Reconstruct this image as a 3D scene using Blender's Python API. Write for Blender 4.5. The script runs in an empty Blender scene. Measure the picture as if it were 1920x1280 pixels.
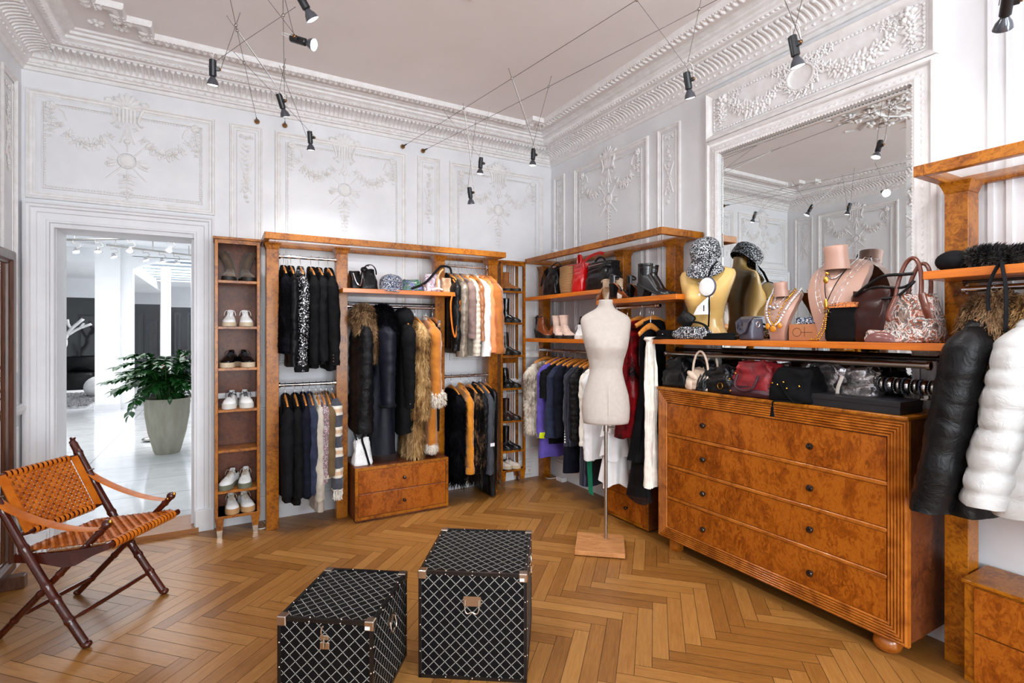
import bpy, bmesh, math, random
from mathutils import Vector, Matrix, noise, Euler
PI = math.pi
random.seed(7)
SC = bpy.context.scene
COL = SC.collection

# ------------------------------------------------------------------ camera, light, exposure
YAW = math.atan((960 - 412) / 968.0)
cd = bpy.data.cameras.new('camera')
cd.sensor_width = 36.0
cd.lens = 36.0 * 968.0 / 1920.0
cd.shift_y = -17.3 / 1920.0
cd.clip_start = 0.02
cam = bpy.data.objects.new('camera', cd)
cam.location = (0, 0, 1.4)
cam.rotation_euler = (PI / 2, 0, -YAW)
COL.objects.link(cam)
SC.camera = cam
SC.view_settings.view_transform = 'Standard'
SC.view_settings.look = 'None'
SC.view_settings.exposure = 0.2
SC.view_settings.gamma = 1.0
SC.cycles.use_denoising = True
SC.cycles.max_bounces = 8
SC.cycles.diffuse_bounces = 4
SC.cycles.glossy_bounces = 4
SC.cycles.transmission_bounces = 6
SC.cycles.transparent_max_bounces = 8
SC.cycles.caustics_reflective = False
SC.cycles.caustics_refractive = False
SC.cycles.sample_clamp_indirect = 8.0
world = bpy.data.worlds.new('world')
SC.world = world
world.use_nodes = True
world.node_tree.nodes['Background'].inputs[0].default_value = (0.85, 0.93, 1.0, 1)
world.node_tree.nodes['Background'].inputs[1].default_value = 1.0

def area_light(name, loc, rot, sx, sy, power, color=(1, 1, 1)):
    l = bpy.data.lights.new(name, 'AREA')
    l.shape = 'RECTANGLE'; l.size = sx; l.size_y = sy; l.energy = power; l.color = color
    o = bpy.data.objects.new(name, l); o.location = loc; o.rotation_euler = rot
    COL.objects.link(o)
    return o
# daylight through the two windows in the wall behind the camera (the room's own daylight)
area_light('window_daylight', (-0.15, -2.72, 1.65), (PI * 0.63, 0, 0), 1.2, 2.4, 125, (0.86, 0.94, 1.0))
area_light('window_daylight', (1.95, -2.72, 1.65), (PI * 0.63, 0, 0), 1.2, 2.4, 125, (0.86, 0.94, 1.0))
# the very bright neighbouring hall: its roof light and its ceiling lights
area_light('hall_roof_light', (0.6, 16.0, 4.2), (0, 0, 0), 3.5, 3.0, 480)
area_light('hall_ceiling_light', (-1.3, 8.6, 2.98), (0, 0, 0), 3.0, 3.0, 110)

# ------------------------------------------------------------------ helpers
def hexc(r, g, b):
    f = lambda c: (c / 255 / 12.92) if c <= 10.3 else ((c / 255 + 0.055) / 1.055) ** 2.4
    return (f(r), f(g), f(b), 1)

MATS = {}
def new_mat(name, color=(0.5, 0.5, 0.5, 1), rough=0.5, metal=0.0, coat=0.0, spec=0.5, sheen=0.0):
    m = bpy.data.materials.new(name); m.use_nodes = True
    b = m.node_tree.nodes['Principled BSDF']
    b.inputs['Base Color'].default_value = color
    b.inputs['Roughness'].default_value = rough
    b.inputs['Metallic'].default_value = metal
    b.inputs['Coat Weight'].default_value = coat
    b.inputs['Coat Roughness'].default_value = 0.12
    b.inputs['Specular IOR Level'].default_value = spec
    b.inputs['Sheen Weight'].default_value = sheen
    MATS[name] = m
    return m
def nodes(m):
    return m.node_tree.nodes, m.node_tree.links, m.node_tree.nodes['Principled BSDF']
def ramp(nt, stops):
    r = nt.nodes.new('ShaderNodeValToRGB')
    e = r.color_ramp.elements
    while len(e) > 1: e.remove(e[-1])
    e[0].position, e[0].color = stops[0]
    for p, c in stops[1:]:
        k = e.new(p); k.color = c
    return r
def coords(nt, scale=(1, 1, 1), rot=(0, 0, 0), kind='Object'):
    t = nt.nodes.new('ShaderNodeTexCoord'); mp = nt.nodes.new('ShaderNodeMapping')
    mp.inputs['Scale'].default_value = scale; mp.inputs['Rotation'].default_value = rot
    nt.links.new(t.outputs[kind], mp.inputs[0])
    return mp.outputs[0]
def noise_node(nt, vec, scale, detail=4, rough=0.6, dist=0.0):
    n = nt.nodes.new('ShaderNodeTexNoise')
    n.inputs['Scale'].default_value = scale; n.inputs['Detail'].default_value = detail
    n.inputs['Roughness'].default_value = rough; n.inputs['Distortion'].default_value = dist
    nt.links.new(vec, n.inputs['Vector'])
    return n
def bump(nt, height, strength=0.3, dist=0.01):
    b = nt.nodes.new('ShaderNodeBump')
    b.inputs['Strength'].default_value = strength; b.inputs['Distance'].default_value = dist
    nt.links.new(height, b.inputs['Height'])
    nt.links.new(b.outputs[0], nt.nodes['Principled BSDF'].inputs['Normal'])
    return b
def noisy(name, c1, c2, scale=8, rough=0.6, bumpk=0.0, bdist=0.01, detail=4, dist=0.0, lo=0.35, hi=0.65, vscale=(1, 1, 1), **kw):
    m = new_mat(name, c1, rough, **kw)
    nt = m.node_tree; v = coords(nt, vscale)
    n = noise_node(nt, v, scale, detail, 0.6, dist)
    r = ramp(nt, [(lo, c1), (hi, c2)])
    nt.links.new(n.outputs[0], r.inputs[0]); nt.links.new(r.outputs[0], nt.nodes['Principled BSDF'].inputs['Base Color'])
    if bumpk: bump(nt, n.outputs[0], bumpk, bdist)
    return m
def M(n): return MATS[n]

# --- walls, ceiling, stucco
noisy('white_paint', hexc(236, 236, 238), hexc(226, 226, 229), 3, 0.55, 0.03, 0.004)
noisy('ceiling_paint', hexc(234, 228, 227), hexc(230, 223, 221), 2, 0.7, 0.02, 0.003)
noisy('stucco_white', hexc(238, 236, 236), hexc(228, 224, 222), 20, 0.6, 0.06, 0.003)
noisy('hall_paint', hexc(245, 246, 248), hexc(240, 241, 244), 2, 0.6)

def burl(name, dark, mid, light, sc=9.0, rough=0.22, vs=(1, 1, 1)):
    m = new_mat(name, mid, rough, coat=0.08, spec=0.35)
    nt = m.node_tree; v = coords(nt, vs)
    a = noise_node(nt, v, sc, 7, 0.68, 2.2)
    b = noise_node(nt, v, sc * 0.28, 3, 0.5, 1.0)
    mx = nt.nodes.new('ShaderNodeMath'); mx.operation = 'MULTIPLY_ADD'
    nt.links.new(b.outputs[0], mx.inputs[0]); mx.inputs[1].default_value = 0.7
    sub = nt.nodes.new('ShaderNodeMath'); sub.operation = 'SUBTRACT'; sub.inputs[1].default_value = 0.35
    nt.links.new(a.outputs[0], sub.inputs[0]); nt.links.new(sub.outputs[0], mx.inputs[2])
    r = ramp(nt, [(0.30, dark), (0.46, mid), (0.60, light), (0.75, mid)])
    nt.links.new(mx.outputs[0], r.inputs[0]); nt.links.new(r.outputs[0], nt.nodes['Principled BSDF'].inputs['Base Color'])
    return m
burl('burl_wood', hexc(100, 50, 6), hexc(144, 80, 10), hexc(174, 106, 20), 24, 0.3)
burl('burl_dark', hexc(72, 32, 12), hexc(96, 46, 18), hexc(114, 60, 26), 22, 0.5)
burl('burl_front', hexc(112, 52, 7), hexc(144, 72, 11), hexc(172, 96, 24), 30, 0.28, (1, 1, 0.6))
def grain(name, dark, light, vs, sc=3.0, rough=0.3, coat=0.25):
    m = new_mat(name, light, rough, coat=coat)
    nt = m.node_tree; v = coords(nt, vs)
    a = noise_node(nt, v, sc, 6, 0.6, 0.6)
    r = ramp(nt, [(0.35, dark), (0.6, light)])
    nt.links.new(a.outputs[0], r.inputs[0]); nt.links.new(r.outputs[0], nt.nodes['Principled BSDF'].inputs['Base Color'])
    return m
grain('shelf_wood', hexc(182, 92, 22), hexc(204, 114, 32), (2, 2, 30), 2)
grain('ribbed_wood', hexc(140, 72, 16), hexc(182, 106, 34), (4, 4, 4), 3, 0.22)
grain('hanger_wood', hexc(190, 112, 40), hexc(222, 146, 66), (6, 6, 20), 3)
grain('base_board_wood', hexc(172, 112, 62), hexc(200, 140, 86), (3, 14, 3), 4, 0.5, 0)
grain('threshold_wood', hexc(140, 88, 44), hexc(170, 112, 62), (3, 30, 30), 4, 0.4, 0.1)
grain('mirror_frame_wood', hexc(64, 34, 20), hexc(92, 54, 34), (30, 30, 3), 3, 0.4, 0.1)
noisy('bamboo_dark', hexc(56, 17, 9), hexc(82, 29, 15), 5, 0.2, coat=0.3)
noisy('leather_tan', hexc(184, 92, 14), hexc(206, 116, 30), 14, 0.45, 0.1, 0.002, spec=0.25)
new_mat('chrome', hexc(215, 215, 218), 0.12, 1.0)
new_mat('steel', hexc(176, 172, 166), 0.28, 1.0)
new_mat('bronze', hexc(150, 108, 66), 0.3, 1.0)
new_mat('nickel', hexc(206, 194, 180), 0.25, 1.0)
new_mat('gold', hexc(222, 168, 70), 0.2, 1.0)
new_mat('knob_black', hexc(28, 16, 12), 0.12, 0.0, coat=0.6)
new_mat('black_plastic', hexc(24, 25, 28), 0.35)
new_mat('wire_metal', hexc(104, 96, 92), 0.35, 0.8)
new_mat('cord_white', hexc(238, 238, 238), 0.5)
new_mat('white_plastic', hexc(236, 236, 236), 0.35)
mm = new_mat('mirror_glass', hexc(242, 246, 246), 0.0, 1.0)
g = new_mat('clear_glass', (0.95, 0.985, 0.97, 1), 0.0)
b = g.node_tree.nodes['Principled BSDF']; b.inputs['Alpha'].default_value = 0.22; b.inputs['Specular IOR Level'].default_value = 0.7
def emit(name, col, s):
    m = new_mat(name, col); b = m.node_tree.nodes['Principled BSDF']
    b.inputs['Emission Color'].default_value = col; b.inputs['Emission Strength'].default_value = s
    return m
emit('bulb_glow', (1, 0.98, 0.94, 1), 14)
emit('sky_glow', (0.9, 0.96, 1, 1), 3.0)

# --- parquet: plank colour from a per-plank attribute, grain along the plank
def parquet_mat(name, dark, mid, light):
    m = new_mat(name, mid, 0.34, coat=0.05)
    nt = m.node_tree
    at = nt.nodes.new('ShaderNodeAttribute'); at.attribute_name = 'plank'; at.attribute_type = 'GEOMETRY'
    uv = nt.nodes.new('ShaderNodeUVMap'); uv.uv_map = 'UVMap'
    mp = nt.nodes.new('ShaderNodeMapping'); mp.inputs['Scale'].default_value = (5, 60, 1)
    nt.links.new(uv.outputs[0], mp.inputs[0])
    n = noise_node(nt, mp.outputs[0], 1.3, 6, 0.7, 1.2)
    mx = nt.nodes.new('ShaderNodeMath'); mx.operation = 'MULTIPLY_ADD'; mx.inputs[1].default_value = 0.62
    nt.links.new(n.outputs[0], mx.inputs[0])
    ml = nt.nodes.new('ShaderNodeMath'); ml.operation = 'MULTIPLY'; ml.inputs[1].default_value = 0.36
    nt.links.new(at.outputs['Fac'], ml.inputs[0]); nt.links.new(ml.outputs[0], mx.inputs[2])
    r = ramp(nt, [(0.1, dark), (0.45, mid), (0.85, light)])
    nt.links.new(mx.outputs[0], r.inputs[0]); nt.links.new(r.outputs[0], nt.nodes['Principled BSDF'].inputs['Base Color'])
    rr = nt.nodes.new('ShaderNodeMapRange'); rr.inputs[3].default_value = 0.30; rr.inputs[4].default_value = 0.48
    nt.links.new(n.outputs[0], rr.inputs[0]); nt.links.new(rr.outputs[0], nt.nodes['Principled BSDF'].inputs['Roughness'])
    return m
parquet_mat('parquet', hexc(88, 52, 18), hexc(148, 97, 42), hexc(190, 138, 74))
parquet_mat('parquet_border', hexc(120, 78, 38), hexc(150, 104, 56), hexc(172, 126, 74))
m = new_mat('marble_tile', hexc(232, 234, 236), 0.12, coat=0.3)
nt = m.node_tree; v = coords(nt, (1, 1, 1), (0, 0, 0.5))
n1 = noise_node(nt, v, 2.5, 6, 0.6, 1.5); r = ramp(nt, [(0.3, hexc(214, 217, 220)), (0.6, hexc(236, 238, 240))])
nt.links.new(n1.outputs[0], r.inputs[0])
br = nt.nodes.new('ShaderNodeTexBrick'); br.inputs['Scale'].default_value = 1.0; br.inputs['Mortar Size'].default_value = 0.004
br.inputs['Brick Width'].default_value = 1.2; br.inputs['Row Height'].default_value = 0.6; br.offset = 0.0
nt.links.new(coords(nt, (1, 1, 1), (0, 0, 0.0)), br.inputs['Vector'])
nt.links.new(r.outputs[0], br.inputs['Color1']); nt.links.new(r.outputs[0], br.inputs['Color2']); br.inputs['Mortar'].default_value = hexc(150, 150, 152)
nt.links.new(br.outputs[0], nt.nodes['Principled BSDF'].inputs['Base Color'])

class MB:
    """collects shapes; build() links them as one mesh object"""
    def __init__(s): s.v = []; s.f = []; s.attr = None
    def add(s, vs, fs):
        k = len(s.v); s.v += [tuple(v) for v in vs]; s.f += [tuple(i + k for i in f) for f in fs]
        return s
    def box(s, x0, x1, y0, y1, z0, z1, bev=0.0, mat=None):
        if bev:
            b = bev; vs = []
            for (x, sx) in ((x0, 1), (x1, -1)):
                for (y, sy) in ((y0, 1), (y1, -1)):
                    for (z, sz) in ((z0, 1), (z1, -1)):
                        vs += [(x, y + sy * b, z + sz * b), (x + sx * b, y, z + sz * b), (x + sx * b, y + sy * b, z)]
            bm = bmesh.new(); [bm.verts.new(v) for v in vs]; bmesh.ops.convex_hull(bm, input=bm.verts)
            bm.verts.index_update(); V = [v.co.copy() for v in bm.verts]; F = [[v.index for v in f.verts] for f in bm.faces]; bm.free()
        else:
            V = [(x, y, z) for x in (x0, x1) for y in (y0, y1) for z in (z0, z1)]
            F = [(0, 1, 3, 2), (4, 6, 7, 5), (0, 4, 5, 1), (2, 3, 7, 6), (0, 2, 6, 4), (1, 5, 7, 3)]
        if mat is not None: V = [mat @ Vector(v) for v in V]
        return s.add(V, F)
    def loft(s, rings, closed=True, cap=True, loop=False):
        n = len(rings[0]); vs = [p for r in rings for p in r]; fs = []
        m = len(rings); rng = m if loop else m - 1
        for i in range(rng):
            a = i * n; b = ((i + 1) % m) * n
            for j in range(n if closed else n - 1):
                k = (j + 1) % n
                fs.append((a + j, a + k, b + k, b + j))
        if cap and closed and not loop:
            fs.append(tuple(range(n))[::-1]); fs.append(tuple(range((m - 1) * n, m * n)))
        return s.add(vs, fs)
    def tube(s, pts, r, n=8, cap=True, loop=False, flat=None):
        pts = [Vector(p) for p in pts]; rs = r if isinstance(r, (list, tuple)) else [r] * len(pts)
        rings = []; up = None; m = len(pts)
        for i, p in enumerate(pts):
            if loop: t = pts[(i + 1) % m] - pts[i - 1]
            else: t = pts[min(i + 1, m - 1)] - pts[max(i - 1, 0)]
            if t.length < 1e-9: t = Vector((0, 0, 1))
            t.normalize()
            if up is None:
                up = Vector(flat[0]) if flat else (Vector((0, 0, 1)) if abs(t.z) < 0.9 else Vector((1, 0, 0)))
            a = (up - t * up.dot(t))
            if a.length < 1e-6: a = t.orthogonal()
            a.normalize(); b = t.cross(a); up = a
            ka, kb = (flat[1], flat[2]) if flat else (1, 1)
            rings.append([p + (a * math.cos(q) * ka + b * math.sin(q) * kb) * rs[i] for q in [2 * PI * j / n for j in range(n)]])
        return s.loft(rings, True, cap, loop)
    def lathe(s, prof, c=(0, 0, 0), n=24, axis='z', mat=None):
        rings = []
        for r, z in prof:
            ring = []
            for j in range(n):
                q = 2 * PI * j / n; p = Vector((r * math.cos(q), r * math.sin(q), z))
                if axis == 'x': p = Vector((p.z, p.x, p.y))
                if axis == 'y': p = Vector((p.x, p.z, p.y))
                p += Vector(c)
                ring.append(mat @ p if mat is not None else p)
            rings.append(ring)
        return s.loft(rings)
    def ball(s, c, r, n=8, m=6, rot=None):
        rx, ry, rz = r if isinstance(r, (tuple, list)) else (r, r, r)
        c = Vector(c); vs = []; fs = []
        def P(x, y, z):
            p = Vector((x * rx, y * ry, z * rz))
            if rot is not None: p = rot @ p
            return c + p
        vs.append(P(0, 0, -1))
        for i in range(1, m):
            t = -PI / 2 + PI * i / m
            for j in range(n):
                q = 2 * PI * j / n; vs.append(P(math.cos(t) * math.cos(q), math.cos(t) * math.sin(q), math.sin(t)))
        vs.append(P(0, 0, 1)); L = len(vs) - 1
        for j in range(n):
            k = (j + 1) % n
            fs.append((0, 1 + k, 1 + j)); fs.append((L, 1 + (m - 2) * n + j, 1 + (m - 2) * n + k))
            for i in range(m - 2): fs.append((1 + i * n + j, 1 + i * n + k, 1 + (i + 1) * n + k, 1 + (i + 1) * n + j))
        return s.add(vs, fs)
    def map(s, fn): s.v = [tuple(fn(Vector(v))) for v in s.v]; return s
    def build(s, name, mat, parent=None, world=False, smooth=None, loc=None):
        me = bpy.data.meshes.new(name)
        vs = s.v
        if world and parent is not None:
            inv = parent_matrix(parent).inverted(); vs = [tuple(inv @ Vector(v)) for v in vs]
        me.from_pydata(vs, [], s.f); me.validate(); me.update()
        bm = bmesh.new(); bm.from_mesh(me); bmesh.ops.recalc_face_normals(bm, faces=bm.faces); bm.to_mesh(me); bm.free()
        if isinstance(mat, str): mat = M(mat)
        if mat is not None: me.materials.append(mat)
        if smooth is not None:
            me.shade_smooth() if smooth >= 180 else me.set_sharp_from_angle(angle=math.radians(smooth))
        o = bpy.data.objects.new(name, me)
        COL.objects.link(o)
        if parent is not None: o.parent = parent
        if loc: o.location = loc
        return o
def parent_matrix(o):
    m = Matrix.LocRotScale(o.location, o.rotation_euler, o.scale)
    return parent_matrix(o.parent) @ m if o.parent else m
def thing(name, label, cat, loc=(0, 0, 0), rz=0.0, group=None, rot=None, scale=1.0):
    o = bpy.data.objects.new(name, None); o.empty_display_size = 0.05
    COL.objects.link(o); o.location = loc; o.rotation_euler = rot or (0, 0, rz); o.scale = (scale,) * 3
    o['label'] = label; o['category'] = cat
    if group: o['group'] = group
    return o
def tag(o, label, cat, group=None, kind=None):
    o['label'] = label; o['category'] = cat
    if group: o['group'] = group
    if kind: o['kind'] = kind
    return o
def struct(name, mb, mat, smooth=None):
    o = mb.build(name, mat, smooth=smooth); o['kind'] = 'structure'
    return o
def dup(root, loc=None, rz=None, label=None, group=None, scale=None):
    r = root.copy(); COL.objects.link(r)
    if loc is not None: r.location = loc
    if rz is not None: r.rotation_euler = (root.rotation_euler[0], root.rotation_euler[1], rz)
    if scale is not None: r.scale = (scale,) * 3
    if label: r['label'] = label
    if group: r['group'] = group
    for ch in list(root.children):
        c = ch.copy(); COL.objects.link(c); c.parent = r
        for g in list(ch.children):
            d = g.copy(); COL.objects.link(d); d.parent = c
    return r
def smoothp(pts, k=6):
    """Catmull-Rom through the points"""
    P = [Vector(p) for p in pts]; P = [P[0] * 2 - P[1]] + P + [P[-1] * 2 - P[-2]]; out = []
    for i in range(1, len(P) - 2):
        for j in range(k):
            t = j / k; a, b, c, d = P[i - 1:i + 3]
            out.append(0.5 * ((2 * b) + (c - a) * t + (2 * a - 5 * b + 4 * c - d) * t * t + (3 * b - a - 3 * c + d) * t ** 3))
    out.append(P[-2]); return out
def lerp_tab(tab, t):
    for (a, va), (b, vb) in zip(tab, tab[1:]):
        if t <= b:
            k = (t - a) / (b - a) if b > a else 0; k = max(0, min(1, k))
            if isinstance(va, (tuple, list)): return [x + (y - x) * k for x, y in zip(va, vb)]
            return va + (vb - va) * k
    return tab[-1][1]
# ------------------------------------------------------------------ the room shell
YA, XB, XC, YD, ZC = 4.28, 2.87, -1.07, -2.6, 3.22
ZT = 3.03   # underside of the cornice
def herringbone():
    mb = MB(); L, W = 0.472, 0.0707; g = 0.0011; att = []; uvs = []
    x0, x1, y0, y1 = XC, 2.50, YD, YA
    s = math.sqrt(0.5)
    U = Vector((s, s)); V = Vector((s, -s))          # plank directions
    O = Vector((1.955, 1.972))
    rnd = random.Random(3)
    def clip(poly, ax, val, keep_less):
        out = []
        for i in range(len(poly)):
            a, b = poly[i - 1], poly[i]
            ia = (a[ax] <= val) if keep_less else (a[ax] >= val); ib = (b[ax] <= val) if keep_less else (b[ax] >= val)
            if ia != ib:
                t = (val - a[ax]) / (b[ax] - a[ax]); out.append(tuple(a[k] + (b[k] - a[k]) * t for k in range(4)))
            if ib: out.append(b)
        return out
    def plank(c, d, e):   # corner c, length dir d, width dir e
        r = rnd.random(); r = r * 0.8 + 0.1 + 0.1 * rnd.random(); ou, ov = rnd.random() * 50, rnd.random() * 50
        cs = []
        for (a, b) in ((g, g), (L - g, g), (L - g, W - g), (g, W - g)):
            p = c + d * a + e * b; cs.append((p.x, p.y, ou + a, ov + b))
        for ax, val, kl in ((0, x0, False), (0, x1, True), (1, y0, False), (1, y1, True)):
            cs = clip(cs, ax, val, kl)
            if len(cs) < 3: return
        k = len(mb.v); mb.v += [(p[0], p[1], 0.0) for p in cs]; mb.f.append(tuple(range(k, k + len(cs))))
        att.append(r); uvs.append([(p[2], p[3]) for p in cs])
    # herringbone lattice: along the zig-zag one plank of each kind every (W,W) in plank axes
    for i in range(-80, 80):
        for j in range(-14, 14):
            base = O + (U + V) * (W * i) + (U - V) * (L * j)
            plank(base, -U, V)
            plank(base + V * W, -V, U)
    return mb, att, uvs
def floor_build():
    mb, att, uvs = herringbone()
    # border strip beside the chest, then straight planks to the wall
    rnd = random.Random(5)
    def pl(xa, xb, ya, yb):
        k = len(mb.v); g = 0.0006; ou = rnd.random() * 40
        mb.v += [(xa + g, ya + g, 0), (xb - g, ya + g, 0), (xb - g, yb - g, 0), (xa + g, yb - g, 0)]; mb.f.append((k, k + 1, k + 2, k + 3))
        att.append(rnd.random() * 0.5 + (0.3 if xa < 2.53 else 0.0)); uvs.append([(ou + ya, xa), (ou + ya, xb), (ou + yb, xb), (ou + yb, xa)])
    xs = [2.50, 2.57, 2.665, 2.76, 2.87]
    for a, b in zip(xs, xs[1:]):
        y = YD - rnd.random() * 0.8
        while y < YA:
            l = 1.1 + rnd.random() * 0.9; pl(a, b, max(y, YD), min(y + l, YA)); y += l
    k = len(mb.v)   # dark joint layer below the planks
    mb.v += [(XC, YD, -0.002), (XB, YD, -0.002), (XB, YA, -0.002), (XC, YA, -0.002)]; mb.f.append((k, k + 1, k + 2, k + 3)); att.append(-1.0)
    uvs.append([(0, 0)] * 4)
    me = bpy.data.meshes.new('floor'); me.from_pydata(mb.v, [], mb.f)
    me.materials.append(M('parquet')); me.materials.append(M('joint'))
    uvl = me.uv_layers.new(name='UVMap'); at = me.attributes.new('plank', 'FLOAT', 'FACE')
    for i, p in enumerate(me.polygons):
        at.data[i].value = max(att[i], 0)
        for q, li in enumerate(p.loop_indices): uvl.data[li].uv = uvs[i][q]
        if p.normal.z < 0: p.flip()
        if att[i] < 0: p.material_index = 1
    o = bpy.data.objects.new('floor', me); COL.objects.link(o); o['kind'] = 'structure'
    return o
new_mat('joint', hexc(70, 42, 18), 0.7)
floor_build()

# walls: solid slabs behind the visible face; wall A has the doorway (X -0.90..-0.16, to 2.06)
DX0, DX1, DZ = -0.915, -0.158, 2.065
def wall_maps():
    return {
        'A': lambda u, v, h: (u, YA - h, v),
        'B': lambda u, v, h: (XB - h, u, v),
        'C': lambda u, v, h: (XC + h, u, v),
        'top': lambda u, v, h: (u, v, ZC - h),
    }
WM = wall_maps()
w = MB().box(XC - 0.2, DX0, YA, YA + 0.3, 0, ZC + 0.1).box(DX1, XB + 0.2, YA, YA + 0.3, 0, ZC + 0.1).box(DX0, DX1, YA, YA + 0.3, DZ, ZC + 0.1)
struct('wall_back', w, 'white_paint')
struct('wall_right', MB().box(XB, XB + 0.2, YD - 0.2, YA + 0.0, 0, ZC + 0.1), 'white_paint')
struct('wall_left', MB().box(XC - 0.2, XC, YD - 0.2, YA + 0.0, 0, ZC + 0.1), 'white_paint')
w = MB().box(XC, XB, YD - 0.2, YD, 2.95, ZC + 0.1).box(XC, XB, YD - 0.2, YD, -0.01, 0.35)
w.box(XC, -0.8, YD - 0.2, YD, 0.35, 2.95).box(0.5, 1.3, YD - 0.2, YD, 0.35, 2.95).box(2.6, XB, YD - 0.2, YD, 0.35, 2.95)
struct('wall_front', w, 'white_paint')
for i, x in enumerate((-0.15, 1.95)):
    w = MB().box(x - 0.65, x - 0.58, YD - 0.14, YD - 0.06, 0.35, 2.95).box(x + 0.58, x + 0.65, YD - 0.14, YD - 0.06, 0.35, 2.95)
    w.box(x - 0.58, x + 0.58, YD - 0.14, YD - 0.06, 2.88, 2.95).box(x - 0.58, x + 0.58, YD - 0.14, YD - 0.06, 0.35, 0.43).box(x - 0.03, x + 0.03, YD - 0.14, YD - 0.06, 0.43, 2.88)
    w.box(x - 0.58, x - 0.03, YD - 0.12, YD - 0.08, 2.1, 2.14).box(x + 0.03, x + 0.58, YD - 0.12, YD - 0.08, 2.1, 2.14)
    struct('window_%d' % (i + 1), w, 'white_paint')
struct('ceiling', MB().box(XC - 0.2, XB + 0.2, YD - 0.2, YA + 0.0, ZC, ZC + 0.1), 'ceiling_paint')

def sweep_poly(mb, path, prof, fn):
    """path: closed list of (u,v) corners, clockwise or not; prof: list of (inset, h). mitred"""
    n = len(path)
    area = sum(path[i][0] * path[(i + 1) % n][1] - path[(i + 1) % n][0] * path[i][1] for i in range(n))
    sg = 1 if area > 0 else -1
    def inset(d):
        out = []
        for i in range(n):
            a = Vector(path[i - 1]); b = Vector(path[i]); c = Vector(path[(i + 1) % n])
            e1 = (b - a).normalized(); e2 = (c - b).normalized()
            n1 = Vector((-e1.y, e1.x)) * sg; n2 = Vector((-e2.y, e2.x)) * sg
            den = 1 + n1.dot(n2)
            out.append(b + (n1 + n2) * (d / den))
        return out
    rings = []
    for d, h in prof: rings.append([fn(p.x, p.y, h) for p in inset(d)])
    vs = [p for r in rings for p in r]; fs = []
    for i in range(len(rings) - 1):
        for j in range(n):
            k = (j + 1) % n; fs.append((i * n + j, i * n + k, (i + 1) * n + k, (i + 1) * n + j))
    mb.add(vs, fs)
def rect(u0, u1, v0, v1): return [(u0, v0), (u1, v0), (u1, v1), (u0, v1)]
def beads(mb, path, step, r, fn, h=0.004, closed=True, ru=1.0):
    n = len(path)
    for i in range(n if closed else n - 1):
        a = Vector(path[i]); b = Vector(path[(i + 1) % n]); L = (b - a).length; k = max(1, int(L / step)); ang = math.atan2((b - a).y, (b - a).x)
        for j in range(k):
            p = a + (b - a) * ((j + 0.5) / k)
            blob(mb, fn, p.x, p.y, h, r * ru, r, ang, r * 0.8, 5, 3)
def blob(mb, fn, u, v, h, ru, rv, ang=0.0, rh=None, n=7, m=4):
    rh = rh if rh is not None else min(ru, rv)
    ca, sa = math.cos(ang), math.sin(ang); vs = []; fs = []
    for i in range(m):
        t = PI / 2 * i / m
        for j in range(n):
            q = 2 * PI * j / n; x = math.cos(t) * math.cos(q) * ru; y = math.cos(t) * math.sin(q) * rv
            vs.append(fn(u + x * ca - y * sa, v + x * sa + y * ca, h + math.sin(t) * rh))
    vs.append(fn(u, v, h + rh)); L = m * n
    for j in range(n):
        k = (j + 1) % n
        for i in range(m - 1): fs.append((i * n + j, i * n + k, (i + 1) * n + k, (i + 1) * n + j))
        fs.append(((m - 1) * n + j, (m - 1) * n + k, L))
    mb.add(vs, fs)
RO = random.Random(11)
def flower(mb, fn, u, v, r, h=0.0):
    a0 = RO.random() * 6
    for k in range(5):
        a = a0 + 2 * PI * k / 5
        blob(mb, fn, u + math.cos(a) * r * 0.55, v + math.sin(a) * r * 0.55, h, r * 0.42, r * 0.34, a, r * 0.38, 6, 3)
    blob(mb, fn, u, v, h + r * 0.12, r * 0.3, r * 0.3, 0, r * 0.45, 6, 3)
def leaf(mb, fn, u, v, l, w, ang, h=0.0):
    blob(mb, fn, u + math.cos(ang) * l * 0.5, v + math.sin(ang) * l * 0.5, h, l * 0.5, w * 0.5, ang, w * 0.35, 6, 2)
def garland(mb, fn, p0, p1, sag, r=0.022, n=9, h=0.003):
    for i in range(n):
        t = i / (n - 1); u = p0[0] + (p1[0] - p0[0]) * t; v = p0[1] + (p1[1] - p0[1]) * t - sag * 4 * t * (1 - t)
        rr = r * (0.55 + 0.65 * math.sin(PI * t)); d = math.atan2(-sag * 4 * (1 - 2 * t) + p1[1] - p0[1], p1[0] - p0[0])
        flower(mb, fn, u, v, rr, h)
        for s in (-1, 1):
            leaf(mb, fn, u, v, rr * 1.9, rr * 0.7, d + s * (0.9 + RO.random() * 0.5), h)
            leaf(mb, fn, u, v, rr * 1.9, rr * 0.6, d + PI + s * (0.7 + RO.random() * 0.5), h)
def ribbon(mb, fn, pts, r, h=0.002):
    pts = [p for p in smoothp([(a, b, 0) for a, b in pts], 4)]
    mb.tube([fn(p.x, p.y, h) for p in pts], r, 5)
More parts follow.
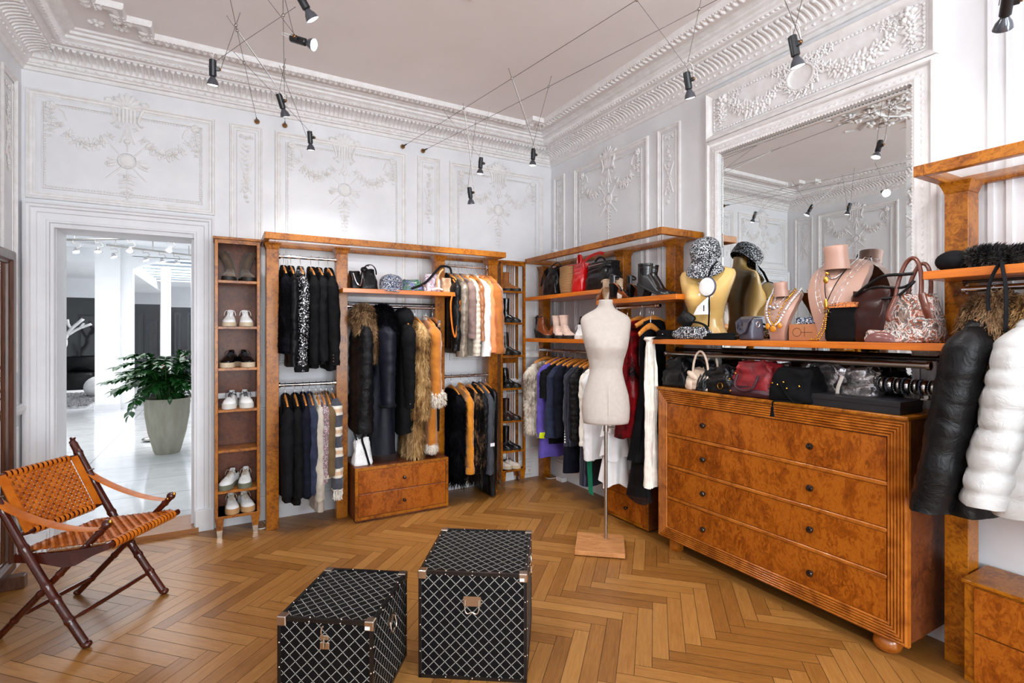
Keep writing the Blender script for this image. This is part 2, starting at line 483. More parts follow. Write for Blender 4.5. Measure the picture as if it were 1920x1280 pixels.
def trophy(mb, fn, u, v, s):
    """musical trophy with drop below"""
    blob(mb, fn, u, v, 0.002, 0.042 * s, 0.042 * s, 0, 0.012, 10, 4); sweep_poly(mb, [(u + 0.055 * s * math.cos(a), v + 0.055 * s * math.sin(a)) for a in [PI / 6 * k for k in range(12)]], [(0.0, 0), (0.004, 0.012), (0.008, 0.0)], fn)
    for sg in (-1, 1):
        ribbon(mb, fn, [(u - sg * 0.11 * s, v + 0.12 * s), (u, v - 0.01 * s), (u + sg * 0.11 * s, v - 0.13 * s)], 0.006 * s)
        blob(mb, fn, u - sg * 0.12 * s, v + 0.125 * s, 0.002, 0.03 * s, 0.014 * s, 2.3 if sg > 0 else 0.8, 0.012)
        for k in range(3):
            a = PI / 2 - sg * (1.5 + k * 0.25); L = 0.09 * s
            leaf(mb, fn, u + math.cos(a) * 0.05 * s, v + math.sin(a) * 0.05 * s, L * (0.6 + 0.4 * RO.random()), 0.02 * s, a, 0.002)
        flower(mb, fn, u + sg * 0.1 * s, v - 0.03 * s, 0.022 * s, 0.002)
    ribbon(mb, fn, [(u, v + 0.26 * s), (u + 0.004, v + 0.15 * s), (u, v + 0.06 * s)], 0.005 * s)
    blob(mb, fn, u, v + 0.13 * s, 0.002, 0.02 * s, 0.018 * s, 0, 0.012)
    for k in range(9):
        y = v - 0.08 * s - k * 0.03 * s; w = 0.05 * s * (1 - k / 10)
        for sg in (-1, 1): leaf(mb, fn, u, y, w + 0.012, 0.016 * s, -PI / 2 + sg * (1.0 + 0.3 * RO.random()), 0.002)
        if k in (1, 5): flower(mb, fn, u, y, 0.026 * s, 0.002)
    ribbon(mb, fn, [(u, v - 0.05 * s), (u, v - 0.36 * s)], 0.004 * s)
def shell(mb, fn, u, v, s):
    for k in range(7):
        a = PI * (k + 0.5) / 7; leaf(mb, fn, u, v + 0.02 * s, 0.085 * s, 0.034 * s, a, 0.008)
    for sg in (-1, 1):
        blob(mb, fn, u + sg * 0.085 * s, v + 0.045 * s, 0.006, 0.022 * s, 0.018 * s, 0, 0.016)
        ribbon(mb, fn, [(u + sg * 0.1 * s, v + 0.06 * s), (u + sg * 0.07 * s, v + 0.0), (u + sg * 0.055 * s, v - 0.06 * s), (u + sg * 0.075 * s, v - 0.085 * s)], 0.009 * s, 0.006)
    for k in range(5):
        leaf(mb, fn, u + (k - 2) * 0.018 * s, v + 0.03 * s, 0.12 * s, 0.018 * s, -PI / 2, 0.006)
    ribbon(mb, fn, [(u, v - 0.05 * s), (u, v - 0.2 * s)], 0.006 * s)
    for sg in (-1, 1): ribbon(mb, fn, [(u, v - 0.08 * s), (u + sg * 0.02 * s, v - 0.15 * s), (u + sg * 0.035 * s, v - 0.19 * s)], 0.005 * s)
FR = [(0.0, 0.0), (0.004, 0.016), (0.016, 0.020), (0.022, 0.010), (0.034, 0.010), (0.038, 0.004), (0.046, 0.004)]
def wide_panel(name, wall, u0, u1, v0, v1, low=False):
    fn = WM[wall]; mb = MB(); W = u1 - u0
    sweep_poly(mb, rect(u0, u1, v0, v1), FR, fn)
    sweep_poly(mb, rect(u0 + 0.075, u1 - 0.075, v0 + 0.07, v1 - 0.07), [(0, 0), (0.003, 0.008), (0.008, 0.008), (0.01, 0.0)], fn)
    beads(mb, rect(u0 + 0.092, u1 - 0.092, v0 + 0.087, v1 - 0.087), 0.016, 0.0062, fn)
    s = min(1.0, W / 1.0)
    uc = (u0 + u1) / 2; vt = v1 - 0.09
    shell(mb, fn, uc, v1 - 0.045, 1.05 * s + 0.1)
    for sg in (-1, 1):
        e = uc + sg * (W / 2 - 0.12)
        garland(mb, fn, (uc + sg * 0.05, vt - 0.07), (e, vt - 0.04), 0.10 + 0.06 * s, 0.024, 9)
        blob(mb, fn, e, vt, 0.003, 0.03, 0.03, 0, 0.014); flower(mb, fn, e, vt, 0.032, 0.006)
        garland(mb, fn, (e, vt - 0.03), (e + sg * 0.004, vt - 0.19), 0.0, 0.019, 5)
        ribbon(mb, fn, [(e - sg * 0.02, vt), (e - sg * 0.06, vt - 0.03), (e - sg * 0.075, vt - 0.08)], 0.006)
    trophy(mb, fn, uc, v1 - 0.38, 0.95 * s + 0.05)
    return struct(name, mb, 'stucco_white', 40)
def narrow_panel(name, wall, u0, u1, v0, v1):
    fn = WM[wall]; mb = MB(); uc = (u0 + u1) / 2; W = u1 - u0
    sweep_poly(mb, rect(u0, u1, v0, v1), [(a * 0.7, b * 0.8) for a, b in FR], fn)
    sweep_poly(mb, rect(u0 + 0.045, u1 - 0.045, v0 + 0.045, v1 - 0.045), [(0, 0), (0.003, 0.006), (0.006, 0.0)], fn)
    w = W / 2 - 0.055
    for sg in (-1, 0, 1): flower(mb, fn, uc + sg * w * 0.62, v1 - 0.085 + (0.0 if sg else -0.008), 0.018, 0.002)
    y = v1 - 0.12
    for k in range(13):
        y -= 0.034
        ww = w * (0.5 + 0.4 * math.sin(k * 0.9))
        flower(mb, fn, uc + 0.01 * math.sin(k * 1.7), y, 0.012 + 0.008 * RO.random(), 0.002)
        for sg in (-1, 1): leaf(mb, fn, uc, y, ww, 0.012, PI / 2 + sg * (0.6 + RO.random() * 0.8), 0.002)
    for sg in (-1, 1): ribbon(mb, fn, [(uc - sg * w * 0.8, v1 - 0.27), (uc, v1 - 0.38), (uc + sg * w * 0.7, v1 - 0.5)], 0.006)
    return struct(name, mb, 'stucco_white', 40)
k = 1
for (u0, u1, v0) in ((-1.05, -0.03, 2.235), (0.361, 1.387, 1.15), (1.779, 2.773, 1.15)):
    wide_panel('trim_%d' % k, 'A', u0, u1, v0, 2.925); k += 1
for (u0, u1) in ((0.061, 0.278), (1.482, 1.692)):
    narrow_panel('trim_%d' % k, 'A', u0, u1, 1.15, 2.925); k += 1
wide_panel('trim_%d' % k, 'B', 2.932, 3.884, 1.15, 2.91); k += 1
for (u0, u1) in ((4.04, 4.217), (2.616, 2.838)): narrow_panel('trim_%d' % k, 'B', u0, u1, 1.15, 2.915); k += 1
for (u0, u1) in ((3.93, 4.17), (2.62, 2.86)): narrow_panel('trim_%d' % k, 'C', u0, u1, 1.15, 2.92); k += 1
wide_panel('trim_%d' % k, 'C', 2.95, 3.86, 1.15, 2.92); k += 1
wide_panel('trim_%d' % k, 'C', 1.2, 2.5, 1.15, 2.92); k += 1
# lower dado panels and baseboards
mb = MB()
for (u0, u1) in ((0.05, 0.30), (0.361, 1.387), (1.48, 1.69), (1.779, 2.773)):
    sweep_poly(mb, rect(u0, u1, 0.26, 0.84), FR, WM['A'])
for z0, z1, h in ((0.90, 0.925, 0.02), (0.925, 0.95, 0.035), (0.95, 0.962, 0.025)):
    mb.box(-0.03, XB, YA - h, YA, z0, z1)
struct('trim_%d' % k, mb, 'white_paint'); k += 1
mb = MB()
for (u0, u1) in ((4.0, 4.2), (2.95, 3.86), (-2.0, 0.7)): sweep_poly(mb, rect(u0, u1, 0.26, 0.84), FR, WM['B'])
for (u0, u1) in ((3.93, 4.17), (2.95, 3.86)): sweep_poly(mb, rect(u0, u1, 0.26, 0.84), FR, WM['C'])
for z0, z1, h in ((0.90, 0.925, 0.02), (0.925, 0.95, 0.035), (0.95, 0.962, 0.025)):
    mb.box(XC, XC + h, YD, YA, z0, z1); mb.box(XB - h, XB, 2.5, YA, z0, z1); mb.box(XB - h, XB, YD, 0.9, z0, z1)
for u in (0.84, 0.90, 0.55, 0.1): mb.box(XB - 0.012, XB, u, u + 0.02, 0.97, ZT - 0.05)
struct('trim_%d' % k, mb, 'white_paint'); k += 1
struct('baseboard_back', MB().box(-0.03, XB, YA - 0.022, YA, 0, 0.15).box(-0.03, XB, YA - 0.012, YA, 0.15, 0.175), 'white_paint')
struct('baseboard_right', MB().box(XB - 0.022, XB, YD, YA, 0, 0.15).box(XB - 0.012, XB, YD, YA, 0.15, 0.175), 'white_paint')
struct('baseboard_left', MB().box(XC, XC + 0.022, YD, YA, 0, 0.15).box(XC, XC + 0.012, YD, YA, 0.15, 0.175), 'white_paint')
# cornice around the room
room = rect(XC, XB, YD, YA)
ZF = lambda u, v, h: (u, v, h)
mb = MB()
prof = [(0.0, 3.03), (0.012, 3.032), (0.02, 3.045), (0.02, 3.052), (0.035, 3.056), (0.035, 3.066), (0.045, 3.072), (0.05, 3.09), (0.062, 3.094)]
for i in range(9):
    a = PI / 2 * i / 8; prof.append((0.065 + 0.115 * (1 - math.cos(a)) , 3.096 + 0.045 * math.sin(a)))
prof += [(0.185, 3.15), (0.215, 3.152), (0.218, 3.142), (0.232, 3.142), (0.246, 3.165), (0.262, 3.172), (0.264, 3.188), (0.29, 3.19), (0.292, 3.205), (0.315, 3.208), (0.318, 3.22)]
sweep_poly(mb, room, prof, ZF)
struct('trim_%d' % k, mb, 'stucco_white', 40); k += 1
# cove leaves, egg and dart
mb = MB()
def run(fn, a, b, step):
    n = int(abs(b - a) / step)
    for i in range(n): fn(a + (b - a) * (i + 0.5) / n, i)
def cove(place):
    def f(t, i):
        pts = []
        for q in range(5):
            a = PI / 2 * (0.12 + 0.85 * q / 4); pts.append((0.062 + 0.115 * (1 - math.cos(a)), 3.092 + 0.045 * math.sin(a)))
        mb.tube([place(t, d, z) for d, z in pts], [0.006, 0.008, 0.009, 0.010, 0.013], 5)
        if i % 2 == 0:
            mb.ball(place(t, 0.165, 3.132), (0.012, 0.012, 0.01), 6, 4)
    return f
def egg(place):
    def f(t, i): 
        mb.ball(place(t, 0.042, 3.08), (0.013, 0.013, 0.009), 7, 4)
        mb.ball(place(t + 0.025, 0.042, 3.08), (0.004, 0.004, 0.01), 5, 3)
    return f
PA = lambda t, d, z: (t, YA - d, z)
PBw = lambda t, d, z: (XB - d, t, z)
PC = lambda t, d, z: (XC + d, t, z)
for pl_, a, b in ((PA, XC + 0.1, XB - 0.1), (PBw, YA - 0.1, -1.0), (PC, YA - 0.1, -1.0)):
    run(cove(pl_), a, b, 0.034); run(egg(pl_), a, b, 0.05)
    run(lambda t, i, p=pl_: mb.ball(p(t, 0.238, 3.15), (0.012, 0.012, 0.008), 5, 3), a, b, 0.03)
struct('trim_%d' % k, mb, 'stucco_white', 60); k += 1
# inner ceiling moulding with cut corners and its leaf band
xo0, xo1, yo1, yo0 = XC + 0.40, XB - 0.385, YA - 0.385, YD + 0.4
path = [(xo0, yo0), (xo1, yo0), (xo1, yo1 - 0.12), (xo1 - 0.11, yo1 - 0.12), (xo1 - 0.11, yo1), (xo0 + 0.24, yo1), (xo0 + 0.24, yo1 - 0.14), (xo0 + 0.12, yo1 - 0.14), (xo0 + 0.12, yo1 - 0.26), (xo0, yo1 - 0.26)]
mb = MB()
sweep_poly(mb, path, [(0.0, 0.0), (0.004, 0.018), (0.02, 0.026), (0.045, 0.030), (0.06, 0.022), (0.062, 0.03), (0.078, 0.034), (0.084, 0.026), (0.086, 0.0)], WM['top'])
n = len(path)
for i in range(n):
    a = Vector(path[i]); b = Vector(path[(i + 1) % n]); e = (b - a).normalized(); nn = Vector((-e.y, e.x)); L = (b - a).length; kk = max(1, int((L - 0.02) / 0.04))
    for j in range(kk):
        p = a + e * (L * (j + 0.5) / kk) + nn * 0.03
        blob(mb, WM['top'], p.x, p.y, 0.024, 0.017, 0.028, math.atan2(e.y, e.x), 0.014, 6, 3)
        for q in (-0.25, 0.25):
            p2 = a + e * (L * (j + 0.5 + q) / kk) + nn * 0.072
            blob(mb, WM['top'], p2.x, p2.y, 0.03, 0.006, 0.006, 0, 0.008, 5, 3)
struct('trim_%d' % k, mb, 'stucco_white', 50); k += 1
# corner flowers and the big ceiling rose
mb = MB()
for (x, y) in ((xo1 + 0.02 - 0.035, yo1 - 0.02 - 0.02), (xo0 + 0.04, yo1 - 0.05), (xo0 + 0.16, yo1 - 0.06)): flower(mb, WM['top'], x, y, 0.045, 0.0)
cx, cy = 0.93, 1.93
for ring, n, r0, L in ((0, 9, 0.08, 0.13), (1, 12, 0.19, 0.17), (2, 16, 0.33, 0.17), (3, 18, 0.46, 0.14)):
    for i in range(n):
        a = 2 * PI * (i + 0.5 * (ring % 2)) / n; x, y = cx + math.cos(a) * r0, cy + math.sin(a) * r0
        if ring == 3: L = 0.12 + 0.07 * (i % 2)
        leaf(mb, WM['top'], x, y, L, 0.06, a + (0.3 if i % 2 else -0.3), 0.0)
        leaf(mb, WM['top'], x, y, L * 0.7, 0.05, a + (0.8 if i % 2 else -0.8), 0.01)
        flower(mb, WM['top'], x, y, 0.045, 0.012)
        ribbon(mb, WM['top'], [(x, y), (x + math.cos(a + 0.6) * L * 0.5, y + math.sin(a + 0.6) * L * 0.5), (x + math.cos(a) * L, y + math.sin(a) * L), (x + math.cos(a - 0.2) * L * 1.2, y + math.sin(a - 0.2) * L * 1.2)], 0.011)
for rr in (0.06, 0.17, 0.31): sweep_poly(mb, [(cx + rr * math.cos(a), cy + rr * math.sin(a)) for a in [PI / 12 * q for q in range(24)]], [(0, 0), (0.006, 0.025), (0.018, 0.025), (0.024, 0)], WM['top'])
struct('trim_%d' % k, mb, 'stucco_white', 50); k += 1

# ------------------------------------------------------------------ door casing on the back wall
mb = MB()
cas = [(-1.055, 0), (-1.055, 2.212), (-0.04, 2.212), (-0.04, 0)]
def casing(mb, x0, x1, z1, prof, fn):
    # three-sided frame: prof (inset,h)
    rings = []
    for d, h in prof: rings.append([fn(x0 + d, 0, h), fn(x0 + d, z1 - d, h), fn(x1 - d, z1 - d, h), fn(x1 - d, 0, h)])
    vs = [p for r in rings for p in r]; fs = []
    for i in range(len(rings) - 1):
        for j in range(3): fs.append((i * 4 + j, i * 4 + j + 1, (i + 1) * 4 + j + 1, (i + 1) * 4 + j))
    mb.add(vs, fs)
casing(mb, -1.055, -0.035, 2.214, [(0, 0), (0, 0.045), (0.012, 0.05), (0.018, 0.04), (0.03, 0.04), (0.036, 0.026), (0.06, 0.024), (0.064, 0.014), (0.105, 0.012), (0.109, 0.024), (0.122, 0.024), (0.124, -0.05), (0.142, -0.05), (0.142, -0.3)], WM['A'])
for x in (-1.055, -0.15): mb.box(x, x + 0.115, YA - 0.052, YA, 0, 0.15, 0.003)
struct('door_1', mb, 'white_paint')
struct('trim_%d' % k, MB().box(DX0 - 0.02, DX1 + 0.03, YA - 0.06, YA + 0.28, 0, 0.035), 'threshold_wood'); k += 1
# small black tear in the paper above the door and hairline seams left out of the shell: paint itself carries them

# ------------------------------------------------------------------ trumeau with the big wall mirror on the right wall
TU0, TU1 = 1.085, 2.36
mb = MB(); fn = WM['B']
mb.box(XB - 0.03, XB, TU0, TU1, 1.05, 2.99)
fb = lambda u, v, h: (XB - 0.03 - h, u, v)
sweep_poly(mb, rect(TU0, TU1, 2.665, 2.985), [(0, 0), (0, 0.02), (0.01, 0.03), (0.02, 0.024), (0.03, 0.012), (0.036, 0.004), (0.04, 0)], fb)
beads(mb, rect(TU0 + 0.055, TU1 - 0.055, 2.72, 2.93), 0.02, 0.0085, fb, 0.003, ru=1.4)
sweep_poly(mb, rect(TU0 - 0.0, TU1 + 0.0, 1.0, 2.66), [(0, 0), (0, 0.022), (0.008, 0.028), (0.02, 0.028), (0.03, 0.012), (0.036, 0.01), (0.04, 0.016), (0.075, 0.02), (0.082, 0.03), (0.095, 0.024), (0.1, 0.0)], fb)
beads(mb, rect(TU0 + 0.093, TU1 - 0.093, 1.1, 2.567), 0.017, 0.007, fb, 0.022)
beads(mb, rect(TU0 + 0.057, TU1 - 0.057, 1.05, 2.60), 0.03, 0.011, fb, 0.012, ru=1.7)
# swags of the frieze
uc = (TU0 + TU1) / 2
sweep_poly(mb, [(uc + 0.085 * math.cos(a), 2.835 + 0.075 * math.sin(a)) for a in [PI / 10 * q for q in range(20)]], [(0, 0), (0.004, 0.012), (0.012, 0.012), (0.016, 0)], fb)
for i in range(16):
    a = 2 * PI * i / 16; flower(mb, fb, uc + 0.09 * math.cos(a), 2.835 + 0.08 * math.sin(a), 0.02, 0.004); leaf(mb, fb, uc + 0.09 * math.cos(a), 2.835 + 0.08 * math.sin(a), 0.05, 0.018, a + 0.8, 0.004)
for sg in (-1, 1):
    garland(mb, fb, (uc + sg * 0.09, 2.87), (uc + sg * 0.50, 2.90), 0.11, 0.03, 13)
    garland(mb, fb, (uc + sg * 0.53, 2.915), (uc + sg * 0.535, 2.74), 0.0, 0.026, 6)
    flower(mb, fb, uc + sg * 0.52, 2.9, 0.045, 0.004)
    garland(mb, fb, (uc + sg * 0.02, 2.935), (uc + sg * 0.2, 2.93), 0.015, 0.018, 6)
    garland(mb, fb, (uc + sg * 0.5, 2.9), (uc + sg * 0.38, 2.91), 0.01, 0.014, 5)
struct('trim_%d' % k, mb, 'stucco_white', 40); k += 1
t = thing('wall_mirror', 'tall wall mirror inside the white carved surround above the long display shelf', 'mirror', (XB - 0.03, uc, 1.1))
MU0, MU1, MZ0, MZ1 = TU0 + 0.095, TU1 - 0.095, 1.095, 2.567
MB().box(XB - 0.034, XB - 0.030, MU0, MU1, MZ0, MZ1).build('mirror_pane', 'mirror_glass', t, True)
mb = MB(); bw = 0.03
fm = lambda u, v, h: (XB - 0.034 - h, u, v)
sweep_poly(mb, rect(MU0, MU1, MZ0, MZ1), [(0.001, 0.0004), (bw, 0.0035), (bw + 0.0005, 0.0005)], fm)
mb.build('bevel', 'mirror_glass', t, True)
# ------------------------------------------------------------------ ceiling cable lamps
def on_cable(c, y):
    (x0, y0, z0), (x1, y1, z1) = c; t = (y - y0) / (y1 - y0)
    return Vector((x0 + (x1 - x0) * t, y, z0 + (z1 - z0) * t - 0.03 * math.sin(PI * t)))
CAB = {
    'L1': ((0.241, YA - 0.02, 2.964), (-0.65, YD, 2.96)), 'L2': ((0.431, YA - 0.02, 2.972), (-0.30, YD, 2.96)),
    'R1': ((1.351, YA - 0.02, 2.974), (2.28, YD, 2.96)), 'R2': ((1.531, YA - 0.02, 2.969), (2.75, YD, 2.96))}
CL = {'L1': 'thin taut ceiling cable, leftmost of the four, anchored above the narrow panel by the doorway',
      'L2': 'thin taut ceiling cable, second from the left, above the wide panel',
      'R1': 'thin taut ceiling cable, third from the left, anchored left of the narrow middle panel',
      'R2': 'thin taut ceiling cable, rightmost of the four, anchored over the narrow middle panel'}
for k_, c in CAB.items():
    p0 = Vector(c[0]); t = thing('ceiling_cable', CL[k_], 'cable', p0, group='low-voltage cables across the ceiling')
    MB().tube([on_cable(c, YA - 0.02 + (YD - YA + 0.02) * i / 30) for i in range(31)], 0.0016, 5).build('cable', 'wire_metal', t, True)
    d = (on_cable(c, 4.1) - p0).normalized()
    MB().tube([p0 + d * 0.0, p0 + d * 0.028], 0.006, 8).tube([p0 + d * 0.028, p0 + d * 0.07], [0.007, 0.004], 8).build('tensioner', 'black_plastic', t, True)
    MB().lathe([(0.0, 0), (0.017, 0), (0.019, 0.006), (0.014, 0.016), (0.0, 0.02)], (p0.x, YA - 0.021, p0.z), 14, 'y').build('anchor', 'bronze', t, True)
_lamp = {}
def make_lamp():
    # canonical: lamp axis along -z, face at z=-0.075
    h = MB().lathe([(0, 0.045), (0.013, 0.045), (0.0165, 0.042), (0.0165, -0.03), (0.013, -0.034), (0, -0.034)], n=16)
    h.box(0.012, 0.03, -0.008, 0.008, -0.004, 0.014, 0.002)
    r = MB().lathe([(0.010, -0.032), (0.014, -0.042), (0.022, -0.054), (0.0265, -0.070), (0.0275, -0.0745), (0.0255, -0.0745), (0.021, -0.056), (0.009, -0.036)], n=20)
    f = MB().lathe([(0, -0.068), (0.024, -0.068), (0.0252, -0.0715), (0.018, -0.0745), (0, -0.076)], n=20)
    n_ = MB().tube([(0.028, 0, 0.006), (0.036, 0, 0.006)], 0.0065, 10)
    loop = MB().tube(smoothp([(0, 0, 0.045), (0.004, 0, 0.07), (0.02, 0, 0.08), (0.034, 0, 0.06), (0.034, 0, 0.01)], 4), 0.0012, 5)
    for key, mb_, mat_, sm in (('housing', h, 'black_plastic', 40), ('reflector', r, 'smoked_glass', 40), ('bulb_face', f, 'bulb_glow', 180), ('clamp', n_, 'bronze', 180), ('power_lead', loop, 'cord_white', 180)):
        o = mb_.build(key, mat_, None, smooth=sm); COL.objects.unlink(o); _lamp[key] = o.data; bpy.data.objects.remove(o)
new_mat('smoked_glass', hexc(80, 82, 90), 0.15, 0.4, coat=0.5)
make_lamp()
def spot_lamp(pos, aim, label, joints, power=30, cone=110, end=0.07, lead=False):
    """joints: list of (cable, y) the two stays run to"""
    t = thing('cable_spotlight', label, 'spotlight', pos, group='spotlights on the ceiling cables')
    d = Vector(aim).normalized(); q = (-d).to_track_quat('Z', 'Y')
    for key, me in _lamp.items():
        o = bpy.data.objects.new(key, me); COL.objects.link(o); o.parent = t; o.rotation_euler = q.to_euler()
    l = bpy.data.lights.new('lamp_light', 'SPOT'); l.energy = power * 0.44; l.spot_size = math.radians(cone); l.spot_blend = 0.9; l.shadow_soft_size = 0.03; l.color = (1.0, 0.985, 0.97)
    lo = bpy.data.objects.new('lamp_light', l); COL.objects.link(lo); lo.parent = t; lo.location = d * 0.085; lo.rotation_euler = q.to_euler()
    for i, (cb, y) in enumerate(joints):
        j = on_cable(CAB[cb], y) if isinstance(cb, str) else Vector(cb)
        s = Vector(pos) + q @ Vector((0.034 if i == 0 else -0.02, 0, 0.006))
        dd = (j - s).normalized(); e = j + dd * end
        st = MB().tube([s, (s + j) / 2 + Vector((0, 0, 0.004)), j, e], 0.0013, 5).ball(e, 0.0028, 6, 4)
        so = st.build('stay', 'wire_metal', t, True)
        if lead and i == 0: MB().tube([s, (s + j) / 2 + Vector((0.012, 0, -0.006)), j + Vector((0.004, 0, 0))], 0.0017, 5).build('power_lead', 'cord_white', t, True)
        MB().ball(j, 0.0085, 8, 6).build('joint', 'steel', so, True, 180)
spot_lamp((-0.03, 2.95, 2.70), (0.0, 0.25, -1), 'lit black spotlight aiming down at the far left, above the doorway', [('L1', 2.95), ('L2', 2.75)], 55)
spot_lamp((0.31, 2.47, 2.70), (0.75, -0.6, -0.35), 'glaring lit spotlight turned towards the room, star-like glow, near the top middle-left', [('L2', 2.55), ('L1', 2.3)], 45)
spot_lamp((0.30, 3.16, 2.69), (0.3, 0.3, -0.8), 'tilted lit spotlight with clear bulb, hanging lower in the middle of the left cables', [('L1', 3.0), ('L2', 3.3)], 50, lead=True)
spot_lamp((0.523, 3.65, 2.69), (0.12, 0.3, -1), 'small lit spotlight hung farthest right and lowest from the two left cables', [('L1', 3.35), ('L2', 3.45)], 50)
spot_lamp((0.285, 2.20, 2.72), (0.55, 0.1, -0.8), 'black spotlight with clear bulb cut by the top edge of the picture', [('L2', 2.3), ('L1', 2.0)], 45)
spot_lamp((1.69, 3.46, 2.655), (0.0, 0.15, -1), 'lit spotlight hanging between the right cables, just above the lowest one', [('R1', 3.5), ('R2', 3.35)], 50)
spot_lamp((1.585, 3.42, 2.41), (0.25, 0.25, -1), 'lowest lit spotlight of all, hung on long white leads before the corner', [('R1', 3.3), ('R2', 3.5)], 50, end=0.03, lead=True)
spot_lamp((1.97, 3.17, 2.68), (0.0, 0.1, -1), 'lit spotlight hanging near the room corner under two long stays', [('R1', 2.75), ('R2', 2.72)], 50, lead=True)
spot_lamp((1.955, 1.74, 2.60), (0.35, 0.1, -1), 'black-shaded spotlight to the left of the carved frame over the mirror', [('R1', 1.8), ('R2', 1.7)], 42)
spot_lamp((1.95, 1.21, 2.51), (0.25, -0.05, -1), 'black-shaded spotlight seen against the carved swags over the mirror', [('R1', 1.25), ('R2', 1.2)], 38)
spot_lamp((2.20, 0.66, 2.45), (0.6, 0.3, -0.55), 'big lit spotlight at the top right corner of the picture', [('R1', 0.7), ('R2', 0.6)], 12)
# lamps of the same system behind the camera; the mirror shows some of them
for x, y, a in ((-0.15, 1.4, (0.6, 0.2, -0.6)), (0.0, 0.4, (0.7, 0.3, -0.5)), (1.9, -0.3, (0.2, 0.3, -1)), (0.1, -1.0, (0.4, 0.2, -1))):
    spot_lamp((x, y, 2.66), a, 'lit spotlight behind the viewer, seen only as a glint in the mirror', [('L1', y) if x < 1 else ('R1', y), ('L2', y + 0.1) if x < 1 else ('R2', y + 0.1)], 45 if x < 1 else 22)
# ------------------------------------------------------------------ wall unit parts
def post(mb, x0, x1, y0, y1, z1=2.036, cap=True, ax='A'):
    mb.box(x0, x1, y0, y1, 0, z1 - 0.045, 0.0015)
def capital(x0, x1, y0, y1, z0, z1, o=0.016):
    b = [(x0, y0, z0), (x1, y0, z0), (x1, y1, z0), (x0, y1, z0)]
    m_ = [(x0 - o * 0.5, y0 - o * 0.5, z0 + (z1 - z0) * 0.6), (x1 + o * 0.5, y0 - o * 0.5, z0 + (z1 - z0) * 0.6), (x1 + o * 0.5, y1 + o * 0.5, z0 + (z1 - z0) * 0.6), (x0 - o * 0.5, y1 + o * 0.5, z0 + (z1 - z0) * 0.6)]
    t = [(x0 - o, y0 - o, z1), (x1 + o, y0 - o, z1), (x1 + o, y1 + o, z1), (x0 - o, y1 + o, z1)]
    return MB().loft([b, m_, t])
def add_posts(t, L):
    for (x0, x1, y0, y1) in L:
        p = MB().box(x0, x1, y0, y1, 0, 1.99, 0.002).build('post', 'burl_wood', t, True, 30)
        capital(x0, x1, y0, y1, 1.99, 2.034).build('capital', 'burl_wood', p, True)
def rail(t, a, b, r=0.0125, mat='chrome'):
    a = Vector(a); b = Vector(b); d = (b - a).normalized()
    o = MB().tube([a, b], r, 14).build('hanging_rail', mat, t, True, 40)
    MB().tube([a, a + d * 0.012], r * 1.5, 14).tube([b - d * 0.012, b], r * 1.5, 14).build('rail_socket', mat, o, True, 40)
def top_frame(t, x0, x1, y0, y1, z0=2.034, z1=2.079, w=0.035):
    for nm, b in (('frame_beam', (x0, x1, y0, y0 + w)), ('frame_beam', (x0, x1, y1 - w, y1)), ('frame_beam', (x0, x0 + w, y0 + w, y1 - w)), ('frame_beam', (x1 - w, x1, y0 + w, y1 - w))):
        MB().box(b[0], b[1], b[2], b[3], z0, z1, 0.002).build(nm, 'burl_wood', t, True, 30)
    MB().box(x0 + w, x1 - w, y0 + w, y1 - w, z0 + 0.012, z0 + 0.018).build('glass_top', 'clear_glass', t, True)
# unit along the back wall
UA = thing('clothes_rack_unit', 'long burl wood open wardrobe rack with four posts along the back wall', 'clothes rack', (1.2, 4.1, 0), group='burl wood rack units')
PYA = (4.02, 4.10)
add_posts(UA, [(0.285, 0.367, *PYA), (0.762, 0.845, *PYA), (1.548, 1.632, *PYA), (2.042, 2.13, *PYA)])
top_frame(UA, 0.262, 2.12, 3.845, 4.255)
RYA = 4.045
rail(UA, (0.367, RYA, 1.945), (0.762, RYA, 1.945)); rail(UA, (0.367, RYA, 1.02), (0.762, RYA, 1.02))
rail(UA, (0.845, RYA, 1.598), (1.548, RYA, 1.598)); rail(UA, (0.845, RYA + 0.0, 1.628), (1.548, RYA, 1.628), 0.006, 'knob_black')
rail(UA, (1.632, RYA, 1.962), (2.042, RYA, 1.962)); rail(UA, (1.632, RYA, 1.028), (2.042, RYA, 1.028))
MB().box(0.77, 1.655, 3.83, 4.24, 1.688, 1.720, 0.002).build('shelf', 'shelf_wood', UA, True, 30)
# unit along the right wall, far part
UB = thing('clothes_rack_unit', 'burl wood open rack with two bag shelves on the right wall beside the corner', 'clothes rack', (2.75, 3.3, 0), group='burl wood rack units')
PXB = (2.70, 2.785)
add_posts(UB, [(*PXB, 4.16, 4.245), (*PXB, 3.035, 3.12), (*PXB, 2.515, 2.60)])
top_frame(UB, 2.468, 2.86, 2.409, 4.12)
MB().box(2.47, 2.86, 2.955, 4.12, 1.690, 1.722, 0.002).build('shelf', 'shelf_wood', UB, True, 30)
MB().box(2.47, 2.86, 2.29, 3.075, 1.606, 1.640, 0.002).map(lambda v: v).build('shelf', 'shelf_wood', UB, True, 30)
MB().box(2.47, 2.86, 3.13, 4.12, 1.312, 1.345, 0.002).build('shelf', 'shelf_wood', UB, True, 30)
RXB = 2.65
rail(UB, (RXB, 2.60, 1.585), (RXB, 3.035, 1.585)); rail(UB, (RXB, 3.16, 1.235), (RXB, 4.13, 1.235))
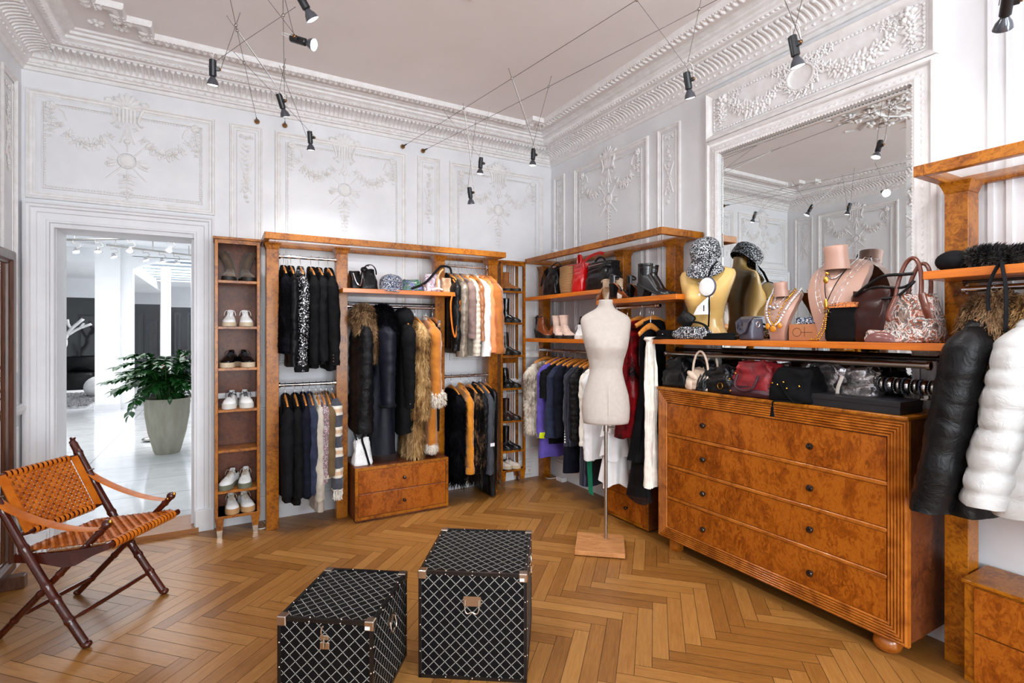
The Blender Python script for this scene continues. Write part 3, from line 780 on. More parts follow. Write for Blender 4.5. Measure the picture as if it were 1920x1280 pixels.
# long display shelf in front of the mirror with its rail
t = thing('display_shelf', 'long orange wood shelf in front of the mirror carrying jewellery and bags', 'shelf', (2.65, 1.7, 1.315))
MB().box(2.47, 2.815, 0.91, 2.54, 1.325, 1.356, 0.002).build('board', 'shelf_wood', t, True, 30)
rail(t, (2.60, 1.02, 1.258), (2.60, 2.5, 1.258), 0.013, 'steel'); rail(t, (2.70, 1.02, 1.285), (2.70, 2.5, 1.285), 0.011, 'knob_black')
# right-hand unit
UR = thing('clothes_rack_unit', 'burl wood open rack at the right edge holding padded winter coats', 'clothes rack', (2.7, 0.9, 0), group='burl wood rack units')
add_posts(UR, [(2.70, 2.80, 0.93, 1.012), (2.70, 2.80, -0.45, -0.37)])
top_frame(UR, 2.475, 2.86, -0.7, 1.032)
MB().box(2.47, 2.86, -0.7, 0.997, 1.612, 1.645, 0.002).build('shelf', 'shelf_wood', UR, True, 30)
rail(UR, (RXB, -0.37, 1.575), (RXB, 0.93, 1.575)); rail(UR, (RXB, -0.37, 1.605), (RXB, 0.93, 1.605), 0.006, 'knob_black')
# ------------------------------------------------------------------ knobs, drawers
def knob(parent, p, d, r=0.0155):
    """turned black knob, axis d = 'x' (towards -x) or 'y' (towards -y)"""
    pr = [(0, 0), (0.008, 0), (0.006, 0.008), (0.0085, 0.012), (r, 0.018), (r * 1.02, 0.024), (r * 0.8, 0.030), (0, 0.032)]
    mb = MB().lathe([(a, -z) for a, z in pr], p, 16, d)
    return mb.build('knob', 'knob_black', parent, True, 40)
# low two-drawer cabinet under the coats
t = thing('drawer_cabinet', 'low two-drawer burl cabinet under the dark coats at the back wall', 'cabinet', (1.22, 4.0, 0))
x0, x1, y0, y1 = 0.858, 1.588, 3.842, 4.235
MB().box(x0, x1, y0, y1, 0.02, 0.405, 0.002).box(x0 + 0.01, x1 - 0.01, y0 + 0.012, y1, 0, 0.02).build('body', 'burl_dark', t, True, 30)
mb = MB(); sweep_poly(mb, rect(x0, x1, 0.02, 0.405), [(0, 0), (0, 0.006), (0.022, 0.006), (0.022, 0)], lambda u, v, h: (u, y0 - h, v)); mb.build('face_frame', 'burl_wood', t, True)
for z0, z1 in ((0.045, 0.208), (0.214, 0.38)):
    d = MB().box(x0 + 0.024, x1 - 0.024, y0 - 0.005, y0 + 0.01, z0, z1, 0.0015).build('drawer', 'burl_front', t, True, 30)
    knob(d, ((x0 + x1) / 2, y0 - 0.005, (z0 + z1) / 2), 'y', 0.013)
# two-drawer cabinet right of the mannequin
t = thing('drawer_cabinet', 'small two-drawer burl cabinet behind the mannequin stand, beside the big chest', 'cabinet', (2.7, 2.9, 0))
x0, y0, y1 = 2.60, 2.66, 3.10
MB().box(x0, 2.845, y0, y1, 0.015, 0.40, 0.002).build('body', 'burl_dark', t, True, 30)
MB().box(x0 - 0.006, x0, y0, y1, 0.015, 0.40, 0.001).build('face_frame', 'burl_wood', t, True)
for z0, z1 in ((0.04, 0.205), (0.21, 0.38)):
    d = MB().box(x0 - 0.014, x0, y0 + 0.02, y1 - 0.02, z0, z1, 0.0015).build('drawer', 'burl_front', t, True, 30)
    knob(d, (x0 - 0.014, (y0 + y1) / 2 - 0.02, (z0 + z1) / 2), 'x', 0.013)
# low cabinet at the right edge
t = thing('drawer_cabinet', 'low burl cabinet cut by the right edge, under the winter coats', 'cabinet', (2.7, 0.6, 0))
x0, y0, y1 = 2.615, 0.10, 0.915
MB().box(x0, 2.845, y0, y1, 0.0, 0.405, 0.002).box(x0 - 0.01, 2.85, y0 - 0.01, y1 + 0.006, 0.393, 0.408, 0.002).build('body', 'burl_wood', t, True, 30)
for z0, z1 in ((0.02, 0.205), (0.211, 0.385)):
    d = MB().box(x0 - 0.012, x0, y0 + 0.02, y1 - 0.035, z0, z1, 0.0015).build('drawer', 'burl_front', t, True, 30)
    knob(d, (x0 - 0.012, (y0 + y1) / 2, (z0 + z1) / 2), 'x', 0.013)
# ------------------------------------------------------------------ big chest of drawers
t = thing('chest_of_drawers', 'big burl chest with four long drawers and reeded frame against the right wall', 'chest of drawers', (2.65, 1.76, 0))
cy0, cy1, cz0, cz1, cx = 1.056, 2.462, 0.083, 1.03, 2.49
MB().box(cx + 0.012, 2.85, cy0 + 0.006, cy1 - 0.006, cz0 + 0.004, cz1, 0.003).build('carcass', 'burl_dark', t, True, 30)
MB().box(cx - 0.012, 2.855, cy0 - 0.004, cy1 + 0.004, cz1, cz1 + 0.018, 0.004).build('top_board', 'burl_wood', t, True, 30)
mb = MB(); pf = [(0, -0.02), (0, 0.0)]; nr = 6; fw = 0.078
for i in range(nr):
    o = 0.004 + i * (fw - 0.004) / nr; wd = (fw - 0.004) / nr
    pf += [(o, 0.0), (o + wd * 0.12, 0.006), (o + wd * 0.35, 0.0095), (o + wd * 0.65, 0.0095), (o + wd * 0.88, 0.006), (o + wd, 0.0)]
pf.append((fw, -0.012))
sweep_poly(mb, rect(cy0, cy1, cz0, cz1), pf, lambda u, v, h: (cx - h + 0.004, u, v)); mb.build('reeded_frame', 'ribbed_wood', t, True, 35)
zz = [0.160, 0.350, 0.550, 0.750, 0.952]
for i in range(4):
    a, b = zz[i], zz[i + 1]
    d = MB().box(cx + 0.0, cx + 0.016, cy0 + fw + 0.003, cy1 - fw - 0.003, a + (0.011 if i else 0.002), b - 0.013 if i < 3 else b - 0.003, 0.0015).build('drawer', 'burl_front', t, True, 30)
    for y in (2.09, 1.457): knob(d, (cx, y, (a + b) / 2 + (0.0 if i else -0.015)), 'x', 0.0165)
    if i: MB().box(cx - 0.004, cx + 0.014, cy0 + fw, cy1 - fw, a - 0.011, a + 0.009, 0.004).build('drawer_rail', 'ribbed_wood', t, True, 40)
for y in (cy0 + 0.11,):
    MB().lathe([(0, 0), (0.03, 0.0), (0.05, 0.014), (0.056, 0.036), (0.048, 0.062), (0.03, 0.083), (0, 0.085)], (cx + 0.075, y, 0), 24).build('bun_foot', 'ribbed_wood', t, True, 60)
MB().box(cx + 0.04, cx + 0.10, cy1 - 0.12, cy1 - 0.06, 0, 0.085).build('bun_foot', 'ribbed_wood', t, True)
for y in (cy0 + 0.1, cy1 - 0.1): MB().box(2.78, 2.83, y - 0.025, y + 0.025, 0, 0.085).build('bun_foot', 'ribbed_wood', t, True)
# ------------------------------------------------------------------ shoe towers
def tower(x0, x1, y0, y1, label, zs, slats=False):
    t = thing('shoe_tower', label, 'shoe rack', ((x0 + x1) / 2, (y0 + y1) / 2, 0), group='narrow shoe towers')
    z0, z1, w = 0.135, 2.035, 0.02
    MB().box(x0, x0 + w, y0, y1, z0, z1, 0.0015).build('side_panel', 'burl_wood', t, True, 30)
    if slats:
        MB().box(x1 - w, x1, y0, y0 + 0.03, z0, z1, 0.0015).box(x1 - w, x1, y1 - 0.02, y1, z0, z1, 0.0015).box(x0 + w, x0 + 0.10, y1 - 0.01, y1, z0, z1).build('side_panel', 'burl_wood', t, True, 30)
        for i in range(4): 
            yy = y0 + 0.045 + i * 0.023; MB().box(x1 - 0.05 - i * 0.022, x1 - 0.044 - i * 0.022, y1 - 0.008, y1 - 0.002, z0, z1).build('slat', 'burl_wood', t, True)
        MB().box(x0 + w, x1 - w, y1 - 0.012, y1, 1.11, 1.16).build('back_rail', 'burl_wood', t, True)
    else:
        MB().box(x1 - w, x1, y0, y1, z0, z1, 0.0015).build('side_panel', 'burl_wood', t, True, 30)
        MB().box(x0 + w, x1 - w, y1 - 0.01, y1, z0, z1).build('back_panel', 'burl_dark', t, True)
    for z in zs: MB().box(x0 + w, x1 - w, y0 + 0.002, y1 - 0.01, z - 0.018, z, 0.001).build('shelf', 'burl_wood', t, True, 30)
    MB().box(x0, x1, y0 - 0.002, y1, z0 - 0.012, z0 + 0.006, 0.001).build('bottom_board', 'burl_wood', t, True, 30)
    MB().box(x0 - 0.012, x1 + 0.012, y0 - 0.012, y1 + 0.0, 2.035, 2.053, 0.003).box(x0 + w, x1 - w, y0 + 0.001, y0 + 0.015, 2.01, 2.035).build('top_board', 'burl_wood', t, True, 30)
    for (fx, s) in ((x0, 1), (x1, -1)):
        for fy in (y0 + 0.002, y1 - 0.05):
            a = [(fx, fy, z0 - 0.01), (fx + s * 0.056, fy, z0 - 0.01), (fx + s * 0.056, fy + 0.045, z0 - 0.01), (fx, fy + 0.045, z0 - 0.01)]
            m_ = [(fx + s * 0.011, fy, 0.045), (fx + s * 0.047, fy, 0.045), (fx + s * 0.047, fy + 0.036, 0.045), (fx + s * 0.011, fy + 0.036, 0.045)]
            e_ = [(fx + s * 0.016, fy + 0.002, 0.0), (fx + s * 0.042, fy + 0.002, 0.0), (fx + s * 0.042, fy + 0.030, 0.0), (fx + s * 0.016, fy + 0.030, 0.0)]
            l = MB().loft([m_, a]).build('leg', 'burl_wood', t, True)
            MB().loft([e_, m_]).build('foot_cap', 'nickel', l, True)
    return t
TLX0, TLX1, TLY0, TLY1 = -0.030, 0.248, 4.045, 4.268
TZL = [1.757, 1.44, 1.154, 0.868, 0.591, 0.312]
tower(TLX0, TLX1, TLY0, TLY1, 'narrow closed-back shoe tower left of the long rack, with trainers', TZL + [0.141])
TRX0, TRX1, TRY0, TRY1 = 2.215, 2.475, 4.115, 4.27
TZR = [1.779, 1.488, 1.189, 0.889, 0.590, 0.315]
tower(TRX0, TRX1, TRY0, TRY1, 'narrow shoe tower in the room corner with open slatted back and dark boots', TZR + [0.141], True)
# ------------------------------------------------------------------ cloth materials
def cloth(name, c, rough=0.8, sheen=0.1, bs=260, bk=0.25, coat=0.0, c2=None, spec=0.3):
    if max(c[:3]) < 0.02: spec, sheen = 0.12, 0.0
    m = new_mat(name, c, rough, sheen=sheen, coat=coat, spec=spec); nt = m.node_tree; v = coords(nt)
    n = noise_node(nt, v, bs, 2, 0.5); n2 = noise_node(nt, v, 14, 4, 0.6)
    r = ramp(nt, [(0.35, c), (0.7, c2 or tuple(min(1, x * 1.35 + 0.002) for x in c[:3]) + (1,))])
    nt.links.new(n2.outputs[0], r.inputs[0]); nt.links.new(r.outputs[0], nt.nodes['Principled BSDF'].inputs['Base Color'])
    if bk: bump(nt, n.outputs[0], bk, 0.001)
    return m
def wrinkly(name, c, rough, sc=26, k=0.5, d=0.006, coat=0.0, c2=None, sheen=0.0, spec=0.5):
    if max(c[:3]) < 0.02: spec, coat = 0.25, coat * 0.4
    m = new_mat(name, c, rough, coat=coat, sheen=sheen, spec=spec); nt = m.node_tree; v = coords(nt)
    n = noise_node(nt, v, sc, 5, 0.6, 0.8)
    if c2:
        r = ramp(nt, [(0.35, c), (0.65, c2)]); nt.links.new(n.outputs[0], r.inputs[0]); nt.links.new(r.outputs[0], nt.nodes['Principled BSDF'].inputs['Base Color'])
    bump(nt, n.outputs[0], k, d); return m
cloth('black_wool', hexc(12, 12, 14), sheen=0.05); cloth('black_satin', hexc(9, 9, 11), 0.4, 0.0, bk=0)
cloth('near_black', hexc(16, 16, 19), sheen=0.05); cloth('navy_wool', hexc(16, 18, 30), sheen=0.05); cloth('navy_blue', hexc(28, 36, 60), sheen=0.05); cloth('black_lace', hexc(12, 12, 14), 0.9, 0.1, 120, 0.9)
cloth('denim', hexc(28, 34, 52), 0.85, 0.1, 300, 0.4, c2=hexc(50, 58, 84)); cloth('beige_knit', hexc(176, 168, 156), 0.9, 0.3, 180, 0.6)
cloth('khaki', hexc(96, 76, 50)); cloth('mauve', hexc(122, 100, 94)); cloth('white_denim', hexc(226, 226, 224), c2=hexc(236, 236, 236)); cloth('coral', hexc(224, 132, 82)); cloth('rust_suede', hexc(158, 92, 36), 0.9, 0.4)
cloth('tan_suede', hexc(180, 106, 30), 0.9, 0.4, c2=hexc(204, 130, 46)); cloth('mustard_suede', hexc(192, 120, 24), 0.9, 0.4)
cloth('purple_wool', hexc(86, 72, 158)); cloth('neon_lining', hexc(206, 224, 10), 0.45); cloth('white_cotton', hexc(232, 232, 234), bk=0.15, c2=hexc(240, 240, 241)); cloth('cream_knit', hexc(228, 224, 214), 0.9, 0.3, 120, 0.8)
cloth('green_satin', hexc(0, 132, 104), 0.4, 0.0, bk=0); cloth('ivory_satin', hexc(222, 216, 206), 0.4, 0.1, bk=0); cloth('grey_rib', hexc(60, 62, 70))
wrinkly('puffer_black', hexc(14, 14, 17), 0.5, 30, 0.9, 0.012); wrinkly('puffer_white', hexc(200, 200, 199), 0.6, 22, 0.7, 0.008); wrinkly('puffer_beige', hexc(206, 196, 180), 0.5, 24, 0.5)
wrinkly('parka_navy', hexc(20, 23, 34), 0.5, 20, 0.4); wrinkly('leather_black', hexc(11, 11, 13), 0.42, 13, 0.7, 0.012, 0.1); wrinkly('leather_taupe', hexc(98, 86, 74), 0.3, 20, 0.6, 0.007, 0.2, hexc(140, 126, 110))
wrinkly('leather_cognac', hexc(136, 82, 44), 0.35, 20, 0.4, 0.005, 0.2, hexc(160, 102, 62)); wrinkly('bag_nylon', hexc(12, 12, 14), 0.32, 14, 0.6, 0.01, 0.1)
wrinkly('taffeta_red', hexc(16, 8, 10), 0.28, 7, 0.8, 0.02, 0.0, hexc(150, 22, 28))
m = cloth('sheer_black', hexc(12, 12, 14), 0.7, 0.0, bk=0); m.node_tree.nodes['Principled BSDF'].inputs['Alpha'].default_value = 0.86
def fur_mat(name, a, b_, c):
    m = new_mat(name, a, 0.8, sheen=0.0, spec=0.2 if max(a[:3]) > 0.01 else 0.03); nt = m.node_tree; v = coords(nt, (1, 1, 0.25)); n = noise_node(nt, v, 38, 4, 0.7, 0.5); n3 = noise_node(nt, coords(nt), 7, 2)
    ad = nt.nodes.new('ShaderNodeMath'); ad.operation = 'ADD'; sb = nt.nodes.new('ShaderNodeMath'); sb.operation = 'MULTIPLY'; sb.inputs[1].default_value = 0.5
    nt.links.new(n.outputs[0], ad.inputs[0]); nt.links.new(n3.outputs[0], ad.inputs[1]); nt.links.new(ad.outputs[0], sb.inputs[0])
    r = ramp(nt, [(0.38, a), (0.5, b_), (0.6, c)]); nt.links.new(sb.outputs[0], r.inputs[0]); nt.links.new(r.outputs[0], nt.nodes['Principled BSDF'].inputs['Base Color']); return m
fur_mat('fur_brown', hexc(58, 38, 24), hexc(128, 96, 66), hexc(172, 142, 108)); fur_mat('fur_fox', hexc(84, 54, 28), hexc(164, 126, 78), hexc(206, 172, 124)); fur_mat('fur_black', hexc(5, 5, 6), hexc(10, 10, 13), hexc(22, 22, 27))
fur_mat('fur_streaked', hexc(10, 9, 9), hexc(26, 22, 20), hexc(128, 98, 72)); fur_mat('fur_cream', hexc(120, 102, 88), hexc(210, 198, 182), hexc(236, 228, 216)); fur_mat('shearling', hexc(206, 190, 172), hexc(232, 222, 208), hexc(242, 236, 226)); fur_mat('fur_grey', hexc(22, 22, 24), hexc(52, 50, 50), hexc(98, 94, 90))
def speckle(name, base, cols, scale, thr, metal=0.0, rough=0.5):
    m = new_mat(name, base, rough, metal); nt = m.node_tree; v = coords(nt); vo = nt.nodes.new('ShaderNodeTexVoronoi'); vo.inputs['Scale'].default_value = scale; nt.links.new(v, vo.inputs['Vector'])
    sx = nt.nodes.new('ShaderNodeSeparateColor'); nt.links.new(vo.outputs['Color'], sx.inputs[0])
    st = [(0.0, base)] + [(thr + (1 - thr) * i / len(cols), c) for i, c in enumerate(cols)]; r = ramp(nt, st); r.color_ramp.interpolation = 'CONSTANT'
    nt.links.new(sx.outputs[0], r.inputs[0]); nt.links.new(r.outputs[0], nt.nodes['Principled BSDF'].inputs['Base Color']); bump(nt, vo.outputs['Distance'], 0.5, 0.003); return m
speckle('sequins', hexc(10, 10, 12), [hexc(60, 60, 66), hexc(236, 238, 242)], 150, 0.62, 0.3, 0.25)
speckle('tweed_pink', hexc(120, 112, 116), [hexc(70, 66, 74), hexc(176, 150, 156), hexc(160, 88, 104), hexc(206, 200, 200)], 260, 0.3, 0, 0.9)
speckle('tweed_black', hexc(16, 17, 20), [hexc(72, 76, 84), hexc(222, 224, 228)], 230, 0.5, 0, 0.85); speckle('tweed_blue', hexc(44, 56, 84), [hexc(110, 124, 152), hexc(228, 228, 224), hexc(30, 38, 62)], 260, 0.45, 0, 0.9)
def striped(name, stops, period, axis='Z', rough=0.9, bk=0.5):
    m = new_mat(name, stops[0][1], rough, sheen=0.2); nt = m.node_tree; t = nt.nodes.new('ShaderNodeTexCoord'); s = nt.nodes.new('ShaderNodeSeparateXYZ'); nt.links.new(t.outputs['Object'], s.inputs[0])
    md = nt.nodes.new('ShaderNodeMath'); md.operation = 'PINGPONG' if False else 'WRAP'; md.inputs[1].default_value = period; md.inputs[2].default_value = 0; nt.links.new(s.outputs[axis], md.inputs[0])
    dv = nt.nodes.new('ShaderNodeMath'); dv.operation = 'DIVIDE'; dv.inputs[1].default_value = period; nt.links.new(md.outputs[0], dv.inputs[0])
    r = ramp(nt, stops); r.color_ramp.interpolation = 'CONSTANT'; nt.links.new(dv.outputs[0], r.inputs[0]); nt.links.new(r.outputs[0], nt.nodes['Principled BSDF'].inputs['Base Color'])
    n = noise_node(nt, t.outputs['Object'], 150, 3); bump(nt, n.outputs[0], bk, 0.003); return m
striped('scarf_stripe', [(0.0, hexc(66, 68, 78)), (0.55, hexc(222, 214, 200)), (0.68, hexc(206, 172, 142)), (0.86, hexc(226, 220, 208))], 0.15)
striped('pinstripe', [(0.0, hexc(24, 26, 40)), (0.9, hexc(76, 80, 104))], 0.016, 'X')

# ------------------------------------------------------------------ garment builder (local: z=0 on the rail, width along y, front sleeve towards -y)
GR = random.Random(21)
def fur_tufts(mb, count, L, w=0.0032, down=0.9, out=0.45, seed=1, dirv=(0, 0, -1)):
    R = random.Random(seed); V = [Vector(v) for v in mb.v]; tris = []; acc = []; tot = 0
    for f in mb.f:
        if len(f) > 8: continue
        for q in range(1, len(f) - 1):
            a, b, c = V[f[0]], V[f[q]], V[f[q + 1]]; n = (b - a).cross(c - a); ar = n.length
            if ar < 1e-9: continue
            tot += ar; tris.append((a, b, c, n / ar)); acc.append(tot)
    import bisect
    count = int(count * 1.6); w *= 0.75
    o = MB(); D = Vector(dirv); cen = sum(V, Vector()) / max(1, len(V))
    for _ in range(count):
        a, b, c, n = tris[bisect.bisect_left(acc, R.random() * tot) % len(tris)]
        u, v = R.random(), R.random()
        if u + v > 1: u, v = 1 - u, 1 - v
        p = a + (b - a) * u + (c - a) * v
        h = Vector((p.x - cen.x, p.y - cen.y, 0))
        if n.dot(h) < 0 and abs(n.z) < 0.9: n = -n
        d = (n * out + D * down + Vector((R.uniform(-1, 1), R.uniform(-1, 1), R.uniform(-1, 1))) * 0.28).normalized()
        s = d.cross(n)
        if s.length < 1e-4: s = d.orthogonal()
        s = s.normalized() * w * R.uniform(0.7, 1.5); l = L * R.uniform(0.55, 1.25)
        mid = p + d * l * 0.5 + n * l * 0.12; k = len(o.v)
        o.v += [tuple(p - s), tuple(p + s), tuple(mid + s * 0.8), tuple(mid - s * 0.8), tuple(p + d * l + D * l * 0.25)]
        o.f += [(k, k + 1, k + 2, k + 3), (k + 3, k + 2, k + 4)]
    return o
def nz(x, y, z): return noise.noise(Vector((x, y, z)))
def sleeve_mb(p0, L, r0, r1, lean=(0, 0), seed=0, puff=0, wr=0.008, n=16, m=64, top=True, ky=1.15):
    rings = []
    for i in range(m + 1):
        t = i / m; z = p0[2] - L * t; r = r0 + (r1 - r0) * t
        if top and t < 0.12: r *= 0.35 + 0.65 * math.sin(PI / 2 * t / 0.12)
        if puff: r *= 1 + 0.15 * (abs(math.sin(PI * L * t / puff + 0.6 * nz(seed, t * 4, 2))) ** 0.4 - 0.7)
        cx = p0[0] + lean[0] * t + 0.006 * nz(seed, t * 3, 1); cy = p0[1] + lean[1] * t * t + 0.008 * nz(seed, t * 3, 5)
        ring = []
        for j in range(n):
            q = 2 * PI * j / n; d = wr * (nz(math.cos(q) * 1.4 + seed, math.sin(q) * 1.4, z * 9) + 0.7 * nz(math.cos(q) * 2.5 + seed, math.sin(q) * 2.5, z * 26))
            ring.append((cx + (r * 0.78 + d) * math.cos(q), cy + (r * ky + d) * math.sin(q), z + 0.012 * nz(q, seed, 2) * t))
        rings.append(ring)
    return MB().loft(rings)
def body_mb(top, L, hw, th, hwh, thh, cyh=0.0, seed=0, puff=0, fold=0.014, n=36, m=64, vest=False, cxh=0.0, waist=1.0):
    rings = []
    for i in range(m + 1):
        t = i / m; dz = L * t; z = top - dz
        w = lerp_tab([(0, 0.05), (0.010, 0.10), (0.03, hw * 0.86), (0.052, hw), (0.2, hw * 1.0), (L * 0.45 + 0.1, (hw + hwh) / 2 * waist), (L + 0.001, hwh)], dz)
        h = lerp_tab([(0, 0.028), (0.045, th * 0.75), (0.2, th), (L + 0.001, thh)], dz)
        if puff: h *= 1 + 0.17 * (abs(math.sin(PI * dz / puff + 0.5 * nz(seed, dz * 3, 1))) ** 0.4 - 0.7); w *= 1 + 0.04 * (abs(math.sin(PI * dz / puff)) ** 0.6 - 0.6)
        k = min(1, dz / 0.25); ring = []
        for j in range(n):
            q = 2 * PI * j / n; c, s = math.cos(q), math.sin(q)
            sc = abs(c) ** 0.7 * (1 if c > 0 else -1); ss = abs(s) ** 0.85 * (1 if s > 0 else -1)
            d = fold * k * (nz(c * 2 + seed, s * 4, z * 1.2) * 1.1 + 0.6 * nz(c * 3 + seed, s * 9, z * 2.0)) + 0.004 * nz(c * 3, s * 5 + seed, z * 18)
            ring.append((sc * (h + d) + cxh * t, ss * w + s * d * 0.4 + cyh * t * t, z + 0.02 * k * nz(q * 0.8, seed, 9) * t))
        rings.append(ring)
    return MB().loft(rings)
_hang = {}
def make_hanger():
    pts = [(0, y, -0.088 - 0.055 * (abs(y) / 0.165) ** 1.5) for y in [-0.165 + 0.33 * i / 20 for i in range(21)]]
    w = MB().tube(pts, [0.5 * 0.026 * (1 - 0.35 * (abs(p[1]) / 0.165)) + 0.004 for p in pts], 10, flat=((1, 0, 0), 0.55, 1.25))
    hp = [(0, 0, -0.075), (0, 0, -0.04), (0, 0.006, -0.026)] + [(0, 0.0185 * math.cos(a), 0.0185 * math.sin(a)) for a in [math.radians(q) for q in (-50, -20, 10, 40, 70, 100, 130, 160, 185)]]
    h = MB().tube(smoothp(hp, 3), 0.0017, 6)
    _hang['a'] = (w, h)
make_hanger()
_hd = {}
def hanger(pos, rz, label, clip=False, scale=1.0):
    t = thing('coat_hanger', label, 'hanger', pos, rz, group='wooden coat hangers')
    t.scale = (scale,) * 3
    w, h = _hang['a']
    for nm, mb_, mt in (('shoulder_bar', w, 'hanger_wood'), ('hook', h, 'chrome')):
        if nm not in _hd: o = mb_.build(nm, mt, t, smooth=180); _hd[nm] = o.data
        else: o = bpy.data.objects.new(nm, _hd[nm]); COL.objects.link(o); o.parent = t
    if clip:
        for s in (-1, 1): MB().box(-0.012, 0.012, s * 0.15 - 0.012, s * 0.15 + 0.012, -0.16, -0.10, 0.003).build('clip', 'chrome', t)
    return t
def garment(name, label, cat, pos, rz, mat, L=0.7, hw=0.185, th=0.032, hwh=None, thh=0.035, top=-0.098, sleeve=0.58, sr=(0.055, 0.042), smat=None, puff=0, fold=0.014, cyh=0.0, group=None,
            short=None, fur=None, collar='stand', collar_mat=None, buttons=None, hood=False, hang=True, slean=(0, 0), cuff=None, waist=1.0, cxh=0.0, tilt=0.0, clip=False, cuffw=0.05, furs=(4200, 0.045)):
    seed = GR.random() * 100
    t = thing(name, label, cat, pos, rz + tilt, group=group)
    hwh = hwh or hw * 1.05
    b = body_mb(top, L + top + 0.0, hw, th, hwh, thh, cyh, seed, puff, fold, cxh=cxh, waist=waist)
    smat = smat or mat
    body = b.build('body', M(fur[0]) if fur and fur[1] in ('all', 'body') else M(mat), t, smooth=60)
    parts = [b]
    if fur and fur[1] in ('all', 'body'):
        fur_tufts(b, furs[0], furs[1], seed=int(seed)).build('fur_pile', fur[0], body)
    if sleeve:
        for s, sz in ((-1, 1.0), (1, 0.97)):
            y0 = s * (hw - 0.018) if s < 0 else (hw - 0.045)
            sm = sleeve_mb((0.0, y0, top - 0.055), sleeve * sz, sr[0] if s < 0 else sr[0] * 0.85, sr[1], (slean[0], slean[1] if s < 0 else -0.02), seed + s, puff, 0.009)
            so = sm.build('sleeve', M(fur[0]) if fur and fur[1] == 'all' else M(smat), t, smooth=60)
            if fur and fur[1] == 'all': fur_tufts(sm, furs[0] // 3, furs[1] * 0.9, seed=int(seed) + 3).build('fur_pile', fur[0], so)
            if cuff and s < 0:
                ze = top - 0.055 - sleeve * sz; cm = MB().lathe([(sr[1] * 0.6, 0), (sr[1] * 1.02, 0.0), (sr[1] * 1.1, cuffw * 0.5), (sr[1] * 1.02, cuffw), (sr[1] * 0.6, cuffw)], (slean[0], y0 + slean[1], ze - 0.01), 18)
                co = cm.build('cuff', cuff, so, smooth=60)
                if cuff in ('shearling',) or cuff.startswith('fur'): fur_tufts(cm, 900, 0.028, 0.004, 0.3, 0.8, 5).build('fur_pile', cuff, co)
            if buttons and s < 0:
                bm_, n_, bm_x = buttons; ze = top - 0.055 - sleeve + 0.03
                for k in range(n_):
                    MB().ball((slean[0] - sr[1] * 0.62 if bm_x < 0 else slean[0] * 0 + 0.0, y0 + slean[1] - sr[1] * 1.0, ze + k * 0.022), (0.008, 0.005, 0.008), 8, 6).build('button', bm_, so, smooth=180)
    if collar == 'stand':
        mb = MB(); cm = collar_mat or mat
        rings = []
        for r, z in ((0.030, top + 0.022), (0.036, top + 0.03), (0.044, top + 0.01), (0.05, top - 0.02), (0.062, top - 0.045)):
            rings.append([(r * 0.62 * math.cos(a), r * 1.25 * math.sin(a) - 0.006, z - 0.012 * math.sin(a) * (-1)) for a in [2 * PI * j / 18 for j in range(18)]])
        mb.loft(rings, cap=False).build('collar', cm, t, smooth=60)
    elif collar == 'lapel':
        mb = MB()
        for s in (-1, 1):
            mb.tube(smoothp([(s * 0.004, 0.03, top + 0.025), (s * 0.026, -0.02, top + 0.012), (s * 0.032, -0.07, top - 0.05), (s * 0.034, -0.10, top - 0.16), (s * 0.03, -0.11, top - 0.25)], 4), [0.013] * 8 + [0.016] * 4 + [0.014, 0.012, 0.01, 0.008, 0.004], 8, flat=((1, 0, 0), 0.5, 1.3))
        mb.build('collar', collar_mat or mat, t, smooth=60)
    elif collar in ('fur',):
        pts = smoothp([(0.02, 0.05, top + 0.0), (0.028, -0.02, top + 0.03), (0.03, -0.09, top + 0.0), (0.034, -0.13, top - 0.09), (0.036, -0.14, top - 0.22), (0.034, -0.13, top - 0.32)], 4)
        mb = MB().tube(pts, [0.04 + 0.014 * math.sin(PI * i / (len(pts) - 1)) for i in range(len(pts))], 10)
        mb.tube(smoothp([(-0.02, 0.05, top), (-0.03, -0.03, top + 0.025), (-0.03, -0.1, top - 0.02), (-0.03, -0.13, top - 0.12)], 4), 0.036, 10)
        co = mb.build('collar', collar_mat, t, smooth=60)
        fur_tufts(mb, 5200, 0.03, 0.0024, 0.55, 0.75, 9).build('fur_pile', collar_mat, co)
    if hood:
        hb = MB().ball((0.0, -0.05, top + 0.012), (0.075, 0.135, 0.085), 16, 12)
        hb.map(lambda v: v + Vector((nz(v.x * 20, v.y * 20, v.z * 20), nz(v.y * 20, 3, v.z * 20), nz(v.z * 20, v.x * 20, 7))) * 0.014)
        ho = hb.build('hood', hood, t, smooth=60)
        if hood.startswith('fur'): fur_tufts(hb, 3000, 0.04, 0.003, 0.4, 0.8, 4).build('fur_pile', hood, ho)
    if hang: hanger(pos, rz + tilt, scale=(0.84 if (rz == RB and pos[2] < 1.3) else 1.0), clip=clip, label= 'orange wooden hanger carrying the ' + (short or label.split(' with ')[0].split(' on ')[0]))
    return t
RA = 0.0; RB = -PI / 2
Z1, Z2, Z3, Z4, Z5 = 1.945, 1.02, 1.598, 1.962, 1.028
G1 = 'black garments on the upper rail of the first bay'
garment('lace_jacket', 'black textured knit jacket, first on the upper left rail, against the post', 'jacket', (0.400, RYA, Z1), RA, 'black_lace', L=0.70, sleeve=0.52, group=G1, short='black textured knit jacket', fur=('fur_black', 'all'), furs=(2600, 0.014), th=0.03)
garment('blouse', 'plain black satin jacket between the textured jacket and the sequinned one', 'jacket', (0.448, RYA, Z1), RA, 'black_satin', L=0.79, sleeve=0.60, group=G1, short='plain black satin jacket', th=0.026)
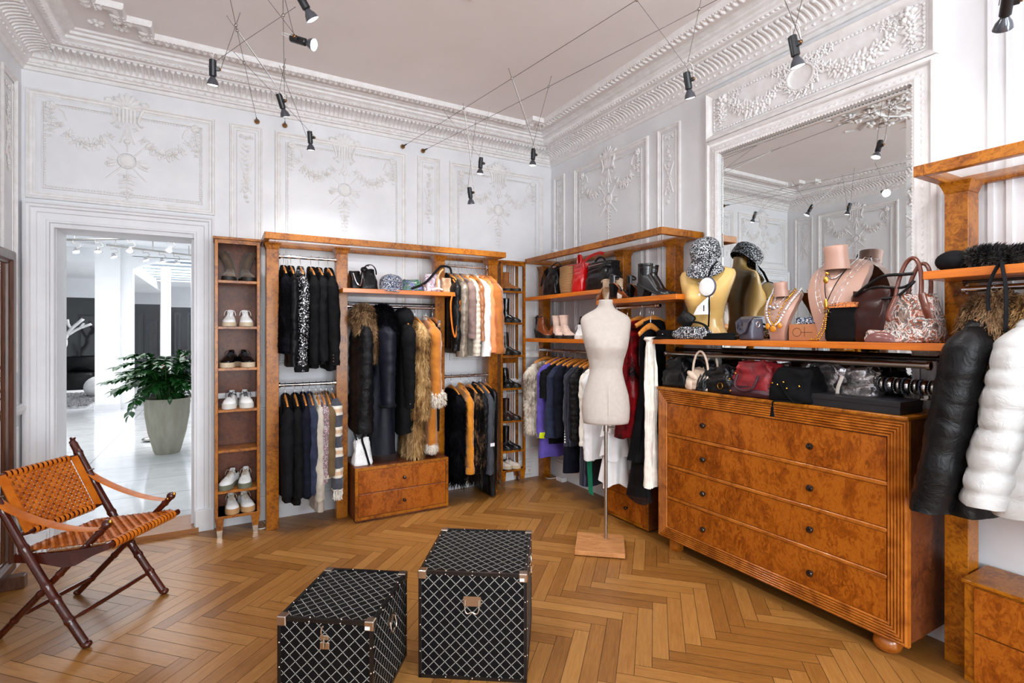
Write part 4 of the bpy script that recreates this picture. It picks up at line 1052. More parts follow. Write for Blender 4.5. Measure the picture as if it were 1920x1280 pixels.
garment('sequin_jacket', 'black jacket covered in silver sequins with ribbed black cuffs', 'jacket', (0.512, RYA, Z1), RA, 'sequins', L=0.72, sleeve=0.66, group=G1, short='sequinned jacket', cuff='black_wool', sr=(0.058, 0.046), cuffw=0.05, th=0.028, slean=(-0.012, 0))
garment('blazer', 'black wool blazer with a gold sleeve button, right of the sequinned jacket', 'blazer', (0.585, RYA, Z1), RA, 'black_wool', L=0.80, sleeve=0.62, group=G1, short='black blazer with the gold button', collar='lapel', buttons=('gold', 1, 0), th=0.03)
garment('blazer', 'black jacket with beaded cuff hanging second from the right on the upper left rail', 'blazer', (0.640, RYA, Z1), RA, 'near_black', L=0.78, sleeve=0.60, group=G1, short='black jacket with beaded cuff', buttons=('chrome', 3, 0), th=0.026)
garment('blazer', 'black tailored blazer, rightmost on the upper left rail, with dark cuff buttons', 'blazer', (0.705, RYA, Z1), RA, 'black_wool', L=0.82, sleeve=0.63, sr=(0.062, 0.05), group=G1, short='rightmost black blazer', collar='lapel', buttons=('knob_black', 3, 0), th=0.034, slean=(0.02, 0))
G2 = 'garments on the lower rail of the first bay'
garment('blazer', 'black jacket with gold buttons hanging first on the lower left rail', 'jacket', (0.410, RYA, Z2), RA, 'near_black', L=0.80, sleeve=0.60, group=G2, short='black jacket with gold buttons', collar='lapel', buttons=('gold', 2, 0))
garment('coat', 'long plain black coat, second on the lower left rail', 'coat', (0.475, RYA, Z2), RA, 'black_wool', L=0.83, sleeve=0.62, group=G2, short='long plain black coat', collar='lapel')
garment('coat', 'dark navy jacket between the plain black coat and the denim one', 'jacket', (0.530, RYA, Z2), RA, 'navy_wool', L=0.79, sleeve=0.62, group=G2, short='dark navy jacket', th=0.026)
garment('denim_jacket', 'dark blue denim jacket with pale seams on the lower left rail', 'jacket', (0.575, RYA, Z2), RA, 'denim', L=0.76, sleeve=0.60, group=G2, short='dark denim jacket', th=0.026, fold=0.008)
garment('cardigan', 'long pale beige cardigan beside the denim jacket', 'cardigan', (0.620, RYA, Z2), RA, 'beige_knit', L=0.90, sleeve=0.66, group=G2, short='pale beige cardigan', th=0.022)
garment('tweed_jacket', 'pink and grey tweed jacket on the lower left rail', 'jacket', (0.655, RYA, Z2), RA, 'tweed_pink', L=0.70, sleeve=0.50, group=G2, short='pink and grey tweed jacket', cuff='beige_knit', cuffw=0.03, th=0.026)
garment('jacket', 'plain khaki brown jacket between the tweed jacket and the striped scarf', 'jacket', (0.692, RYA, Z2), RA, 'khaki', L=0.66, sleeve=0.50, group=G2, short='khaki brown jacket', th=0.024)
t = thing('striped_scarf', 'grey and cream striped knitted scarf with fringe hanging by the second post', 'scarf', (0.735, RYA, Z2), 0)
b = sleeve_mb((0.0, -0.15, -0.10), 0.66, 0.05, 0.052, (0.01, 0.0), 4, 0, 0.014, 20, 30, ky=1.1); b.build('knit', 'scarf_stripe', t, smooth=60)
mb = MB()
for i in range(34):
    a = i * 2.4; r = 0.04 * math.sqrt((i + 1) / 34); x, y = 0.012 + r * 0.8 * math.cos(a), -0.15 + r * math.sin(a)
    mb.tube([(x, y, -0.74), (x + GR.uniform(-.01, .01), y + GR.uniform(-.01, .01), -0.79), (x + GR.uniform(-.012, .012), y + GR.uniform(-.01, .01), -0.835)], [0.004, 0.0032, 0.002], 5)
f_ = mb.build('fringe', 'cream_knit', t); f_['kind'] = 'stuff'
hanger((0.735, RYA, Z2), 0, 'orange wooden hanger carrying the striped scarf by the second post')
# coats over the low cabinet
hanger((0.872, RYA - 0.0, Z3), 0.0, 'bare orange wooden hanger seen edge-on at the left of the coats', scale=0.9)
garment('puffer_coat', 'black quilted puffer coat with brown fur-trimmed hood over the white tote', 'coat', (0.945, RYA - 0.02, Z3), RA, 'puffer_black', L=0.95, sleeve=0.66, sr=(0.068, 0.058), puff=0.095, th=0.075, thh=0.08, short='black puffer coat with fur hood', hood='fur_brown', collar='fur', collar_mat='fur_brown', slean=(-0.015, 0), hwh=0.175, fold=0.006)
t = garment('parka', 'long navy parka with a small square badge on the sleeve', 'coat', (1.095, RYA - 0.025, Z3), RA, 'parka_navy', L=1.13, sleeve=0.60, sr=(0.088, 0.062), th=0.085, thh=0.10, short='long navy parka', hood='fur_black', collar='fur', collar_mat='fur_black', slean=(0.01, 0), fold=0.024, waist=0.9, hwh=0.16, cuff='black_wool', cuffw=0.02)
bd = MB(); sweep_poly(bd, rect(-0.018, 0.018, -0.019, 0.019), [(0, 0), (0, 0.002), (0.004, 0.002), (0.004, 0)], lambda u, v, h: (u, -h, v))
bd.box(-0.012, 0.012, -0.002, 0, 0.004, 0.007).box(-0.004, 0.010, -0.002, 0, -0.002, 0.001).box(-0.010, 0.010, -0.002, 0, -0.011, -0.008)
bd.build('badge', 'white_cotton', t, loc=(0.012, -0.243, -0.33))
garment('parka', 'black hooded parka with studs beside the long fur gilet', 'coat', (1.265, RYA - 0.02, Z3), RA, 'black_wool', L=0.98, sleeve=0.62, sr=(0.075, 0.055), th=0.07, thh=0.07, short='black hooded parka', hood='near_black', collar='lapel', slean=(0.01, 0), buttons=('chrome', 6, 0), hwh=0.17)
t = garment('fur_coat', 'long brown and black fox fur coat reaching down over the low cabinet', 'fur coat', (1.372, RYA - 0.025, Z3), RA, 'fur_fox', L=1.17, sleeve=0.70, sr=(0.075, 0.08), th=0.055, thh=0.065, short='long fox fur coat', fur=('fur_fox', 'all'), collar=None, slean=(-0.01, 0), furs=(9000, 0.04), hwh=0.17, cxh=-0.03)
t = garment('shearling_coat', 'tan suede coat with cream shearling cuffs and hem', 'coat', (1.468, RYA - 0.02, Z3), RA, 'tan_suede', L=1.14, sleeve=0.60, sr=(0.072, 0.062), th=0.05, thh=0.055, short='tan suede shearling coat', cuff='shearling', cuffw=0.09, collar='stand', collar_mat='shearling', slean=(0.02, 0), hwh=0.17)
hm = MB().loft([[(0.058 * k * math.cos(q), 0.175 * k * math.sin(q), z) for q in [2 * PI * j / 30 for j in range(30)]] for z, k in ((-1.14, 0.9), (-1.14, 1.04), (-1.115, 1.08), (-1.09, 1.02), (-1.09, 0.9))])
ho = hm.build('hem', 'shearling', t, smooth=60); fur_tufts(hm, 1500, 0.022, 0.003, 0.5, 0.7, 6).build('fur_pile', 'shearling', ho)
mb = MB()
for sgn in (-1, 1):
    rings = []
    for i in range(16):
        t_ = i / 15; z = -0.13 - 0.86 * t_
        rings.append([(0.0 + (0.02 + 0.006 * nz(q, t_ * 4, sgn)) * math.cos(q), sgn * 0.075 + (0.085 - 0.02 * t_) * math.sin(q), z) for q in [2 * PI * j / 14 for j in range(14)]])
    mb.loft(rings)
t = thing('trousers', 'black trousers with a silver zip clipped up beside the third post', 'trousers', (1.525, RYA - 0.02, Z3), 0)
mb.build('leg_cloth', 'black_wool', t, smooth=60); MB().box(-0.022, -0.018, -0.15, -0.144, -0.75, -0.6).build('zip', 'chrome', t)
hanger((1.525, RYA - 0.02, Z3), 0, 'wooden clip hanger holding the black trousers by the third post', True)
G4 = 'short jackets on the upper rail of the third bay'
garment('leather_jacket', 'black leather jacket, first on the upper rail of the third bay', 'jacket', (1.672, RYA, Z4), RA, 'leather_black', L=0.68, sleeve=0.56, group=G4, short='black leather jacket of the third bay')
garment('leather_jacket', 'crumpled taupe grey leather jacket on the upper rail of the third bay', 'jacket', (1.735, RYA, Z4), RA, 'leather_taupe', L=0.74, sleeve=0.60, sr=(0.062, 0.046), group=G4, short='taupe leather jacket', slean=(-0.012, 0), cuff='leather_taupe')
garment('blazer', 'mauve brown jacket between the taupe leather and the cream quilted jackets', 'jacket', (1.80, RYA, Z4), RA, 'mauve', L=0.60, sleeve=0.46, group=G4, short='mauve jacket', th=0.024, slean=(0.015, 0))
garment('quilted_jacket', 'cream narrow-quilted padded jacket on the third bay upper rail', 'jacket', (1.845, RYA, Z4), RA, 'puffer_beige', L=0.75, sleeve=0.60, sr=(0.042, 0.042), puff=0.042, group=G4, short='cream quilted jacket', th=0.026, slean=(0.01, 0))
garment('leather_jacket', 'cognac brown leather jacket beside the white one', 'jacket', (1.89, RYA, Z4), RA, 'leather_cognac', L=0.60, sleeve=0.48, sr=(0.048, 0.045), group=G4, short='cognac leather jacket', th=0.024, slean=(0.012, 0))
garment('denim_jacket', 'white denim jacket on the third bay upper rail', 'jacket', (1.938, RYA, Z4), RA, 'white_denim', L=0.75, sleeve=0.61, sr=(0.058, 0.052), group=G4, short='white denim jacket', th=0.026, slean=(0.0, 0), fold=0.008)
garment('blazer', 'coral orange jacket between the white and the rust suede jackets', 'jacket', (1.985, RYA, Z4), RA, 'coral', L=0.72, sleeve=0.58, sr=(0.05, 0.045), group=G4, short='coral jacket', th=0.026, slean=(0.015, 0))
garment('suede_jacket', 'rust brown suede jacket, rightmost on the third bay upper rail', 'jacket', (2.03, RYA - 0.02, Z4), RA, 'rust_suede', L=0.72, sleeve=0.58, sr=(0.06, 0.05), group=G4, short='rust suede jacket', th=0.03, slean=(0.03, 0), cuff='rust_suede')
G5 = 'garments on the lower rail of the third bay'
garment('fur_coat', 'long-haired black fur coat beside the two-drawer cabinet', 'fur coat', (1.70, RYA, Z5), RA, 'fur_black', L=0.86, sleeve=0.6, sr=(0.06, 0.055), th=0.04, thh=0.045, group=G5, short='long-haired black fur coat', fur=('fur_black', 'all'), furs=(6000, 0.06), collar=None, slean=(-0.03, 0))
garment('suede_jacket', 'mustard yellow suede jacket between two dark furs', 'jacket', (1.782, RYA - 0.015, Z5), RA, 'mustard_suede', L=0.76, sleeve=0.62, sr=(0.05, 0.038), group=G5, short='mustard suede jacket', th=0.028, slean=(0.0, -0.02), cuff='mustard_suede')
garment('fur_coat', 'dark fur coat with light brown streaks on the lower rail', 'fur coat', (1.86, RYA, Z5), RA, 'fur_streaked', L=0.86, sleeve=0.6, sr=(0.055, 0.06), th=0.04, thh=0.045, group=G5, short='streaked dark fur coat', fur=('fur_streaked', 'all'), furs=(6000, 0.06), collar=None)
garment('puffer_coat', 'thin black quilted down jacket behind the streaked fur', 'jacket', (1.92, RYA, Z5), RA, 'puffer_black', L=0.74, sleeve=0.5, puff=0.06, group=G5, short='thin black quilted jacket', th=0.03)
t = garment('coat', 'dark grey coat with white label on its sleeve beside the garment bag', 'coat', (1.965, RYA - 0.02, Z5), RA, 'grey_rib', L=0.76, sleeve=0.66, sr=(0.045, 0.036), group=G5, short='dark grey coat with white label', th=0.026)
MB().box(-0.018, 0.022, -0.001, 0.0, -0.014, 0.014, 0.0004).build('label_tag', 'white_cotton', t, loc=(0.0, -0.222, -0.56))
t = thing('garment_bag', 'long black zipped garment bag beside the corner shoe tower', 'garment bag', (2.025, RYA, Z5))
b = body_mb(-0.09, 0.92, 0.2, 0.045, 0.17, 0.03, 0.0, 33, 0, 0.02); b.build('bag', 'bag_nylon', t, smooth=60)
MB().box(-0.003, 0.003, -0.212, -0.205, -0.95, -0.2).build('zip', 'near_black', t)
hanger((2.025, RYA, Z5), 0, 'orange wooden hanger inside the black garment bag')
# right wall, first bay rail
Z6 = 1.235
def gb(*a, **k): return garment(*a, **k)
G6 = 'garments on the rail of the right wall beside the corner'
gb('fur_jacket', 'cream and grey fur jacket hanging nearest the corner on the right wall', 'fur jacket', (RXB, 4.02, Z6), RB, 'fur_cream', L=0.74, sleeve=0.60, sr=(0.07, 0.06), th=0.04, thh=0.045, group=G6, short='cream fur jacket', fur=('fur_cream', 'all'), furs=(5200, 0.03), collar=None, slean=(0.0, 0), hwh=0.17)
gb('coat', 'purple coat with neon yellow lining at the turned cuff', 'coat', (RXB, 3.84, Z6), RB, 'purple_wool', L=0.93, sleeve=0.60, sr=(0.05, 0.05), th=0.045, thh=0.055, group=G6, short='purple coat', cuff='neon_lining', cuffw=0.05, hwh=0.20)
gb('t_shirt', 'plain black short-sleeved top beside the purple coat', 'top', (RXB, 3.75, Z6), RB, 'black_wool', L=0.80, sleeve=0.25, sr=(0.065, 0.07), th=0.024, group=G6, short='black short-sleeved top', hwh=0.15)
gb('jacket', 'slate blue jacket with long sleeves on the right wall rail', 'jacket', (RXB, 3.66, Z6), RB, 'navy_blue', L=0.66, sleeve=0.58, sr=(0.055, 0.06), th=0.03, group=G6, short='slate blue jacket', slean=(-0.02, -0.01))
speckle('leopard', hexc(196, 142, 84), [hexc(60, 36, 22), hexc(176, 120, 66)], 110, 0.5, 0, 0.7)
gb('blouse', 'dark navy jacket with a leopard print collar on the right wall rail', 'jacket', (RXB, 3.57, Z6), RB, 'navy_wool', L=0.64, sleeve=0.56, th=0.026, group=G6, short='navy jacket with leopard collar', collar='lapel', collar_mat='leopard')
gb('trousers', 'dark navy long trousers hanging below the shorter jackets', 'trousers', (RXB, 3.51, Z6), RB, 'navy_wool', L=1.0, sleeve=0, hw=0.15, hwh=0.17, th=0.03, thh=0.05, group=G6, short='dark navy trousers', collar=None)
gb('blazer', 'navy pinstripe blazer with a row of white sleeve buttons', 'blazer', (RXB, 3.42, Z6), RB, 'pinstripe', L=0.72, sleeve=0.60, sr=(0.055, 0.055), th=0.035, group=G6, short='pinstripe blazer', collar='lapel', buttons=('white_plastic', 5, 0))
gb('jacket', 'black quilted jacket between the pinstripe blazer and the cream jacket', 'jacket', (RXB, 3.34, Z6), RB, 'puffer_black', L=0.70, sleeve=0.55, puff=0.05, th=0.03, group=G6, short='black quilted jacket on the right wall')
gb('skirt', 'long navy striped skirt, its hem low behind the green strip', 'skirt', (RXB, 3.29, Z6), RB, 'pinstripe', L=1.05, sleeve=0, hw=0.14, hwh=0.17, th=0.03, thh=0.045, group=G6, short='long navy striped skirt', collar=None)
gb('knit_jacket', 'cream knitted jacket with fringed hem, half hidden by the mannequin', 'jacket', (RXB, 3.215, Z6), RB, 'cream_knit', L=0.66, sleeve=0.56, sr=(0.055, 0.05), th=0.035, group=G6, short='cream knitted jacket')
t = thing('sash', 'bright green satin strip hanging low left of the mannequin pole', 'sash', (2.46, 3.16, 0.58))
MB().loft([[(-0.012 + 0.02 * i / 8, -0.035 - 0.01 * i / 8, -0.42 * i / 8), (0.0 + 0.02 * i / 8, 0.03 - 0.01 * i / 8, -0.42 * i / 8 + 0.0), (0.006 + 0.02 * i / 8, 0.03 - 0.01 * i / 8, -0.42 * i / 8), (-0.006 + 0.02 * i / 8, -0.035 - 0.01 * i / 8, -0.42 * i / 8)] for i in range(9)]).build('satin', 'green_satin', t, smooth=60)
gb('blouse', 'white cotton shirt, its hem seen left of the mannequin pole', 'shirt', (RXB - 0.02, 3.15, Z6), RB, 'white_cotton', L=0.80, sleeve=0.66, th=0.04, thh=0.07, group=G6, short='white cotton shirt', hwh=0.2)
# right wall, second bay rail: gowns
Z7 = 1.585
t = thing('ruffled_dress', 'white tiered ruffle dress behind the mannequin', 'dress', (RXB, 2.93, Z7), RB)
b = body_mb(-0.11, 0.80, 0.16, 0.035, 0.15, 0.05, -0.02, 51); b.build('bodice', 'white_cotton', t, smooth=60)
for k_, (z0, z1, r0, r1) in enumerate(((-0.72, -0.93, 0.10, 0.15), (-0.86, -1.10, 0.12, 0.16), (-1.03, -1.29, 0.13, 0.17))):
    rings = []
    for i in range(9):
        t_ = i / 8; ring = []
        for j in range(64):
            q = 2 * PI * j / 64; r = r0 + (r1 - r0) * t_; rf = 0.016 * t_ * math.sin(q * 9 + k_) + 0.02 * t_ * nz(math.cos(q) * 2, math.sin(q) * 2, k_ * 3)
            ring.append(((r * 0.62 + rf) * math.cos(q), -0.10 + (r * 0.75 + rf) * math.sin(q), z0 + (z1 - z0) * t_ + 0.02 * t_ * math.sin(q * 4 + k_ * 2)))
        rings.append(ring)
    MB().loft(rings, cap=False).build('ruffle', 'white_cotton', t, smooth=60)
hanger((RXB, 2.93, Z7), RB, 'orange wooden hanger carrying the white ruffled dress')
gb('evening_dress', 'shimmering dark red and black taffeta dress right of the mannequin', 'dress', (RXB - 0.03, 2.765, Z7), RB, 'taffeta_red', L=0.92, sleeve=0, hw=0.17, hwh=0.19, th=0.06, thh=0.075, fold=0.05, short='red and black taffeta dress', collar=None, cyh=-0.04, clip=True)
t = gb('evening_gown', 'long black gown with a sheer flared hem beside the big chest', 'dress', (RXB - 0.03, 2.635, Z7), RB, 'black_wool', L=1.05, sleeve=0, hw=0.12, hwh=0.1, th=0.03, thh=0.06, fold=0.02, short='long black gown', collar=None, cyh=-0.12, waist=0.8)
rings = []
for i in range(10):
    t_ = i / 9; r = 0.055 + 0.05 * t_ ** 1.3
    rings.append([((r * 1.0 + 0.008 * math.sin(q * 7) * t_) * math.cos(q), -0.13 + (r * 0.62) * math.sin(q), -0.99 - 0.33 * t_ + 0.015 * math.sin(q * 2) * t_) for q in [2 * PI * j / 40 for j in range(40)]])
MB().loft(rings, cap=False).build('sheer_hem', 'sheer_black', t, smooth=60)
gb('gown', 'long ivory strapless dress hung at the end of the display shelf', 'dress', (2.475, 2.515, 1.53), RB + 0.35, 'ivory_satin', L=1.15, sleeve=0, hw=0.05, hwh=0.06, th=0.022, thh=0.026, fold=0.03, short='long ivory dress, tilted', collar=None, top=-0.16)
# right rack: winter coats
Z8 = 1.575
gb('winter_coat', 'black faux-leather winter coat with grey-brown fur hood, leftmost on the right rack', 'coat', (RXB, 0.83, Z8), RB, 'leather_black', L=0.88, sleeve=0.72, sr=(0.10, 0.085), th=0.07, thh=0.085, short='black winter coat with fur hood', collar='fur', collar_mat='fur_brown', hwh=0.19, hw=0.2, slean=(-0.13, -0.02), fold=0.02, cxh=-0.05)
gb('puffer_coat', 'white quilted puffer coat on the right rack', 'coat', (RXB, 0.685, Z8), RB, 'puffer_white', L=0.84, sleeve=0.66, sr=(0.105, 0.085), th=0.07, thh=0.085, puff=0.075, short='white puffer coat', hwh=0.185, slean=(-0.12, 0.0), fold=0.006, collar='fur', collar_mat='fur_fox', cxh=-0.05)
gb('leather_coat', 'black leather coat cut by the right edge of the picture', 'coat', (RXB, 0.53, Z8), RB, 'leather_black', L=0.90, sleeve=0.70, sr=(0.085, 0.07), th=0.06, thh=0.06, short='black leather coat at the right edge', hwh=0.19, slean=(-0.02, 0), collar='fur', collar_mat='fur_fox')
# ------------------------------------------------------------------ shoes (local: toe towards -y, sole on z=0)
cloth('sneaker_white', hexc(222, 222, 222), 0.55, 0.0, bk=0.1, c2=hexc(236, 236, 236)); cloth('sneaker_pale', hexc(206, 190, 178), 0.8, c2=hexc(226, 216, 206)); cloth('boot_taupe', hexc(84, 68, 56), 0.85, 0.3, c2=hexc(112, 94, 78)); cloth('boot_tan', hexc(146, 86, 40), 0.8, 0.2, c2=hexc(166, 104, 54))
new_mat('boot_black', hexc(12, 12, 15), 0.22, coat=0.3); new_mat('boot_brown', hexc(50, 26, 18), 0.25, coat=0.3); new_mat('boot_olive', hexc(34, 28, 20), 0.3, coat=0.3); wrinkly('boot_cognac', hexc(112, 54, 28), 0.3, 30, 0.3, 0.003, 0.3, hexc(142, 76, 42)); cloth('boot_pink', hexc(206, 178, 164), 0.8, 0.2)
new_mat('sole_white', hexc(214, 212, 206), 0.6); new_mat('sole_gum', hexc(188, 148, 102), 0.6); new_mat('sole_beige', hexc(196, 178, 152), 0.6); new_mat('sole_dark', hexc(20, 16, 14), 0.6); new_mat('sole_green', hexc(110, 112, 92), 0.7); new_mat('lace_beige', hexc(186, 168, 142), 0.8); new_mat('lace_dark', hexc(40, 40, 44), 0.8); new_mat('dark_lining', hexc(18, 17, 18), 0.9); new_mat('insole_orange', hexc(178, 104, 60), 0.5)
OUT = [(0, 0.014), (0.05, 0.026), (0.15, 0.031), (0.35, 0.029), (0.55, 0.034), (0.72, 0.042), (0.86, 0.039), (0.95, 0.026), (1.0, 0.008)]
def outl(s): return lerp_tab(OUT, s)
def shoe_rings(L, htab, base, wk=1.0, heel=0.0, n=16, m=22, ex=0.8):
    rings = []
    for i in range(m + 1):
        s = i / m; y = L / 2 - L * s; w = outl(s) * wk; h = lerp_tab(htab, s); zb = base + heel * max(0, 1 - (s / 0.62)) ** 1.0
        ring = []
        for j in range(n):
            q = PI * j / (n - 1); c, si = math.cos(q), math.sin(q)
            ring.append((w * (abs(c) ** ex) * (1 if c > 0 else -1), y, zb + max(h - base, 0.003) * (si ** 0.75)))
        rings.append(ring)
    return rings
SNEAK = [(0, 0.075), (0.1, 0.088), (0.2, 0.078), (0.33, 0.088), (0.45, 0.092), (0.6, 0.074), (0.78, 0.056), (0.9, 0.048), (1, 0.032)]
BOOTF = [(0, 0.07), (0.1, 0.10), (0.3, 0.11), (0.45, 0.095), (0.6, 0.07), (0.78, 0.054), (0.9, 0.048), (1, 0.03)]
def sole_mb(L, t, heel=0.0, wk=1.05, block=None):
    mb = MB(); rings = []
    for i in range(21):
        s = i / 20; y = (L / 2 + 0.004) - (L + 0.008) * s; w = max(outl(s) * wk, 0.01) + 0.002; z = heel * max(0, 1 - (s / 0.62))
        rings.append([(w, y, z), (w * 1.02, y, z + t * 0.5), (w * 0.98, y, z + t), (-w * 0.98, y, z + t), (-w * 1.02, y, z + t * 0.5), (-w, y, z)])
    mb.loft(rings)
    return mb
def shoe(kind, label, loc, rz, upper, sole, lace=None, L=0.25, t=0.028, heel=0.0, shaft=0.0, lean=(0, 0), sr=0.045, group=None, scale=1.0, block=0.02, rot=None):
    o = thing(kind, label, 'shoe' if kind != 'ankle_boot' and kind != 'boot' else 'boot', loc, rz, group=group, rot=rot, scale=scale)
    ht = BOOTF if shaft else SNEAK
    hts = [(a, b + heel * max(0, 1 - a / 0.62) + (t - 0.028) * 0.7) for a, b in ht]
    up = MB().loft(shoe_rings(L, hts, t * 0.85, 1.0, heel), closed=True)
    if shaft:
        rings = []; yb = L / 2 - 0.055
        for i in range(15):
            u = i / 14; z = 0.05 + heel + u * (shaft - 0.05); r = 0.034 + (sr - 0.034) * u
            rings.append([(r * 0.85 * math.cos(q) + lean[0] * u * u + 0.004 * nz(math.cos(q) * 2, u * 9, loc[0] * 7), yb + 0.006 + (r * 1.15) * math.sin(q) + lean[1] * u * u + 0.004 * nz(math.sin(q) * 2, u * 9, 3), z) for q in [2 * PI * j / 18 for j in range(18)]])
        up.loft(rings)
    u_ = up.build('upper', upper, o, smooth=60)
    if shaft: MB().loft([[(sr * 0.75 * math.cos(q) + lean[0], yb + 0.006 + sr * 1.0 * math.sin(q) + lean[1], shaft + heel + z) for q in [2 * PI * j / 16 for j in range(16)]] for z in (0.0, 0.0016)]).build('opening', 'dark_lining', o)
    else:
        MB().ball((0, L * 0.32, 0.078 + heel), (0.022, 0.042, 0.014), 12, 6).build('opening', 'dark_lining', o, smooth=180)
        MB().loft([[(0.017 * k * math.cos(q), L * 0.14 + dy + 0.005 * math.sin(q), z) for q in [2 * PI * j / 10 for j in range(10)]] for k, dy, z in ((1.0, -0.02, 0.07), (1.15, 0.0, 0.095), (1.1, 0.012, 0.112), (0.8, 0.016, 0.118))]).build('tongue', upper, o, smooth=60)
    so = sole_mb(L, t, heel)
    if heel > 0.02: so.loft([[(block * 0.8, L / 2 - 0.0, 0), (block * 0.8, L / 2 - block * 1.6, 0), (-block * 0.8, L / 2 - block * 1.6, 0), (-block * 0.8, L / 2 - 0.0, 0)], [(0.028, L / 2 + 0.002, heel + 0.004), (0.028, L / 2 - 0.06, heel * 0.86), (-0.028, L / 2 - 0.06, heel * 0.86), (-0.028, L / 2 + 0.002, heel + 0.004)]])
    so.build('sole', sole, o, smooth=40)
    if lace:
        mb = MB()
        for k in range(5):
            s = 0.40 + k * 0.055; y = L / 2 - L * s; h = lerp_tab(hts, s) + 0.003
            mb.tube([(-0.018, y, h - 0.010), (-0.008, y - 0.003, h), (0.008, y + 0.003, h), (0.018, y, h - 0.010)], 0.0022, 5)
            mb.tube([(-0.016, y, h - 0.008), (0, y - 0.006, h + 0.001), (0.016, y - 0.013, h - 0.012)], 0.0018, 5)
        for s_ in (-1, 1): mb.tube(smoothp([(0, L * 0.09, 0.098), (s_ * 0.02, L * 0.07, 0.112), (s_ * 0.032, L * 0.05, 0.098), (s_ * 0.036, L * 0.04, 0.075)], 3), 0.0018, 5)
        mb.build('laces', lace, o, smooth=180)
    return o
def pair(kind, what, row, locs, rzs, upper, sole, lace=None, side=('left', 'right'), **k):
    leans = k.pop('leans', None)
    for i, (l, r) in enumerate(zip(locs, rzs)):
        if leans: k['lean'] = leans[i]
        shoe(kind, '%s %s %s' % (side[i], what, row), l, r, upper, sole, lace, group=what + 's ' + row, **k)
TY = 4.045 + 0.108
xl, xr = 0.062, 0.160
pair('boot', 'slouchy taupe suede boot', 'on the top shelf of the left tower', [(xl, TY, 1.759), (xr + 0.005, TY, 1.759)], [-0.15, 0.2], 'boot_taupe', 'sole_dark', shaft=0.215, leans=[(-0.055, 0.01), (0.05, 0.0)], sr=0.046, L=0.20, side=('left', 'right'))
pair('sneaker', 'white trainer with beige sole', 'on the second shelf of the left tower', [(xl, TY, 1.442), (xr, TY, 1.442)], [-0.1, 0.06], 'sneaker_white', 'sole_beige', 'cord_white', L=0.215)
pair('sneaker', 'black running shoe', 'on the third shelf of the left tower', [(xl, TY, 1.156), (xr, TY, 1.156)], [-0.3, 0.25], 'boot_black', 'sole_beige', 'lace_dark', L=0.215, t=0.034)
pair('sneaker', 'white running shoe with grey laces', 'on the fourth shelf of the left tower', [(xl + 0.006, TY, 0.870), (xr, TY, 0.870)], [-0.2, 0.1], 'sneaker_white', 'sole_white', 'lace_dark', L=0.21, t=0.036)
pair('sneaker', 'white lace-up trainer with greenish sole', 'second from the bottom of the left tower', [(xl, TY, 0.314), (xr, TY, 0.314)], [-0.42, -0.1], 'sneaker_white', 'sole_green', 'lace_beige', L=0.225, t=0.034)
pair('sneaker', 'white trainer with worn tan sole', 'on the bottom board of the left tower', [(xl + 0.01, TY, 0.143), (xr, TY, 0.143)], [0.08, 0.25], 'sneaker_white', 'sole_gum', 'lace_beige', L=0.21, t=0.036)
# corner tower
RY = TRY0 + 0.075
rk = dict(scale=0.80)
def cp(what, row, z, upper, sole, shaft, **k): pair(k.pop('kind', 'boot'), what, row, [(2.275, RY + 0.012, z), (2.355, RY - 0.008, z)], [0.75, 0.85], upper, sole, k.pop('lace', None), side=('left', 'right'), shaft=shaft, L=0.23, **rk, **k)
cp('tan suede ankle boot', 'on the top shelf of the corner tower', 1.781, 'boot_tan', 'sole_dark', 0.22, leans=[(-0.02, 0.02), (0.02, 0.0)])
cp('tall plain black boot', 'on the second shelf of the corner tower', 1.490, 'boot_black', 'sole_dark', 0.28, leans=[(0, 0), (0, 0)])
cp('shiny dark olive boot', 'on the third shelf of the corner tower', 1.191, 'boot_olive', 'sole_dark', 0.26, leans=[(0.01, 0.01), (0.01, 0.02)])
cp('black pull-on boot', 'on the fourth shelf of the corner tower', 0.891, 'boot_black', 'sole_dark', 0.22, leans=[(-0.01, 0.01), (0, 0.02)])
cp('dark brown leather boot', 'on the fifth shelf of the corner tower', 0.592, 'boot_brown', 'sole_dark', 0.24, leans=[(0, 0), (0, 0)])
cp('blue-black shiny boot', 'on the sixth shelf of the corner tower', 0.317, 'boot_black', 'sole_dark', 0.26, leans=[(0, 0), (0, 0)], kind='ankle_boot')
cp('pale beige running shoe', 'on the bottom board of the corner tower', 0.143, 'sneaker_pale', 'sole_beige', 0, lace='lace_dark', kind='sneaker', t=0.036)
# row on the lower shelf of the right wall (z 1.345)
SZ = 1.346
a0 = -PI / 2
shoe('ankle_boot', 'black heeled boot at the corner end of the lower shoe shelf', (2.62, 4.08, SZ), -0.2, 'boot_black', 'sole_dark', shaft=0.13, heel=0.07, L=0.21, sr=0.04)
pair('ankle_boot', 'shiny brown heeled ankle boot', 'on the lower shoe shelf by the corner', [(2.60, 3.97, SZ), (2.60, 3.85, SZ)], [0.1, a0 + 0.3], 'boot_cognac', 'sole_dark', shaft=0.14, heel=0.05, L=0.21, sr=0.04, leans=[(0, 0), (0, 0.02)])
pair('ankle_boot', 'pale pink beige ankle boot', 'on the lower shoe shelf', [(2.56, 3.70, SZ), (2.56, 3.575, SZ)], [-0.35, -0.2], 'boot_pink', 'sole_dark', shaft=0.17, heel=0.03, L=0.21, sr=0.047, leans=[(0, 0.02), (0, 0.01)])
pair('ankle_boot', 'black suede ankle boot', 'behind the pink beige ankle boots', [(2.74, 3.60, SZ), (2.75, 3.46, SZ)], [-0.6, -0.3], 'boot_black', 'sole_dark', shaft=0.16, heel=0.03, L=0.20, sr=0.045, leans=[(0.02, 0.02), (0.0, 0.02)])
